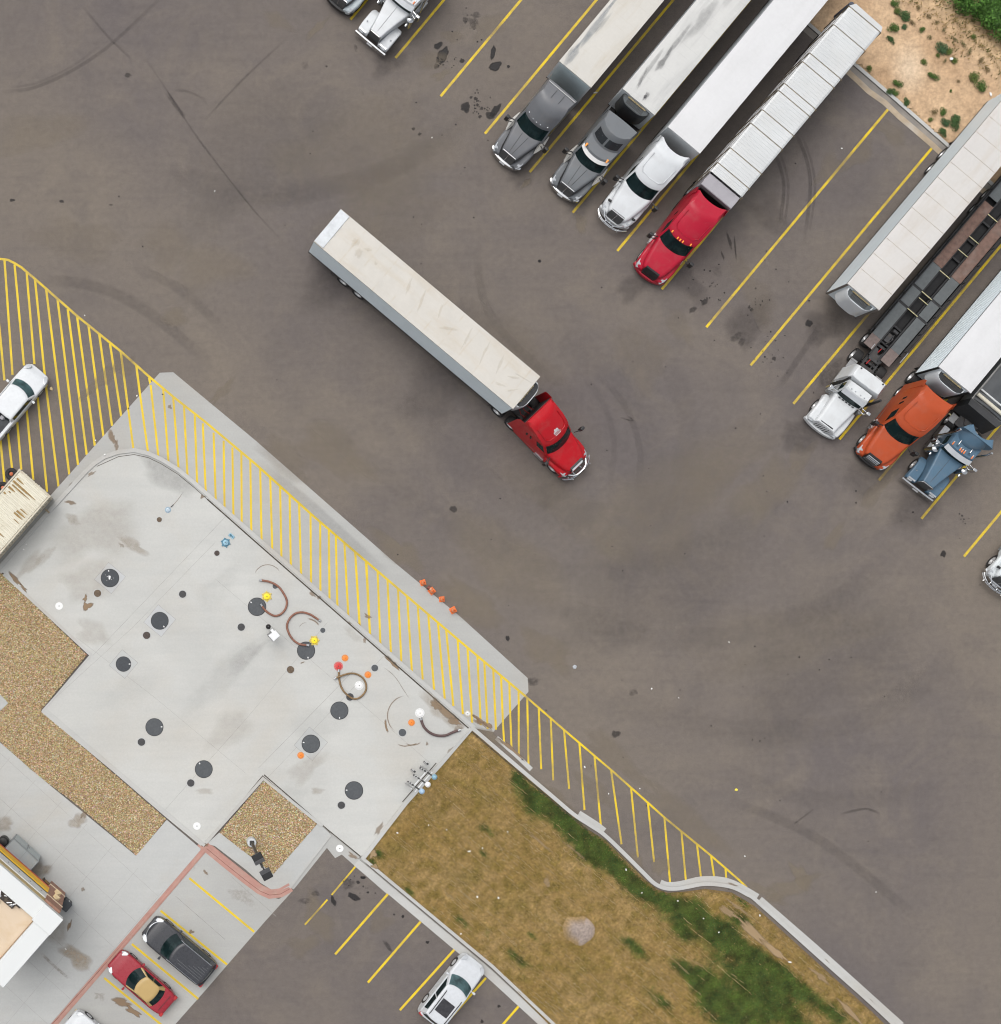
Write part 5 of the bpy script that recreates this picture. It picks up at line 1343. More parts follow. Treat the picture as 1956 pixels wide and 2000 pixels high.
# flatbed under ribbed panels
def ribbed_flatbed():
    root = empty('flatbed_trailer', 'flatbed trailer covered with ribbed white metal panels and slanting side straps behind the crimson truck', 'trailer', at(1400, 383, 3.75), hd(-288, 343))
    W, hw, L, z1 = 2.5, 1.25, 14.6, 3.75
    f = MB(); f.box(-L, 0, -hw, hw, 1.2, 1.36)
    for s in (-1, 1):
        f.box(-L, 0, s * .5 - .06, s * .5 + .06, .85, 1.2); f.box(-L, 0, s * hw - .03, s * hw + .03, 1.1, 1.38)
    part(f, 'deck', mat('bed_grey', (.30, .30, .31), .55, .2, .2, 2), root)
    b = MB(); b.box(-.92, -.02, -hw, hw, 1.38, z1 - .12, .04); part(b, 'bulkhead', mat('bulkhead_grey', (.29, .28, .30), .5, .2, .1, 1, (.2, .19, .2), .8, .4), root)
    b = MB(); b.box(-.03, .03, -1.05, 1.05, 1.5, 3.3); part(b, 'front_rack', BLACK, root)
    x0 = -.95; cuts = [0, .42 + .3, 1.93, 3.94, 5.05, 6.62, 7.2, 8.97, 9.67, 12.0, 13.50]
    pm = mat('ribbed_panel', (.50, .513, .515), .4, .1, .05, .7, (.48, .47, .44), .6, .4)
    for a, c in zip(cuts, cuts[1:]):
        xa, xb = x0 - a - .03, x0 - c + .03
        p = MB(); prof = []; n = max(2, int(abs(xa - xb) / .21)); 
        for i in range(n):
            xs_ = xa + (xb - xa) * i / n; d = (xb - xa) / n
            prof += [(xs_, z1), (xs_ + d * .55, z1), (xs_ + d * .68, z1 - .014), (xs_ + d * .87, z1 - .014)]
        prof.append((xb, z1))
        top = [[(x, y, z + c2) for x, z in prof] for y, c2 in ((-hw - .02, -.05), (-hw + .1, 0), (hw - .1, 0), (hw + .02, -.05))]
        p.loft(top, cap=False, closed=False)
        bot = [[(x, y, z - .06) for x, z in prof] for y in (-hw - .02, hw + .02)]
        p.loft(bot, cap=False, closed=False)
        p.loft([top[0], bot[0]], cap=False, closed=False); p.loft([top[3], bot[1]], cap=False, closed=False)
        p.face([(xa, -hw - .02, z1 - .06), (xa, hw + .02, z1 - .06), (xa, hw + .02, z1), (xa, -hw - .02, z1)])
        part(p, 'roof_panel', pm, root, 20)
    s_ = MB()
    for s in (-1, 1):
        s_.box(x0 - 13.2, x0, s * hw - .012, s * hw + .012, 1.5, z1 - .15)
        for z in (1.5, 2.3, 3.1): s_.box(x0 - 13.2, x0, s * (hw + .02) - .03, s * (hw + .02) + .03, z, z + .1)
    part(s_, 'side_wall', mat('side_tarp', (.52, .52, .525), .5, 0, .25, .5, (.22, .21, .21), .5, .5), root)
    for a in cuts:
        for s in (-1, 1):
            q = MB(); q.tube([(x0 - a, s * (hw + .06), z1 - .02), (x0 - a + .75, s * (hw + .09), 1.42)], .04, 4); part(q, 'strap', mat('strap_olive', (.13, .10, .06), .8, 0, .3, 3), root)
    q = MB()
    for a in cuts[1:]: q.box(x0 - a - .02, x0 - a + .02, -hw, hw, z1 - .07, z1 - .03)
    part(q, 'panel_gap', mat('gap_brown', (.24, .19, .13), .8, 0, .3, 3), root)
    q = MB(); q.loft([[(-L + .1, y, 1.3) for y in (-hw - .05, hw + .05)] + [(-L - .25, hw - .1, 1.3), (-L - .3, -hw + .2, 1.3)], [(-L + .1, y, z1 - .03) for y in (-hw - .05, hw + .05)] + [(-L - .22, hw - .1, z1 - .06), (-L - .28, -hw + .2, z1 - .06)]]); part(q, 'end_cap', pm, root)
    q = MB(); q.cyl((-L - .12, -hw + .02, 1.5), (-L - .12, -hw + .02, z1 - .15), .17, n=14); part(q, 'tarp_roll', mat('roll_dark', (.05, .055, .075), .5, 0, .3, 3), root)
    q = MB()
    for s in (-1, 1): q.box(-2.9, -2.75, s * .75 - .07, s * .75 + .07, .05, 1.2)
    part(q, 'landing_gear', STEEL, root)
    for s in (-1, 1):
        for x in (-L + 1.4, -L + 2.65): wheel(root, x, s * .98, .5, .56)
ribbed_flatbed()

# the right-hand group
box_trailer('semi_trailer', 'white reefer trailer parked without a truck, its roof crossed by brown seams', at(1687, 579.5, 4.05), hd(-.645, .764), roofm=ROOF_GREYW, sidem=SIDE_BLUE, wrinkle=.010, grooves=3, reefer=(SHELL, GRILLE_G), ribs=13, trim=mat('trim_brown', (.12, .105, .095), .6), seed=2, tandem=(-12.0, -10.8))
t8 = aero_tractor('semi_tractor', 'orange truck with dark sleeper side and chrome barred grille', at(1692, 905), hd(-91, 116.5), ORANGE, L=4.95, bumper='black', grille='bars', vents=2, amber=False, rear_tip=.12, wide=True)
box_trailer('semi_trailer', 'creased white reefer trailer with ribbed pale sides behind the orange truck', at(1865.6, 741.8, 4.05), BAY, roofm=ROOF_WHITE, sidem=SIDE_BLUE, wrinkle=.03, grooves=12, reefer=(SHELL, GRILLE_D), trim=BLACK, seed=6)

def white_stack_truck():
    root = empty('semi_tractor', 'white truck with two black exhaust stacks pulling the empty car hauler', 'truck', at(1599, 840), hd(-.600, .800))
    body = paint('stack_white', (.55, .57, .58))
    h = MB(); h.loft([sec(-.12, .80, .6, 1.18, .12), sec(-.22, .72, .62, 1.38, .16), sec(-.7, .76, .65, 1.52, .2, crown=.02), sec(-1.5, .84, .7, 1.68, .2, crown=.03), sec(-2.25, .90, .75, 1.80, .18, crown=.03)]); part(h, 'hood', body, root)
    for s in (-1, 1):
        f = MB(); rs = []
        for x, yi, yo, z0, z1 in ((-.12, .6, 1.05, .5, .9), (-.25, .6, 1.17, .5, 1.04), (-.7, .65, 1.22, .8, 1.16), (-1.2, .7, 1.22, 1.02, 1.2), (-1.7, .75, 1.2, .8, 1.2), (-1.95, .85, 1.18, .6, 1.2)):
            rs.append(sec(x, (yo - yi) / 2, z0, z1, .13, 3, cy=s * (yo + yi) / 2))
        f.loft(rs); part(f, 'fender', body, root)
        l = MB(); l.box(-.2, -.08, s * .72, s * 1.06, .74, .94, .03); l.box(-.24, -.18, s * .72, s * 1.06, .96, 1.02); part(l, 'headlight', LAMPGLASS, root)
        e = MB(); e.tube([(-2.75, s * 1.18, .9), (-2.75, s * 1.18, 2.6), (-2.85, s * 1.2, 3.35)], .085, 10); e.cyl((-2.75, s * 1.18, .95), (-2.75, s * 1.18, 2.1), .12, n=12); part(e, 'exhaust_stack', BLACK, root)
        a = MB(); a.lathe([(.12, 0), (.15, .05), (.15, .5), (.04, .56)], (-2.2, s * 1.18, 1.0), 14); part(a, 'air_cleaner', mat('cleaner_grey', (.2, .2, .2), .5), root)
    g = MB(); g.loft([[(-.06, -.5, .62), (-.06, .5, .62), (-.16, .5, .62), (-.16, -.5, .62)], [(-.13, -.5, 1.22), (-.13, .5, 1.22), (-.24, .5, 1.22), (-.24, -.5, 1.22)], [(-.3, -.46, 1.42), (-.3, .46, 1.42), (-.36, .46, 1.42), (-.36, -.46, 1.42)]]); part(g, 'grille', BLACK, root)
    b = MB()
    for k in range(6):
        y = -.42 + k * .168
        b.loft([[(-.045, y - .045, .66), (-.045, y + .045, .66), (-.08, y + .045, .66), (-.08, y - .045, .66)], [(-.11, y - .045, 1.2), (-.11, y + .045, 1.2), (-.15, y + .045, 1.2), (-.15, y - .045, 1.2)], [(-.275, y - .045, 1.40), (-.275, y + .045, 1.40), (-.32, y + .045, 1.40), (-.32, y - .045, 1.40)]])
    part(b, 'grille_bars', body, root)
    part(bumper_strip(.06, 1.18, .2, .3, .66, .14), 'bumper', body, root)
    A0 = ring(.8, -2.1, -3.1, .95, .06, .02); A1 = ring(1.82, -2.08, -3.1, .95, .12, .02); A2 = ring(2.5, -2.32, -3.1, .90, .12, .02); A3 = ring(2.66, -2.5, -3.05, .80, .12, .02)
    c = MB(); c.loft([A0, A1, A2, A3]); part(c, 'cab', body, root)
    w_ = MB(); patch(w_, A1, A2, .4, NF - .4, .06, .92, .014, 10, 3); part(w_, 'windshield', GLASS, root)
    for a, b_ in ((NF + .6, NF + 4.6), (2 * NF + 2 * NS - 4.6, 2 * NF + 2 * NS - .6)):
        w_ = MB(); patch(w_, A1, A2, a, b_, .05, .85, .012, 6, 2); part(w_, 'side_window', GLASS, root)
    v = MB(); v.loft([[(-2.2, y, 2.40), (-2.16, y, 2.43), (-2.44, y, 2.60), (-2.48, y, 2.56)] for y in (-.86, -.3, .3, .86)]); part(v, 'sun_visor', mat('visor_bright', (.48, .50, .52), .35, .4), root)
    w_ = MB()
    for k in range(5): w_.box(-2.06, -2.0, -.62 + .26 * k, -.46 + .26 * k, 1.835, 1.86)
    part(w_, 'cowl_vent', BLACK, root)
    S0 = ring(.75, -3.12, -4.15, 1.2, .02, .02); S1 = ring(2.5, -3.12, -4.15, 1.2, .02, .02); S2 = ring(2.82, -3.2, -4.08, 1.02, .05, .03); S3 = ring(2.86, -3.25, -4.0, .9, .05, .03)
    s_ = MB(); s_.loft([S0, S1, S2, S3]); part(s_, 'sleeper', body, root)
    for s in (-1, 1):
        q = MB(); q.cyl((-3.95, s * .85, 2.85), (-3.95, s * .85, 2.93), .05, n=10); part(q, 'roof_bolt', BLACK, root)
    markers(root, [-2.62] * 4, [-.5, -.2, .2, .5], 2.66, CHROME, .03)
    b = MB(); b.box(-4.2, -4.16, -1.0, 1.0, 1.0, 2.4); part(b, 'cab_back', BLACK, root)
    mirrors(root, CHROME, -2.2, .95, 1.95, .5, .06)
    undercarriage(root, 4.2, axles=(-5.3, -6.6), rear=-6.9, wb=(-1.2,))
    for s in (-1, 1):
        for x in (-4.55,):
            q = MB(); q.box(x - .35, x + .35, s * .75, s * 1.2, .95, 1.02); q.box(x - .30, x - .22, s * .74, s * 1.21, 1.02, 1.05); part(q, 'fender_plate', mat('fender_alloy', (.3, .3, .3), .4, .6), root)
white_stack_truck()

def car_hauler():
    root = empty('car_hauler_trailer', 'empty car hauler with grey and rusty runways behind the white stack truck', 'trailer', at(1713.4, 691.4, 1.3), hd(-.648, .762))
    L = 17.5; z = 1.25
    grey = mat('deck_plate_grey', (.105, .115, .118), .55, .3, .12, 3, (.075, .08, .08), 1.5, .5, .2, 40); rust = mat('deck_plate_rust', (.155, .095, .075), .8, .1, .25, 4, (.22, .19, .17), 1.2, .45, .4, 30)
    tip = mat('deck_plate_brown', (.16, .125, .115), .8, .1, .2, 5)
    for s in (-1, 1):
        for x0, x1, m, nm in ((.15 if s > 0 else .0, -.85, tip, 'ramp_tip'), (-.86, -3.45, grey, 'runway'), (-3.62, -4.85, grey, 'runway'), (-5.02, -6.85, grey, 'runway'), (-6.87, -12.0, rust, 'rusty_runway'), (-12.4, -L, grey, 'runway')):
            q = MB(); q.box(x1, x0, s * .42, s * 1.12, z, z + .06)
            if m is rust:
                q.box(x1, x0, s * .40, s * .425, z, z + .10); q.box(x1, x0, s * 1.12, s * 1.145, z, z + .10)
            part(q, nm, m, root)
    f = MB()
    for s in (-1, 1):
        f.box(-L, -.9, s * 1.22, s * 1.30, z - .25, z + .02); f.tube([(-1.0, s * 1.27, z + .5), (-L, s * 1.27, z + .5)], .045, 6)
        for k in range(12): f.tube([(-1.2 - 1.45 * k, s * 1.27, z), (-1.2 - 1.45 * k, s * 1.27, z + .5)], .035, 5)
        f.box(-L, .3, s * .30, s * .40, z - .35, z - .02)
    for x in (-3.53, -4.93): f.box(x - .07, x + .07, -1.26, 1.26, z - .1, z + .05)
    for x in (-.9, -2.2, -8, -9.5, -11, -14): f.box(x - .06, x + .06, -1.2, 1.2, z - .3, z - .15)
    f.box(-.3, .9, -.38, -.30, z - .3, z - .2); f.box(-.3, .9, .30, .38, z - .3, z - .2)
    part(f, 'frame', mat('frame_black', (.02, .02, .021), .6, .2, .3, 4), root)
    q = MB(); q.box(-L, -.95, -1.2, 1.2, .82, .86); part(q, 'gap_shade_sheet', mat('gap_shade_black', (.008, .008, .009), .8, 0, .4, 2), root)  # added near-black sheet, stands in for shade in the gap between runways
    y = MB()
    for x in (-3.50, -4.5, -4.92, -6.7, -8.5, -9.6, -11.45): y.box(x - .025, x + .025, -.42 if x != -4.5 else -.30, .42, z + .055, z + .085)
    part(y, 'cross_bar', mat('bar_pale_yellow', (.42, .39, .22), .6, 0, .2, 5), root)
    w_ = MB(); w_.box(-1.6, -1.0, -.25, .1, z - .25, z - .02, .03); w_.cyl((-1.9, -.15, z - .1), (-1.9, .2, z - .1), .12, n=10); w_.tube([(-.9, .05, z - .1), (-1.3, .18, z), (-1.7, .1, z - .1)], .03, 5); part(w_, 'winch', STEEL, root)
    w_ = MB(); w_.tube([(.9, -.1, 1.2), (.2, -.02, 1.1), (-.5, .05, 1.15)], .035, 6); part(w_, 'air_hose', REDLENS, root)
    b = MB(); b.box(-.4, .0, -.55, -.5, z, z + .1); b.box(-1.3, -.5, 1.45, 1.5, z + .05, z + .12); part(b, 'tie_rail', ALLOY, root)
    for s in (-1, 1):
        for x in (-11.6, -12.8): wheel(root, x, s * .95, .42, .5)
car_hauler()

t9 = classic_tractor('semi_tractor', 'steel blue long nosed day cab with domed roof fairing and chrome visor', at(1792, 955), hd(-66, 86), BLUE, L=4.2, fairing=True, sleeper=False)
squash(t9)
def dump_trailer():
    root = empty('dump_trailer', 'black tarped dump trailer with pale front roll behind the blue day cab', 'trailer', at(1921, 812, 2.6), BAY)
    L, hw = 11.0, 1.28
    b = MB(); b.box(-L, -.35, -hw, hw, 1.1, 2.55, .12, 2); part(b, 'tub', mat('tub_grey', (.21, .21, .205), .45, .5, .2, 2), root)
    t = MB(); g = []
    for i in range(41):
        row = []
        for j in range(11):
            y = -hw + .12 + (2 * hw - .24) * j / 10; x = -.45 - (L - .6) * i / 40
            row.append((x, y, 2.58 + .20 * (1 - (y / hw) ** 2) + .04 * mnoise.noise((x * 1.5, y * 2, 1))))
        g.append(row)
    vv = [t._v(q) for q in g]
    for a, c in zip(vv, vv[1:]):
        for j in range(10): t.bm.faces.new((a[j], c[j], c[j + 1], a[j + 1]))
    part(t, 'tarp', mat('tarp_black', (.05, .055, .06), .55, 0, .15, 1.5), root, 60)
    r = MB(); r.tube([(-.75, -hw + .05, 2.80), (-.72, 0, 2.86), (-.75, hw - .35, 2.80)], .12, 12); part(r, 'tarp_roll', mat('roll_cream', (.52, .49, .40), .6), root)
    r = MB(); r.tube([(-1.15, -hw + .05, 2.74), (-1.12, 0, 2.80), (-1.15, hw - .5, 2.76)], .06, 8); part(r, 'tarp_bow', mat('bow_white', (.55, .56, .56), .5), root)
    c = MB(); c.loft([[(.25, y, 1.0) for y in (-hw, hw)] + [(-.4, hw, 1.0), (-.4, -hw, 1.0)], [(.0, y, 2.5) for y in (-hw + .1, hw - .1)] + [(-.4, hw, 2.58), (-.4, -hw, 2.58)]]); part(c, 'front_wall', mat('front_black', (.03, .031, .033), .5, 0, .2, 2), root)
    f = MB()
    for s in (-1, 1): f.box(-L, .6, s * .5 - .07, s * .5 + .07, .75, 1.05)
    f.box(.2, .9, -.6, .6, .95, 1.1); part(f, 'frame', STEEL, root)
    for s in (-1, 1):
        q = MB(); q.box(.35, .95, s * .8 - .25, s * .8 + .25, .95, 1.03, .02); part(q, 'fender_plate', mat('fender_alloy', (.3, .3, .3), .4, .6), root)
        for x in (-L + 1.2, -L + 2.5): wheel(root, x, s * .95, .5, .5)
    q = MB(); q.tube([(.55, -1.2, .9), (.55, 1.25, .95)], .05, 8); part(q, 'light_bar', mat('bar_pale_yellow', (.42, .39, .22), .6, 0, .2, 5), root)
dump_trailer()
aero_tractor('semi_tractor', 'white truck nose with chrome bumper guard cut by the right edge', at(1945, 1143), BAY, (.55, .58, .59), L=4.8, guard=True, hood_mirrors=True, bumper='chrome', grille='mesh', amber=False, wide=True)

# ================================================================ CARS
r_, A_, b_ = car('pickup_truck', 'white pickup with an open dark bed parked across the yellow hatching', 'pickup', at(78.5, 722.5, .8), hd(.644, -.765), WHITE, L=5.4, W=1.92, kind='pickup', H=1.72, glass_front=GLASS_PALE)
bed = MB(); kx = 5.4 / 4.7
bed.box(-4.58 * kx, -3.12 * kx, -.72, .72, 1.10, 1.145); part(bed, 'bed_liner', mat('bed_dark', (.03, .034, .038), .7, 0, .3, 3), r_)
bd = MB()
for s in (-1, 1): bd.box(-4.62 * kx, -3.1 * kx, s * .74, s * .94, 1.08, 1.22, .04)
bd.box(-4.66 * kx, -4.58 * kx, -.9, .9, 1.0, 1.22, .03); bd.box(-3.16 * kx, -3.1 * kx, -.74, .74, 1.08, 1.22, .02)
part(bd, 'bed_wall', b_, r_)
q = MB(); q.box(-3.55 * kx, -3.3 * kx, -.3, -.05, 1.15, 1.32, .04); q.tube([(-3.9 * kx, .3, 1.18), (-3.6 * kx, .1, 1.24), (-3.4 * kx, -.35, 1.22)], .05, 6); part(q, 'loose_gear', mat('gear_grey', (.3, .3, .32), .6), r_)

r_, A_, b_ = car('silver_suv', 'silver white suv with black roof panel nosed up to the lawn kerb', 'car', at(929.5, 1875.5, .7), hd(.616, -.788), (.50, .52, .54), L=4.95, W=1.90, kind='suv', H=1.74, glass_front=GLASS_PALE)
q = MB(); g = []
for i in range(9):
    row = []
    for j in range(7):
        x = -3.1 - .95 * i / 8; y = -.47 + .94 * j / 6
        row.append((x, y, 1.758 + .03 * mnoise.noise((x * 5, y * 5, 2))))
    g.append(row)
vv = [q._v(k) for k in g]
for a, c in zip(vv, vv[1:]):
    for j in range(6): q.bm.faces.new((a[j], c[j], c[j + 1], a[j + 1]))
part(q, 'roof_panel', mat('panel_black', (.022, .022, .026), .4, 0, .4, 6), r_)
for s in (-1, 1):
    q = MB(); q.tube([(-2.6, s * .60, 1.74), (-2.75, s * .60, 1.79), (-4.3, s * .58, 1.79), (-4.45, s * .58, 1.73)], .028, 6); part(q, 'roof_rail', BLACK, r_)

r_, A_, b_ = car('black_suv', 'charcoal suv with a ribbed roof parked beside the red kerb', 'car', at(290.5, 1808, .75), hd(-115, -95), (.038, .040, .046), L=5.1, W=1.96, kind='suv', H=1.78)
q = MB()
for k in range(7):
    y = -.48 + k * .16
    x0_ = -3.2 - .25 * abs(k - 5) if k < 5 else -2.6 - .2 * (k - 5)
    q.tube([(x0_, y, 1.785), (-4.55, y, 1.785)], .012, 5)
part(q, 'roof_rib', mat('rib_grey', (.14, .145, .15), .4), r_)
for s in (-1, 1):
    q = MB(); q.tube([(-2.1, s * .78, 1.70), (-2.3, s * .76, 1.735), (-4.6, s * .75, 1.735)], .02, 6); part(q, 'roof_rail', CHROME, r_)
q = MB(); q.tube([(-.10 - .42 * abs(t) ** 2.4, .80 * t, .93 - .10 * abs(t)) for t in [k / 8 for k in range(-8, 9)]], .04, 6); part(q, 'hood_trim', CHROME, r_)

r_, A_, b_ = car('red_sedan', 'dark red sedan with a faded tan roof parked on the concrete bay', 'car', at(223, 1871.5, .6), hd(-106, -92), (.27, .022, .034), L=4.75, W=1.80, kind='sedan', H=1.43, roofc=(.40, .28, .115), trim=paint('faded_tan', (.40, .28, .115)))
q = MB(); q.tube([(-4.30, y_, .985 - .02 * abs(y_)) for y_ in (-.62, -.3, 0, .3, .62)], .014, 5); part(q, 'trunk_seam', BLACK, r_)
r_, A_, b_ = car('white_car', 'white car nose cut by the bottom edge below the red kerb', 'car', at(136.5, 1988, .6), hd(-106, -92), (.55, .57, .585), L=4.6, W=1.80, kind='suv', H=1.62)

# ================================================================ CONTAINER, TYRES
def container():
    p0 = z88(320, 300, 2.6); p1 = z88(795, 715, 2.6)
    d = Vector((p1[0] - p0[0], p1[1] - p0[1])); Wc = d.length
    ux = d.normalized(); uy = Vector((ux.y, -ux.x))     # uy runs along the box, down-left
    if uy.y > 0: uy = -uy
    root = empty('storage_container', 'cream corrugated storage container with rust streaks on its roof', 'container', (p0[0] + ux.x * Wc / 2, p0[1] + ux.y * Wc / 2, 0), math.atan2(-uy.y, -uy.x))
    # local +x = short end facing up-right; the box runs to -x; local y: left of +x
    L = 6.06; hw = Wc / 2
    cm = mat('container_cream', (.56, .53, .43), .6, 0, .04, 1.2, (.42, .37, .27), 1.0, .5, .15, 10)
    b = MB()
    def prof(z):
        pts = []
        n = 22
        for s, rng in ((1, range(n)), (-1, range(n - 1, -1, -1))):
            for i in rng:
                x = -L * i / n - .1; d_ = L / n
                q = [(x, 0), (x - d_ * .3, 0), (x - d_ * .5, .035), (x - d_ * .8, .035)]
                if s < 0: q = q[::-1]
                pts += [(a, s * (hw - .03 - e), z) for a, e in q]
        return pts
    b.loft([prof(.12), prof(2.5)]); part(b, 'wall', cm, root, 30)
    r = MB(); n = 26; pr = []
    for i in range(n):
        x = -L * i / n; d_ = L / n
        pr += [(x, 2.58), (x - d_ * .5, 2.58), (x - d_ * .62, 2.55), (x - d_ * .88, 2.55)]
    pr.append((-L, 2.58))
    r.loft([[(x, y, z) for x, z in pr] for y in (-hw + .08, hw - .08)], cap=False, closed=False)
    part(r, 'roof', cm, root, 20)
    f = MB()
    for s in (-1, 1):
        f.box(-L, 0, s * hw - .05, s * hw + .05, 2.46, 2.60); f.box(-L, 0, s * hw - .05, s * hw + .05, .05, .2)
        for x in (-.06, -L + .06): f.box(x - .08, x + .08, s * hw - .07, s * hw + .07, .05, 2.61)
    f.box(-.1, 0, -hw, hw, 2.46, 2.60); f.box(-L, -L + .1, -hw, hw, 2.46, 2.60)
    part(f, 'frame', mat('container_frame', (.47, .43, .34), .65, 0, .08, 2, (.25, .16, .08), 1.6, .6), root)
    st_ = MB()
    rustm = mat('rust_streak', (.24, .15, .055), .85, 0, .35, 5, (.33, .29, .13), 3, .7)
    for x, y0, y1, w2 in [(-.55, 1.05, .45, .06), (-.82, 1.12, -.75, .07), (-1.04, 1.0, -.5, .05), (-1.28, 1.1, .55, .07), (-1.5, .9, .7, .04), (-1.75, 1.1, .9, .06), (-2.1, -.3, -1.0, .07), (-2.3, -.25, -.95, .06), (-1.86, -.4, -1.0, .04), (-2.62, -.5, -1.05, .03), (-3.1, 1.0, .4, .05), (-3.9, .2, -.8, .05)]:
        st_.loft([[(x - w2, y0, 2.584), (x + w2, y0, 2.584), (x + w2, y0, 2.588), (x - w2, y0, 2.588)], [(x - w2 * 1.1, (y0 + y1) / 2, 2.584), (x + w2 * .9, (y0 + y1) / 2, 2.584), (x + w2 * .9, (y0 + y1) / 2, 2.588), (x - w2 * 1.1, (y0 + y1) / 2, 2.588)], [(x - w2 * .3, y1, 2.584), (x + w2 * .2, y1, 2.584), (x + w2 * .2, y1, 2.588), (x - w2 * .3, y1, 2.588)]])
    part(st_, 'rust_streak', rustm, root)
    d_ = MB(); d_.box(.0, .03, -hw + .1, -.02, .2, 2.42); d_.box(.0, .03, .02, hw - .1, .2, 2.42)
    part(d_, 'door', cm, root)
    d_ = MB()
    for y in (-.75, -.3, .3, .75): d_.cyl((.05, y, .2), (.05, y, 2.42), .02, n=6)
    part(d_, 'lock_bar', ALLOY, root)
container()
q = MB(); q.box(*[0, .35, -.05, .05, .0, .12]); 
o = q.build('bracket', mat('bracket_rust', (.3, .24, .16), .8)); o.location = (*z9(425, 452), .15); o.rotation_euler.z = hd(.75, .65)
tag(o, 'short rusty stub of metal on the concrete beside the container side', 'bracket')
for i, (zx, zy, lb) in enumerate([(182, 370, 'black tyre with an orange hub lying beside the container top corner'), (48, 590, 'black tyre half hidden beside the container near the left edge')]):
    r0 = empty('tyre', lb, 'tyre', (*z88(zx, zy, .2), .11), .3 * i)
    t = MB(); r = .40; h = .11
    pr = [(.21, -h), (.34, -h), (r, -h * .5), (r, h * .5), (.34, h), (.21, h)]
    rg = [[(a * math.cos(2 * math.pi * k / 24), a * math.sin(2 * math.pi * k / 24), z) for k in range(24)] for a, z in pr]
    t.loft(rg + [rg[0]], cap=False); part(t, 'tread', RUBBER, r0)
    k_ = MB(); k_.lathe([(.21, -.09), (.21, .07), (.16, .02), (.08, .02), (.07, .08), (.01, .09)], n=18); part(k_, 'rim', mat('rim_black', (.03, .028, .028), .6), r0)
    k_ = MB(); k_.lathe([(.12, .03), (.12, .09), (.07, .13), (.01, .14)], n=14); part(k_, 'hub', mat('hub_orange', (.45, .12, .05), .6, 0, .3, 8), r0)

# ================================================================ BUILDING
def building():
    H = 6.4
    c1 = Vector(P(123.6, 1796, H)); c2 = Vector(P(7, 1930, H))
    d = (c2 - c1); w_ = d.length; d = d.normalized()
    # local x: along the NE wall, away from the corner (up-left); local y along the SE wall (down-left)
    ex = Vector((d.y, -d.x))
    if ex.x > 0: ex = -ex
    root = empty('shop_building', 'shop building corner with white parapet, tan roof and yellow striped canopy', 'building', (c1.x, c1.y, 0), math.atan2(ex.y, ex.x))
    ydir = Vector((-ex.y, ex.x)); sg = 1 if ydir.dot(d) > 0 else -1
    Y = lambda v: sg * v
    LX = 16.0
    white = mat('parapet_white', (.56, .575, .57), .6, 0, .02, .5, (.55, .57, .57), .8, .4)
    tan = mat('wall_tan', (.43, .33, .155), .8, 0, .06, 1.5)
    b = MB(); b.box(.25, LX, Y(.25), Y(w_ - .25), 0, H - .75); part(b, 'wall', mat('wall_stucco', (.40, .34, .25), .85, 0, .08, 1), root)
    p = MB()
    p.box(.0, LX, Y(0), Y(1.15), H - .55, H - .02, .03); p.box(0, 1.25, Y(1.13), Y(w_), H - .56, H, .03); p.box(1.2, LX, Y(w_ - .9), Y(w_), H - .55, H - .02, .03)
    p.box(-.02, 1.45, Y(-.02), Y(1.25), H - .03, H + .12, .05, 2)
    part(p, 'parapet', white, root)
    r = MB(); r.box(1.2, LX, Y(1.1), Y(w_ - .9), H - .72, H - .62); part(r, 'roof', mat('roof_membrane', (.56, .45, .33), .75, 0, .05, .5, (.44, .31, .17), .8, .55, .2, 8), root)
    s_ = MB(); s_.tube([(1.29, Y(1.3), H - .54), (1.29, Y(w_ - 1), H - .54)], .02, 5); part(s_, 'roof_seam', mat('seam_brown', (.3, .18, .1), .8, 0, .3, 4), root)
    ZB = [(H - .55, 5.15, -.02, 'upper_wall', tan), (5.149, 3.85, -.08, 'sign_band', mat('band_white', (.60, .61, .61), .6, 0, .1, 3, (.35, .35, .35), 6, .35)), (3.849, 3.62, -.10, 'band_edge', mat('gutter_dark', (.05, .05, .05), .6, 0, .4, 6)), (3.619, 2.45, -.16, 'canopy', mat('canopy_yellow', (.72, .43, .008), .5, 0, .05, 1)), (2.449, 2.15, -.18, 'canopy_stripe', mat('canopy_red', (.45, .07, .03), .5, 0, .1, 1))]
    for za, zb_, pr, nm, m_ in ZB:
        a = MB(); a.box(1.56, LX, Y(pr), Y(.24), zb_, za); part(a, nm, m_, root)
    q = MB()
    for k in range(14): q.cyl((2.0 + k * .9, Y(-.075), 4.5), (2.0 + k * .9, Y(-.10), 4.5), .05, n=8)
    part(q, 'rivet', STEEL, root)
    brick = mat('pier_brick', (.30, .165, .115), .85, 0, .2, 5, (.22, .12, .09), 6, .5, .4, 24)
    q = MB(); q.box(.36, 1.55, Y(-.16), Y(.24), 0, H - .56); part(q, 'brick_pier', brick, root)
    for z in (1.15, 4.35):
        q = MB(); q.box(.33, 1.58, Y(-.19), Y(.24), z, z + .16); part(q, 'pier_band', mat('band_cream', (.60, .50, .36), .8, 0, .08, 3), root)
    for z in (1.9, 3.4):
        x = .95
        q = MB(); q.box(x - .10, x + .10, Y(-.30), Y(-.161), z, z + .42, .03); q.loft([[(x - .22, Y(-.42), z + .43), (x + .22, Y(-.42), z + .43), (x + .22, Y(-.165), z + .43), (x - .22, Y(-.165), z + .43)], [(x - .02, Y(-.22), z + .66), (x + .02, Y(-.22), z + .66), (x + .02, Y(-.165), z + .66), (x - .02, Y(-.165), z + .66)]]); part(q, 'wall_lantern', mat('lantern_cream', (.60, .47, .28), .6), root)
    # junk and machinery on the roof
    return root, w_, Y, ex, H
broot, bw, BY, bex, BH = building()
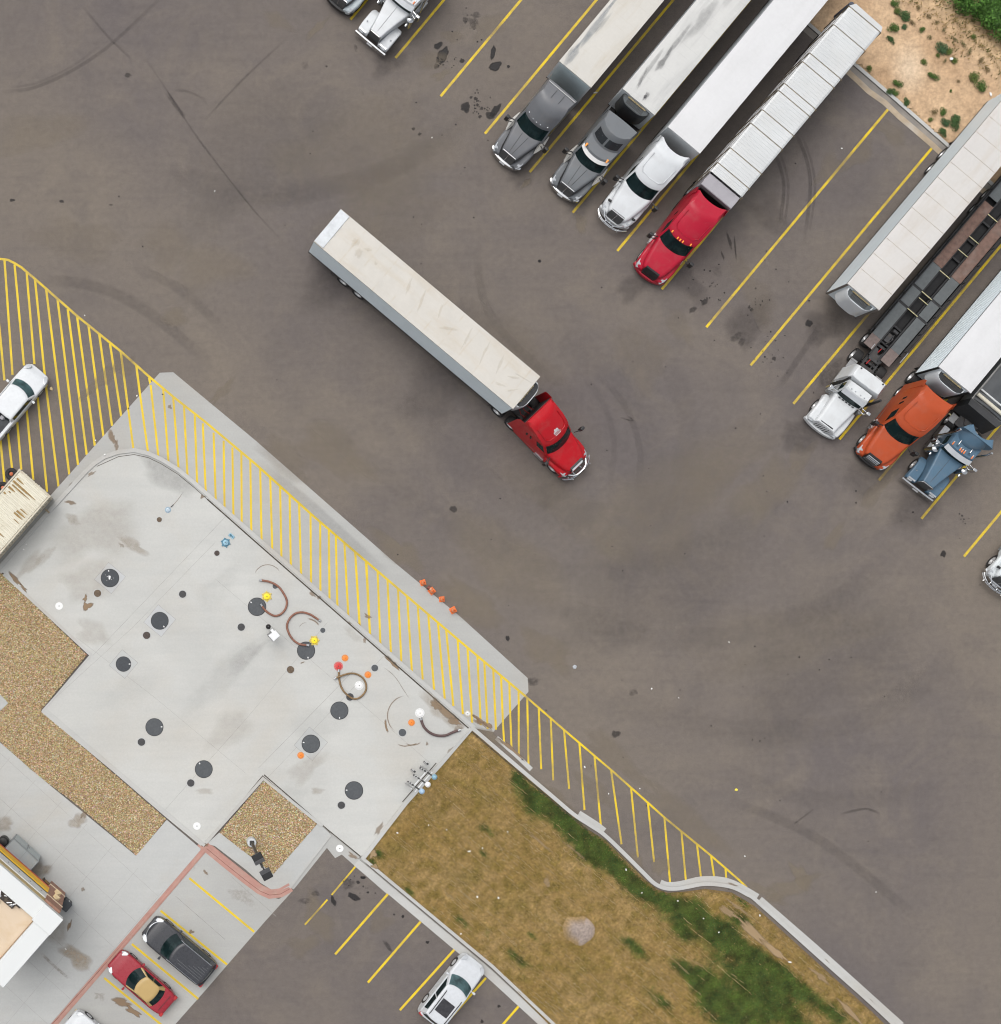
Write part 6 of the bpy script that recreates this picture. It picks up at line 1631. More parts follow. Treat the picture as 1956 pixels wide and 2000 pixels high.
u0 = empty('roof_machinery', 'dark broken machinery with pale rags piled on the tan roof', 'machinery', (*zb(125, 815, BH - .6), BH - .62), math.atan2(bex.y, bex.x))
q = MB()
for k in range(7): q.box(random.uniform(-.9, .2), random.uniform(.3, .9), random.uniform(-.6, .0), random.uniform(.1, .6), 0, random.uniform(.15, .5), .03)
part(q, 'housing', mat('machine_brown', (.055, .045, .04), .7, .2, .5, 5, (.2, .15, .09), 4, .5), u0)
q = MB()
for k in range(10):
    a = random.uniform(-1, .9); b_ = random.uniform(-.6, .7); q.tube([(a, b_, .5), (a + random.uniform(-.4, .4), b_ + random.uniform(-.4, .4), .55)], .04, 5)
part(q, 'pipe', ALLOY, u0)
q = MB()
for k in range(8):
    a, b_ = random.uniform(.3, 1.3), random.uniform(-.1, .9); q.lathe([(.18, 0), (.2, .1), (.08, .2), (.01, .21)], (a, b_ * BY(1), 0), 7)
part(q, 'rags', mat('rags_white', (.55, .52, .48), .9, 0, .2, 5), u0)
# grey cabinet by the wall
def cabinet():
    Hc = 2.15
    a, b, c = Vector(zb(150, 208, Hc)), Vector(zb(412, 450, Hc)), Vector(zb(300, 592, Hc))
    X = b - a; Yv = c - b; Lx = X.length; Ly = max(Yv.length, 1.9)
    root = empty('metal_cabinet', 'large grey metal cabinet standing against the shop wall under the canopy', 'cabinet', (a.x, a.y, 0), math.atan2(X.y, X.x))
    g = mat('cabinet_grey', (.21, .235, .25), .45, .2, .08, 1.2, (.27, .25, .22), 1.4, .5)
    q = MB(); q.box(.0, Lx, -Ly, 0, .1, Hc, .03); part(q, 'case', g, root)
    q = MB()
    for k in range(2): q.box(.05 + k * Lx / 2, Lx / 2 - .04 + k * Lx / 2, .005, .04, .25, Hc - .1, .01)
    part(q, 'door', mat('cabinet_pale', (.34, .38, .385), .4, .2, .08, 2), root)
    q = MB()
    for k in range(2): q.box(Lx / 2 - .12 + k * .2, Lx / 2 - .08 + k * .2, .04, .09, .9, 1.3)
    part(q, 'handle', CHROME, root)
    q = MB(); q.box(-.02, Lx + .02, -.03, .06, Hc - .03, Hc + .03, .01); q.box(Lx * .52, Lx * .53, -Ly, 0, Hc, Hc + .012); part(q, 'rim', mat('cabinet_rim', (.15, .17, .18), .5, .2), root)
    q = MB(); q.tube([(.25 * Lx, -Ly + .02, Hc + .02), (.7 * Lx, -Ly * .55, Hc + .02), (Lx, -.55 * Ly, Hc + .02)], .018, 5); part(q, 'cable', BLACK, root)
cabinet()
def bin_(name, label, xy, r=.32, h=.95, m=BLACK):
    root = empty(name, label, 'bin', (*xy, 0))
    q = MB(); q.lathe([(r * .8, .05), (r, .1), (r, h * .8), (r * .96, h * .82)], n=20); part(q, 'drum', m, root)
    q = MB(); q.lathe([(r * 1.05, h * .82), (r * 1.05, h * .87), (r * .85, h * .97), (r * .4, h), (.01, h)], n=20); part(q, 'lid', m, root)
bin_('trash_bin', 'round black trash bin beside the grey cabinet at the left edge', zb(33, 245, 1.0))
def square_bin():
    root = empty('litter_bin', 'dark litter bin on the pavement behind the brick pier', 'bin', (*zb(698, 905, .8), .05), math.atan2(bex.y, bex.x))
    q = MB(); q.box(-.28, .28, -.30, .30, .05, .95, .04); part(q, 'case', mat('bin_dark', (.035, .04, .046), .5), root)
    q = MB(); q.box(-.31, .31, -.33, .33, .96, 1.05, .04); part(q, 'lid', mat('bin_dark', (.035, .04, .046), .5), root)
    q = MB(); q.box(-.03, .03, -.38, -.34, .8, .93); part(q, 'tag', mat('tag_white', (.6, .6, .6), .5), root)
square_bin()
def notice():
    root = empty('notice_frame', 'narrow white framed sign below the canopy beside the brick pier', 'sign', (*zb(375, 625, 2.2), 0), math.atan2(bex.y, bex.x))
    q = MB(); q.box(-.65, .65, -.06, .06, 1.6, 2.4); part(q, 'frame', mat('frame_white', (.6, .58, .53), .6), root)
    q = MB(); q.box(-.45, .45, -.02, .02, 2.395, 2.42); part(q, 'slot', BLACK, root)
    q = MB()
    for s in (-.6, .6): q.box(s - .04, s + .04, -.04, .04, 0, 1.6)
    part(q, 'post', STEEL, root)
notice()
def crate(label, xy, h, rz):
    root = empty('wooden_crate', label, 'crate', (*xy, .05), rz)
    m = mat('crate_wood', (.27, .17, .075), .8, 0, .25, 4)
    q = MB()
    for z in (0, .2, .4):
        for s in (-1, 1): q.box(-.3, .3, s * .25 - .02, s * .25 + .02, z, z + .15); q.box(s * .3 - .02, s * .3 + .02, -.25, .25, z, z + .15)
    part(q, 'slat_wall', m, root)
    q = MB(); q.box(-.28, .28, -.23, .23, 0, .05); part(q, 'floor', m, root)
crate('slatted brown crate in the nook beside the brick pier', zb(470, 695, .4), .5, math.atan2(bex.y, bex.x))
crate('slatted brown crate behind the round bin at the left edge', zb(12, 318, .4), .5, math.atan2(bex.y, bex.x))
q = MB(); pl = [P(-30, 1385), P(0, 1355), P(17, 1373), P(0, 1389), P(-18, 1405)]; q.slab(pl, .0, .16)
tag(q.build('concrete_pad_block', CONC2), 'square concrete block set in the gravel at the left edge', 'slab')
# ================================================================ TANK PAD FITTINGS
ZP = .0755
LID = mat('lid_composite', (.062, .068, .074), .7, 0, .12, 6, (.085, .088, .09), 3, .5, .3, 60)
LIDD = mat('lid_dark', (.032, .037, .044), .6, 0, .15, 6, None, 1, 0, .3, 60)
LIDB = mat('lid_brown', (.105, .075, .05), .85, 0, .25, 8, (.16, .12, .08), 5, .6)
LIDK = mat('lid_black', (.040, .040, .042), .7, 0, .2, 8, (.06, .05, .045), 5, .4)
LIDBD = mat('lid_brown_dark', (.055, .042, .037), .8, 0, .25, 8, (.1, .075, .05), 6, .5)
RINGM = mat('lid_ring', (.40, .405, .395), .8, 0, .1, 6)
RINGD = mat('lid_rim_dark', (.022, .023, .025), .6)
HANDLE = mat('lid_handle', (.62, .62, .62), .4)
PATCH = concrete_mat('patch_concrete', (.43, .44, .445), (.41, .40, .37), .3)
PATCHF = concrete_mat('patch_faint', (.40, .408, .40), (.40, .385, .34), .3)
def big_lid(px, py, r, label, ha, m=LID, patch_=None, extra=False):
    root = empty('manhole_cover', label, 'manhole cover', (*P(px, py), ZP), 0, 'large round covers on the tank pad')
    q = MB(); q.lathe([(r, 0), (r, .016), (r * .955, .02), (r * .945, .012), (r * .94, .012)], n=40); part(q, 'rim', RINGD, root)
    q = MB(); q.lathe([(r * .935, .003), (r * .935, .018), (r * .5, .021), (.005, .022)], n=40)
    for i in range(-5, 6):
        for j in range(-5, 6):
            x, y = i * r * .16, j * r * .16
            if x * x + y * y < (r * .84) ** 2 and (i + j) % 2 == 0: q.box(x - .02, x + .02, y - .02, y + .02, .018, .026)
    part(q, 'lid', m, root)
    q = MB(); a = ha; q.box(-.055, .055, -.035, .035, .02, .035, .01, 1, Matrix.Rotation(a, 3, 'Z')); 
    h = part(q, 'handle', HANDLE, root); h.location = (r * .80 * math.cos(a), r * .80 * math.sin(a), 0)
    if patch_:
        hd_, m2 = patch_
        pl = [(P(px, py)[0] + hd_ * math.cos(BAY + R(45) + k * math.pi / 2), P(px, py)[1] + hd_ * math.sin(BAY + R(45) + k * math.pi / 2)) for k in range(4)]
        s2 = MB(); s2.slab(pl, .03, ZP + .0028); struct(s2.build('concrete_patch', m2))
        e_ = MB(); e_.strip(pl + [pl[0]], .018, .03, ZP + .0036); struct(e_.build('patch_edge', CJ))
    if extra:
        q = MB()
        for (dx, dy, s_) in [(-.02, .06, .10), (-.05, .12, .07), (-.03, -.02, .08), (-.3, .2, .02), (.1, -.1, .02), (-.18, .1, .025), (.22, .0, .02), (-.2, -.15, .02)]:
            q.face([(dx + s_ * math.cos(k * 1.05) * random.uniform(.6, 1.2), dy + s_ * math.sin(k * 1.05) * random.uniform(.6, 1.3), .0275 + .0003 * len(q.bm.faces)) for k in range(6)])
        part(q, 'paint_splash', HANDLE, root)
big_lid(215.3, 1129, .60, 'large round cover splashed with white, set in the palest square patch', 1.75, LIDD, (1.02, PATCH), True)
big_lid(312.4, 1212.4, .58, 'large dark cover in a faint square patch below the white splashed one', -.95, LIDD, (1.05, PATCH))
big_lid(241.6, 1296.8, .50, 'smallest of the large dark covers, close to the notch in the gravel', .0, LIDD, (.95, PATCHF))
big_lid(302, 1420, .585, 'large cover with a handle at its right beside the long gravel bed', .05)
big_lid(398.3, 1502, .58, 'large cover nearest the square gravel bed, handle at its upper left', 2.2)
big_lid(502.3, 1185, .60, 'large cover under the end of the brown hose and beside the upper yellow cap', 2.5)
big_lid(597.9, 1270.6, .59, 'large cover under the second hose end beside the lower yellow cap', -1.3)
big_lid(663, 1387.6, .59, 'large cover below the looped brown hose', -1.55)
big_lid(607.3, 1452.5, .60, 'large cover in an outlined square patch beside an orange cap', 2.95, LID, (1.1, PATCHF))
big_lid(691.4, 1543.5, .60, 'large cover nearest the lawn, lowest on the tank pad', 3.1)
def small_lid(px, py, r, label, m):
    root = empty('access_cover', label, 'cover', (*P(px, py), ZP), random.uniform(0, 3), 'small round covers on the tank pad')
    q = MB(); q.lathe([(r * 1.22, 0), (r * 1.22, .006), (r * 1.02, .010), (r, .010)], n=28); part(q, 'collar', RINGM, root)
    q = MB(); q.lathe([(r, .002), (r, .016), (r * .86, .018), (r * .83, .013), (r * .5, .014), (r * .46, .018), (.004, .019)], n=28); part(q, 'lid', m, root)
for px, py, r, lb, m in [(311.6, 1015, .165, 'little brown cover nearest the pale blue cap', LIDB), (191, 1158.8, .24, 'tan brown cover beside the rusty soil stain', LIDB), (357, 1160.5, .235, 'dark grey small cover alone between two rows of large covers', LIDK), (286.8, 1240.8, .24, 'dark brown small cover just below a large dark cover', LIDBD),
                         (276.7, 1449, .245, 'small black cover paired with the large cover beside the long gravel bed', LIDK), (373, 1529, .24, 'small black cover paired with the large cover near the square gravel bed', LIDK), (424, 1080.5, .175, 'little rust brown cover below the bright blue cap', LIDBD), (471.4, 1224.8, .24, 'small black cover left of the white pump box', LIDK),
                         (537.6, 1145, .165, 'little grey cover crossed by the upper brown hose', LID), (630.6, 1231, .165, 'little grey cover just right of the lower yellow cap', LID), (567.6, 1307.8, .24, 'speckled brown small cover below the second hose', LIDB), (731.9, 1304.6, .22, 'grey small cover next to an orange cap near the pad kerb', LID),
                         (683.6, 1361, .245, 'small black cover under the looped brown hose', LIDK), (786, 1430.5, .245, 'grey small cover left of the dark curved hose', LID), (666.8, 1572.3, .24, 'small black cover paired with the lowest large cover', LIDK)]:
    small_lid(px, py, r, lb, m)
def white_cap(px, py, label, z):
    root = empty('monitor_cap', label, 'cap', (*P(px, py), z), 0, 'plain white discs')
    q = MB(); q.lathe([(.245, 0), (.245, .02), (.2, .026), (.005, .027)], n=28); part(q, 'disc', mat('cap_white', (.66, .665, .655), .6, 0, .03, 4), root)
    q = MB(); q.lathe([(.035, .025), (.035, .034), (.005, .036)], n=10); part(q, 'bolt', STEEL, root)
white_cap(116, 1183.6, 'plain white disc near the gravel at the left of the pad', ZP); white_cap(385, 1613, 'plain white disc at the bottom corner of the pad above the red kerb', ZP); white_cap(664, 1657, 'plain white disc in the gutter beside the lawn corner', .012)
def ring_cap(px, py, r, label, m, m2, hub=None, z=ZP, tall=.05, knobs=0, grp=None, name='fill_cap'):
    root = empty(name, label, 'cap', (*P(px, py), z), random.uniform(0, 1), grp)
    q = MB(); q.lathe([(r, 0), (r, .016), (r * .72, .02), (r * .70, .014)], n=28); part(q, 'collar', m2, root)
    q = MB(); q.lathe([(r * .66, 0), (r * .66, tall), (r * .55, tall + .015), (r * .30, tall + .015), (r * .28, tall + .03), (.005, tall + .032)], n=28); part(q, 'lid', m, root)
    q = MB(); q.cyl((0, 0, tall + .03), (0, 0, tall + .045), r * .10, n=8); part(q, 'latch', hub or STEEL, root)
    if knobs:
        q = MB()
        for k in range(knobs): q.lathe([(.05, 0), (.05, .05), (.03, .07), (.005, .072)], (r * 1.05 * math.cos(6.28 * k / knobs), r * 1.05 * math.sin(6.28 * k / knobs), 0), 8)
        part(q, 'lug', m2, root)
WR = mat('cap_ring_white', (.58, .585, .58), .6, 0, .15, 12); WL = mat('cap_lid_white', (.68, .68, .67), .5, 0, .05, 4)
OR = mat('cap_orange', (.72, .20, .02), .5, 0, .06, 5); ORR = mat('cap_ring_orange', (.55, .21, .06), .65, 0, .15, 9)
ring_cap(701.5, 1338.7, .29, 'white ringed fill cap inside the looped brown hose', WL, WR, knobs=0); ring_cap(820, 1392.3, .31, 'white ringed fill cap above the dark curved hose', WL, WR)
ring_cap(913.5, 1393.5, .22, 'worn pale cap in the hatched apron near the pad corner', WR, mat('cap_worn', (.42, .38, .3), .8, 0, .2, 9), z=.0125, tall=.02)
for px, py, lb in [(674, 1285, 'orange cap right above the red cap'), (718.7, 1317.7, 'orange cap right of the looped hose, beside a grey cover'), (803.8, 1411, 'orange cap left of the lower white ringed cap'), (587.6, 1475, 'orange cap at the edge of the outlined square patch')]:
    ring_cap(px, py, .225, lb, OR, ORR, tall=.03, grp='orange fill caps')
ring_cap(661, 1300.9, .30, 'bright red fill cap at the end of the looped hose', mat('cap_red', (.50, .03, .03), .5, 0, .1, 5), mat('cap_ring_red', (.45, .12, .11), .6, 0, .3, 12))
YC = mat('cap_yellow', (.78, .60, .01), .5, 0, .04, 5); YR = mat('cap_ring_yellow', (.50, .40, .10), .7, 0, .35, 12)
ring_cap(521.4, 1165, .30, 'yellow fill cap with lugs beside the upper hose', YC, YR, tall=.08, knobs=6, grp='yellow fill caps'); ring_cap(614, 1251, .29, 'yellow fill cap with lugs beside the second hose', YC, YR, tall=.08, knobs=6, grp='yellow fill caps')
BC = mat('cap_blue', (.22, .37, .46), .5, .2, .25, 10); BC2 = mat('cap_blue_dark', (.08, .19, .26), .5, .2, .2, 10)
ring_cap(328.4, 996, .20, 'small pale blue cap alone near the rounded pad end', mat('cap_paleblue', (.38, .46, .52), .5, .2, .25, 14), mat('cap_bluegrey', (.24, .32, .38), .6, .2, .2, 14), tall=.05)
q = MB(); q.tube([(0, 0, .04), (.14, .12, .05), (.17, .2, .05)], .022, 6); o = q.build('pipe_stub', STEEL); o.location = (*z9(1588, 432), ZP); tag(o, 'tiny bent pipe stub beside the pale blue cap', 'pipe')
ring_cap(441, 1060, .27, 'bright blue fill cap with a hexagonal rim', BC, BC2, tall=.12, knobs=6)
def blue_valve():
    root = empty('valve_box', 'small blue valve box next to the bright blue cap', 'valve', (*P(452.5, 1047), ZP), hd(.75, .65))
    q = MB(); q.box(-.2, .2, -.11, .11, 0, .05, .01); part(q, 'plate', BC, root)
    q = MB(); q.cyl((-.08, 0, .05), (-.08, 0, .13), .06, n=10); q.cyl((.08, 0, .05), (.08, 0, .10), .045, n=10); q.box(-.16, .14, -.02, .02, .10, .13); part(q, 'valve', BC2, root)
blue_valve()
def smooth(pts, k=6):
    q = []; m = len(pts)
    for i in range(m - 1):
        p0 = pts[max(i - 1, 0)]; p1 = pts[i]; p2 = pts[i + 1]; p3 = pts[min(i + 2, m - 1)]
        for t in [j / k for j in range(k)]:
            q.append(tuple(.5 * ((2 * p1[c]) + (-p0[c] + p2[c]) * t + (2 * p0[c] - 5 * p1[c] + 4 * p2[c] - p3[c]) * t * t + (-p0[c] + 3 * p1[c] - 3 * p2[c] + p3[c]) * t ** 3) for c in (0, 1)))
    q.append(pts[-1]); return q
def hose(label, pts, m, r=.07, lift=0.0, lift_at=None):
    w_ = smooth([f for f in pts])
    n = len(w_)
    zs = [ZP + r + .012 + (lift * math.sin(math.pi * min(1, max(0, (i / n - .85) / .15))) if lift else 0) + (.02 if i < 6 else 0) for i in range(n)]
    root = empty('fuel_hose', label, 'hose', (*w_[0], ZP))
    q = MB(); q.tube([(p[0] - w_[0][0], p[1] - w_[0][1], z - ZP) for p, z in zip(w_, zs)], r, 10); part(q, 'tube', m, root)
    for a, b in ((0, 2), (n - 1, n - 3)):
        A, B = w_[a], w_[b]; d = Vector((A[0] - B[0], A[1] - B[1])).normalized()
        q = MB(); c0 = Vector((A[0] - w_[0][0], A[1] - w_[0][1], zs[a] - ZP)); q.cyl(c0 - Vector((d.x, d.y, 0)) * .04, c0 + Vector((d.x, d.y, 0)) * .13, r * 1.15, n=10); part(q, 'coupling', ALLOY, root)
HR = mat('hose_red', (.20, .085, .055), .65, 0, .2, 5, (.27, .15, .10), 4, .5); HB = mat('hose_brown', (.185, .115, .05), .65, 0, .2, 5, (.12, .075, .04), 4, .5); HD = mat('hose_dark', (.085, .050, .048), .65, 0, .2, 5, (.12, .085, .075), 4, .5)
hose('upper red brown hose curling around a yellow cap', [z38(*p) for p in [(620, 635), (700, 650), (775, 690), (830, 760), (858, 830), (845, 900), (800, 950), (745, 965), (690, 940), (650, 905), (625, 870)]], HR)
hose('second red brown hose curving from a large cover to the pad kerb', [z38(*p) for p in [(1045, 1237), (970, 1225), (910, 1180), (870, 1110), (860, 1050), (885, 990), (935, 945), (1000, 932), (1070, 950), (1120, 980), (1157, 1005)]], HR)
hose('olive brown hose tied in a closed loop below the red cap', [z38(*p) for p in [(1340, 1480), (1345, 1560), (1370, 1640), (1420, 1700), (1480, 1735), (1540, 1720), (1590, 1660), (1590, 1590), (1550, 1530), (1480, 1500), (1400, 1508), (1315, 1540)]], HB, .062, .14)
hose('dark plum coloured hose lying in an arc near the lawn corner', [z64(*p) for p in [(752, 1262), (775, 1320), (820, 1365), (880, 1390), (950, 1390), (1010, 1365), (1055, 1350)]], HD, .085)
def pump_box():
    root = empty('pump_box', 'white box on a grey post between the two hoses, a black cap beside it', 'pump box', (*z38(742, 1150, 1.7), ZP), hd(.76, -.65))
    q = MB(); q.box(-.28, .28, -.24, .24, 1.2, 1.85, .02); part(q, 'case', mat('box_white', (.62, .63, .64), .5, 0, .04, 3), root)
    q = MB(); q.box(.02, .2, .22, .42, 1.45, 1.78, .02); part(q, 'side_box', mat('box_white', (.62, .63, .64), .5), root)
    q = MB(); q.box(-.09, .09, -.09, .09, 0, 1.2); q.box(-.24, .24, -.24, .24, 0, .06); part(q, 'post', mat('post_grey', (.2, .2, .2), .6), root)
    q = MB(); q.box(-.29, -.281, -.2, .2, 1.28, 1.78); part(q, 'door', mat('box_grey', (.3, .3, .31), .5), root)
pump_box()
r0 = empty('vent_post', 'short post with a glossy black ball top beside the white pump box', 'post', (*z38(687, 1066, .9), ZP))
q = MB(); q.cyl((0, 0, 0), (0, 0, .85), .06, n=10); part(q, 'pipe', STEEL, r0)
q = MB(); q.lathe([(.06, .78), (.15, .84), (.17, .92), (.13, 1.02), (.05, 1.07), (.005, 1.075)], n=18); part(q, 'ball', mat('gloss_black', (.008, .008, .009), .2), r0)
def vent_rack():
    base = Vector(z78(430, 420)); 
    root = empty('vent_pipe_rack', 'rack of three tall tank vent pipes with blue and white caps by the lawn kerb', 'vent pipes', (*base, .08), hd(-.66, .75))
    # local x runs along the kerb, down-left
    DK_ = mat('vent_pipe_dark', (.03, .032, .035), .5, .3); WHT = mat('strut_white', (.62, .63, .63), .5)
    for i, (x, capm) in enumerate([(0, BC), (.62, WL), (1.18, mat('cap_vent_blue', (.30, .42, .55), .5))]):
        q = MB(); q.cyl((x, 0, 0), (x, 0, 4.6), .055, n=10); part(q, 'vent_pipe', DK_, root)
        q = MB()
        for z in (.5, 1.25, 2.3): q.cyl((x, 0, z), (x, 0, z + .22), .068, n=10)
        part(q, 'pale_band', WHT, root)
        q = MB(); q.lathe([(.06, 4.6), (.17, 4.68), (.18, 4.78), (.10, 4.88), (.01, 4.9)], (x, 0, 0), 14); part(q, 'vent_cap', capm, root)
    for z in (2.0, 3.3):
        q = MB(); q.box(-.2, 1.45, -.03, .03, z, z + .08); part(q, 'strut', WHT, root)
    q = MB()
    for x in (-.12, 1.36): q.box(x - .04, x + .04, -.1, -.03, 0, 3.4)
    part(q, 'rack_post', ALLOY, root)
vent_rack()
for px, py, lb, c in [(829, 1497, 'black and pale bollard post on the pad beside the vent pipes, nearest the grass corner', 0), (804, 1512, 'black and pale bollard post left of the vent pipes', 1)]:
    r0 = empty('bollard', lb, 'bollard', (*P(px, py - 9), .08), 0)
    q = MB(); q.cyl((0, 0, 0), (0, 0, 1.1), .07, n=12); part(q, 'tube', mat('bollard_dark', (.03, .032, .035), .5), r0)
    q = MB()
    for z in (.35, .75): q.cyl((0, 0, z), (0, 0, z + .16), .078, n=12)
    part(q, 'band', mat('strut_white', (.62, .63, .63), .5), r0)
# traffic cones along the apron edge
CO = mat('cone_orange', (.68, .15, .03), .55, 0, .12, 5, (.35, .08, .03), 3, .5); COD = mat('cone_dirty', (.20, .06, .045), .7, 0, .3, 6)
def cone(px, py, label, m, tip=False, rz=.4, sc=1.0):
    root = empty('traffic_cone', label, 'traffic cone', (*P(px, py, .3), .004), rz, 'orange cones along the apron edge')
    q = MB()
    q.box(-.19, .19, -.19, .19, 0, .035, .012)
    b = part(q, 'base', m, root)
    q = MB(); q.lathe([(.15, .03), (.135, .08), (.075, .55), (.045, .56), (.04, .42), (.002, .40)], n=20); c = part(q, 'body', m, root)
    q = MB(); q.lathe([(.125, .22), (.128, .225), (.111, .34), (.105, .345)], n=20); d = part(q, 'collar', mat('cone_collar', (.62, .30, .17), .6), root)
    if tip:
        root.rotation_euler = (R(82), 0, rz); root.location.z = .19
    root.scale = (sc, sc, sc)
cone(828, 1138, 'upright orange cone at the far left of the cone line', CO, False, .3)
cone(836.5, 1146, 'dirty dark red cone lying on its side in the cone line', COD, True, .9, .8)
cone(845.4, 1154.4, 'square based orange cone just right of the dirty one', CO, False, .7, 1.1)
cone(865, 1170.5, 'small orange cone alone in the middle of the cone line', CO, False, .1, .95)
cone(887, 1192, 'orange cone nearest the wide apron corner, last of the line', CO, False, .5, 1.1)

# lamp post in the square gravel bed
def lamp_post():
    b = Vector(P(490.5, 1642))
    a1 = Vector(P(517.6, 1688, 9.0)); a2 = Vector(P(534, 1719, 9.0))
    root = empty('lamp_post', 'tall lamp post with twin black lamp heads in the square gravel bed', 'lamp post', (*b, .05))
    top = (a1 + a2) / 2 - b
    q = MB(); q.lathe([(.30, 0), (.30, .72), (.27, .78), (.01, .79)], n=24); part(q, 'concrete_base', mat('base_concrete', (.50, .52, .53), .75, 0, .06, 3), root)
    DKG = mat('pole_dark', (.035, .033, .032), .45, .3, .2, 5)
    q = MB(); q.cyl((0, 0, .78), (0, 0, .9), .2, n=4); q.loft([[(s * (.085 - .02 * z / 9.2), t * (.085 - .02 * z / 9.2), z) for s, t in ((-1, -1), (1, -1), (1, 1), (-1, 1))] for z in (.8, 9.2)]); part(q, 'pole', DKG, root)
    d = (a2 - a1); half = d.length / 2; an = math.atan2(d.y, d.x); ca, sa = math.cos(an), math.sin(an)
    q = MB(); q.tube([(-ca * half, -sa * half, 9.1), (ca * half, sa * half, 9.1)], .05, 8); part(q, 'cross_arm', DKG, root)
    for s in (-1, 1):
        q = MB(); rot = Matrix.Rotation(an, 3, 'Z')
        q.box(-.30, .30, -.31, .31, 8.98, 9.18, .03); bmesh.ops.rotate(q.bm, verts=q.bm.verts, cent=(0, 0, 0), matrix=rot); bmesh.ops.translate(q.bm, verts=q.bm.verts, vec=(ca * half * s, sa * half * s, 0))
        hd_ = part(q, 'lamp_head', mat('head_black', (.012, .012, .013), .35, .2, .2, 5), root)
        q = MB(); q.box(-.31 if s > 0 else .08, -.08 if s > 0 else .31, -.32, .32, 9.0, 9.20, .01)
        for k in range(4): q.box((-.29 if s > 0 else .1) + k * .05, (-.27 if s > 0 else .12) + k * .05, -.3, .3, 9.2, 9.24)
        bmesh.ops.rotate(q.bm, verts=q.bm.verts, cent=(0, 0, 0), matrix=rot); bmesh.ops.translate(q.bm, verts=q.bm.verts, vec=(ca * half * s, sa * half * s, 0))
        k = part(q, 'heat_sink', mat('sink_grey', (.085, .085, .09), .5, .4), root)
        k.parent = hd_
lamp_post()

# ================================================================ EARTH MOUND, SHRUBS, LITTER
def mound():
    V, F, C = [], [], []
    n, m = 40, 14
    cx, cy = P(1130, 1815)
    V.append((0, 0, .30)); C.append((.30, .24, .20))
    for j in range(1, m + 1):
        for i in range(n):
            t = 2 * math.pi * i / n; r = j / m
            k = 1 + .22 * mnoise.noise((math.cos(t) * 1.4, math.sin(t) * 1.4, 3)) + (.10 * max(0, mnoise.noise((t * 3.2, 1, 1))) if j == m else 0)
            x, y = 1.12 * r * k * math.cos(t), .92 * r * k * math.sin(t)
            z = .30 * (1 - r ** 1.6) + .06 * fbm(x + 5, y, 2.2, 3) * (1 - r * .7)
            V.append((x * math.cos(-.3) - y * math.sin(-.3), x * math.sin(-.3) + y * math.cos(-.3), z))
            q = .5 + fbm(x, y, 1.1, 3)
            c = Vector((.27, .22, .19)).lerp(Vector((.24, .165, .08)), max(0, min(1, (r - .55) * 2.2 + (-.5 if x > .2 else .3)))) * (.8 + .5 * q)
            C.append(tuple(c))
    for i in range(n): F.append((0, 1 + i, 1 + (i + 1) % n))
    for j in range(m - 1):
        for i in range(n):
            a = 1 + j * n; F.append((a + i, a + n + i, a + n + (i + 1) % n, a + (i + 1) % n))
    o = pydata('earth_mound', V, F, tone_mat('mound_tone', .95, .35, 9, .8), C, True)
    o.location = (cx, cy, .055)
    tag(o, 'low grey brown heap of earth on the dry lawn', 'earth heap')
mound()

LEAF = tone_mat('leaf_tone', .65, .15, 3)
STEM = mat('stem_brown', (.12, .08, .045), .9)
def foliage_mesh(seed, n, dens=1.0, base=(.052, .115, .026), flat=.7, leaf=.075):
    rd = random.Random(seed)
    V, F, C = [], [], []
    lobes = [(rd.uniform(-.45, .45), rd.uniform(-.45, .45), rd.uniform(.3, .75), rd.uniform(.42, .62)) for _ in range(7)]
    for k in range(n):
        lx, ly, lz, lr = lobes[rd.randrange(len(lobes))]
        a, b = rd.uniform(0, 6.28), math.acos(rd.uniform(-.6, 1)); r = lr * (rd.random() ** .4)
        x, y, z = lx + r * math.sin(b) * math.cos(a), ly + r * math.sin(b) * math.sin(a), max(.02, (lz + r * math.cos(b)) * flat)
        s = leaf * rd.uniform(.6, 1.3)
        ax = Vector((rd.gauss(0, 1), rd.gauss(0, 1), rd.gauss(0, .5))).normalized(); nn = Vector((rd.gauss(0, .7), rd.gauss(0, .7), 1)).normalized()
        sd_ = nn.cross(ax)
        if sd_.length < .1: continue
        sd_.normalize(); p = Vector((x, y, z)); i0 = len(V)
        V += [p - ax * s, p + sd_ * s * .5, p + ax * s, p - sd_ * s * .5]
        tone = rd.uniform(.55, 1.6); yl = rd.random()
        c = (base[0] * tone * (1 + .5 * yl), base[1] * tone, base[2] * tone)
        C += [c] * 4; F.append((i0, i0 + 1, i0 + 2, i0 + 3))
    me_o = pydata('foliage', [tuple(v) for v in V], F, LEAF, C)
    me = me_o.data; bpy.data.objects.remove(me_o); return me
FOL = [foliage_mesh(1, 1100), foliage_mesh(2, 1200, base=(.042, .10, .032)), foliage_mesh(3, 900, base=(.075, .125, .03)), foliage_mesh(4, 1100, base=(.046, .105, .044))]
THIN = [foliage_mesh(5, 260, base=(.085, .085, .03)), foliage_mesh(6, 220, base=(.06, .085, .025))]
sm_ = MB()
for k in range(7): sm_.tube([(0, 0, 0), (.12 * math.cos(k), .12 * math.sin(k), .25), (.4 * math.cos(k * .9), .4 * math.sin(k * .9), .5)], .02, 5)
so = sm_.build('stem', STEM); STEMME = so.data; bpy.data.objects.remove(so)
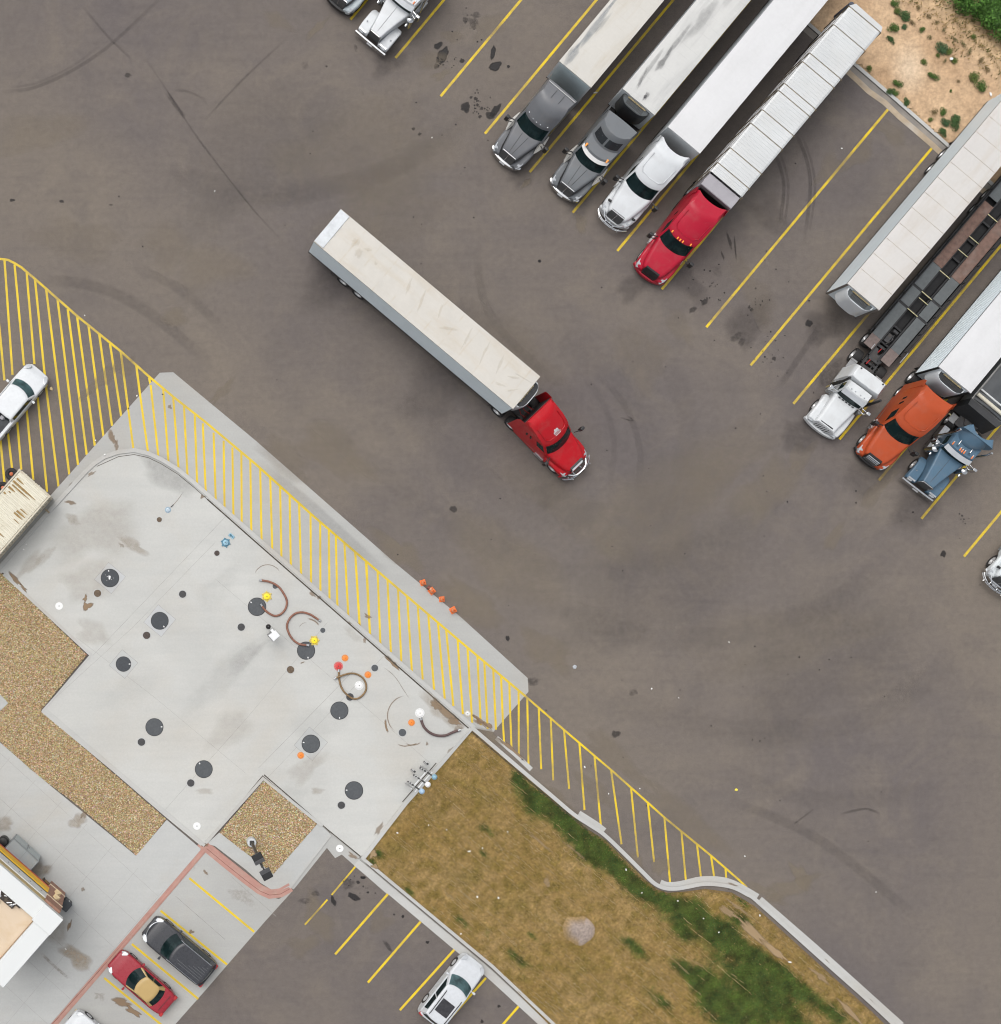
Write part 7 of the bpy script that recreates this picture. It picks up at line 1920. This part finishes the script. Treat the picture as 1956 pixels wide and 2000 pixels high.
def shrub(zx, zy, r, label, fol, ex=1.0, rz=0.0, name='shrub', hz=.8, g='shrubs on the earth lot'):
    x, y = z164(zx, zy, .2)
    root = empty(name, label, 'shrub', (x, y, .05), rz, g)
    s = r * .166 / SCL * 1.28
    f = bpy.data.objects.new('foliage', fol); SC.collection.objects.link(f); f.parent = root; f.scale = (s * ex, s / ex, s * hz)
    t = bpy.data.objects.new('stem', STEMME); SC.collection.objects.link(t); t.parent = root; t.scale = (s, s, s * hz)
for i, (zx, zy, r, lb, f, ex) in enumerate([
    (655, 25, 48, 'dark green shrub at the top edge, first of a row of three', FOL[0], 1), (685, 115, 42, 'middle shrub of the row of three at the top', FOL[2], 1), (765, 180, 68, 'largest shrub of the row of three, round and bright green', FOL[1], 1),
    (640, 340, 58, 'dark round shrub right of the ribbed flatbed end, above a narrow one', FOL[0], 1), (775, 315, 32, 'little bluish shrub beside the dark round one', FOL[3], 1), (612, 462, 42, 'narrow upright shrub nearest the ribbed flatbed corner', FOL[1], .7),
    (985, 350, 34, 'small dark shrub alone at the start of the straw strip', FOL[0], 1), (1075, 440, 38, 'sparse grey green shrub below the straw strip', THIN[1], .8), (1195, 558, 70, 'big oval shrub at the middle of the earth lot', FOL[3], .85), (1300, 597, 44, 'yellowish shrub touching the right side of the big oval one', FOL[2], 1),
    (1170, 650, 27, 'tiny shrub just under the big oval one', FOL[2], 1), (1005, 730, 40, 'round shrub at the edge of the pale bare patch', FOL[2], 1), (360, 806, 36, 'lone small shrub close to the lot kerb and the ribbed flatbed', FOL[2], 1), (1108, 885, 52, 'tall oval shrub right of the pale bare patch', FOL[0], .7),
    (690, 970, 50, 'upper shrub of the cluster touching the lot kerb', FOL[0], .8), (612, 1070, 44, 'left shrub of the cluster touching the lot kerb', FOL[1], 1), (668, 1085, 36, 'lower right shrub of the cluster touching the lot kerb', FOL[0], 1), (795, 1195, 42, 'single dark ball shrub on the brown patch by the kerb', FOL[1], 1),
    (1592, 897, 64, 'bright bushy shrub near the right edge, upper of two', FOL[2], 1.1), (1655, 1022, 66, 'dark bushy shrub near the right edge, lower of two', FOL[0], 1), (1400, 942, 28, 'thin low shrub left of the two bushy ones', THIN[0], 1.2), (1325, 1066, 20, 'tiny dark tuft on bare ground below the thin low shrub', FOL[0], 1),
    (1112, 1312, 52, 'straggly yellow shrub near the parked reefer trailer', THIN[0], 1), (1215, 1312, 44, 'dark shrub right beside the straggly yellow one', FOL[0], 1), (1085, 1400, 30, 'small shrub below the straggly yellow one', FOL[2], 1), (1242, 1432, 50, 'dark oval shrub left of the largest round one', FOL[3], .8),
    (1362, 1440, 76, 'largest dark round shrub beside the parked reefer trailer side', FOL[1], 1.1), (1225, 1555, 48, 'dark shrub closest to the kerb end by the parked reefer trailer', FOL[1], .85), (1592, 432, 36, 'small green shrub alone in the straw strip', FOL[2], 1), (1362, 702, 42, 'yellow green shrub beside a scrap of white litter', FOL[2], 1.2),
    (1255, 712, 30, 'low sparse shrub left of the scrap of white litter', THIN[1], 1.2), (855, 265, 42, 'sparse yellow weed shrub right of the top row of three', THIN[0], .7), (1570, 235, 44, 'faded olive shrub high in the straw strip', THIN[1], 1), (1450, 140, 26, 'tiny olive shrub in the straw strip near the top', THIN[1], 1), (945, 85, 34, 'olive weed shrub at the top of the straw strip', THIN[0], 1), (1050, 180, 40, 'olive weed shrub on the edge of the straw strip', THIN[0], 1.2), (1150, 250, 36, 'dry olive weed shrub below the edge weed', THIN[0], 1),
    (1230, 345, 30, 'dark weed shrub in the middle of the straw strip edge', THIN[1], 1), (1360, 460, 40, 'long low weed shrub right of the big oval shrub', THIN[1], 1.5), (1460, 520, 42, 'green low weed shrub further along the straw edge', THIN[1], 1.4), (1540, 610, 40, 'weed shrub at the bend of the straw edge', THIN[1], 1.3), (1660, 720, 40, 'brown olive weed shrub above the bushy pair', THIN[0], 1.3), (1740, 800, 40, 'dry weed shrub near the right edge of the lot', THIN[0], 1.3)]):
    shrub(zx, zy, r, lb, f, ex, random.uniform(0, 6.28) if ex == 1 else random.choice([-.7, -.9, 1.0]) if ex > 1 else 1.0)
# the green thicket in the corner
def thicket():
    x, y = z164(1815, 60, 1)
    root = empty('bush', 'dense green bush filling the top right corner', 'bush', (x, y, .05), R(-38))
    V, F, C = [], [], []
    rd = random.Random(9)
    lobes = [(rd.uniform(-2.4, 2.6), rd.uniform(-.8, 1.6), rd.uniform(.2, .9), rd.uniform(.45, .85)) for _ in range(26)]
    for k in range(13000):
        lx, ly, lz, lr = lobes[rd.randrange(len(lobes))]
        a, b = rd.uniform(0, 6.28), math.acos(rd.uniform(-.3, 1)); r = lr * (rd.random() ** .4)
        p = Vector((lx + r * math.sin(b) * math.cos(a), ly + r * math.sin(b) * math.sin(a), max(.02, lz + r * math.cos(b))))
        s = .07 * rd.uniform(.6, 1.4); ax = Vector((rd.gauss(0, 1), rd.gauss(0, 1), rd.gauss(0, .5))).normalized(); sd_ = Vector((rd.gauss(0, .7), rd.gauss(0, .7), 1)).cross(ax)
        if sd_.length < .1: continue
        sd_.normalize(); i0 = len(V)
        V += [tuple(p - ax * s), tuple(p + sd_ * s * .5), tuple(p + ax * s), tuple(p - sd_ * s * .5)]
        t = rd.uniform(.5, 1.7) * (.7 + .6 * (hash((int(lx * 7), int(ly * 7))) % 10) / 10); C += [(.052 * t, .12 * t, .02 * t)] * 4; F.append((i0, i0 + 1, i0 + 2, i0 + 3))
    f = pydata('foliage', V, F, LEAF, C); f.parent = root
    q = MB()
    for lx, ly, lz, lr in lobes: q.tube([(lx, ly, 0), (lx + .1, ly, lz * .6), (lx, ly + .1, lz)], .03, 5)
    part(q, 'stem', STEM, root)
thicket()

# litter: scraps lying about
LW = mat('litter_white', (.68, .68, .66), .8); LY = mat('litter_yellow', (.75, .62, .08), .7); LT = mat('litter_tan', (.60, .46, .25), .8); LG = mat('litter_grey', (.36, .38, .40), .7)
def scrap(px, py, s, label, m, z=.006, grp=None, cat='litter', ar=.7, name='paper_scrap'):
    q = MB(); a = random.uniform(0, 6.28); n = 6; g = []
    rd = [random.uniform(.75, 1.15) for _ in range(n)]
    f0 = [(s * rd[i] * math.cos(a + i * 1.047), s * ar * rd[i] * math.sin(a + i * 1.047), .004) for i in range(n)]
    f1 = [(x * .8, y * .8, .02 + .03 * random.random()) for x, y, _ in f0]
    q.loft([f0, f1]); o = q.build(name, m); o.location = (*P(px, py), z); o.rotation_euler.z = a
    tag(o, label, cat, grp)
for px, py in [(837, 1611), (872, 1620), (991, 1624), (942, 1656), (932, 1751), (973, 1753), (900, 1823), (1222, 1698), (1323, 1759), (1373, 1793), (1403, 1820), (776, 1626), (1483, 1787), (1253, 1743)]:
    scrap(px, py, random.uniform(.05, .10), 'tiny white scrap of litter lying in the grass of the kerbed island', LW, .12, 'white scraps on the lawn')
for px, py in [(166, 616), (420, 373), (844, 269), (1424, 1254), (1326, 1363), (1711, 1742), (1250, 1540), (1189, 1550), (1455, 1672), (640, 1545), (1273, 1345), (1644, 290), (268, 773), (187, 860)]:
    scrap(px, py, random.uniform(.045, .075), 'tiny white scrap of litter lying on the dark asphalt', LW, .013, 'white scraps on the asphalt')
scrap(1438.5, 1542.5, .13, 'yellow scrap of card on the empty asphalt', LY, .013); scrap(1123, 1302, .15, 'pale grey scrap of card right of the wide apron corner', LG, .013, ar=.9); scrap(100.5, 759.5, .13, 'tan carton scrap beside the white pickup', LT, .013, ar=.8)
scrap(1163, 181, .16, 'white torn strip on the yellow line beside the grey truck', LW, .013, ar=.4); scrap(1142.5, 1498, .08, 'white cup on a faded hatch line near the lawn kerb', LW, .013); scrap(1855, 117, .14, 'white plastic scrap beside the yellow green shrub', LW, .2); scrap(1932, 186, .18, 'white plastic scrap near the right edge of the earth lot', LW, .2, ar=.5)
scrap(1541, 1878, .14, 'white bottle scrap on the dark green strip', LW, .13, ar=.4); scrap(916, 1662, .14, 'crumpled white strip in the middle of the dry lawn', LW, .12, ar=.35)
scrap(47, 1073, .06, 'white pebble sized scrap near the long pad kerb', LW, .08); scrap(52, 1063, .06, 'white fleck against the pad kerb beside the container', LW, .08); scrap(205, 888, .08, 'white scrap on the rounded pad kerb', LW, .155)
scrap(318, 770, .06, 'black lump on the apron hatching near its pointed corner', BLACK, .013); scrap(129, 1853, .12, 'curled white scrap on the forecourt right of the parapet', LW, .055, ar=.4)
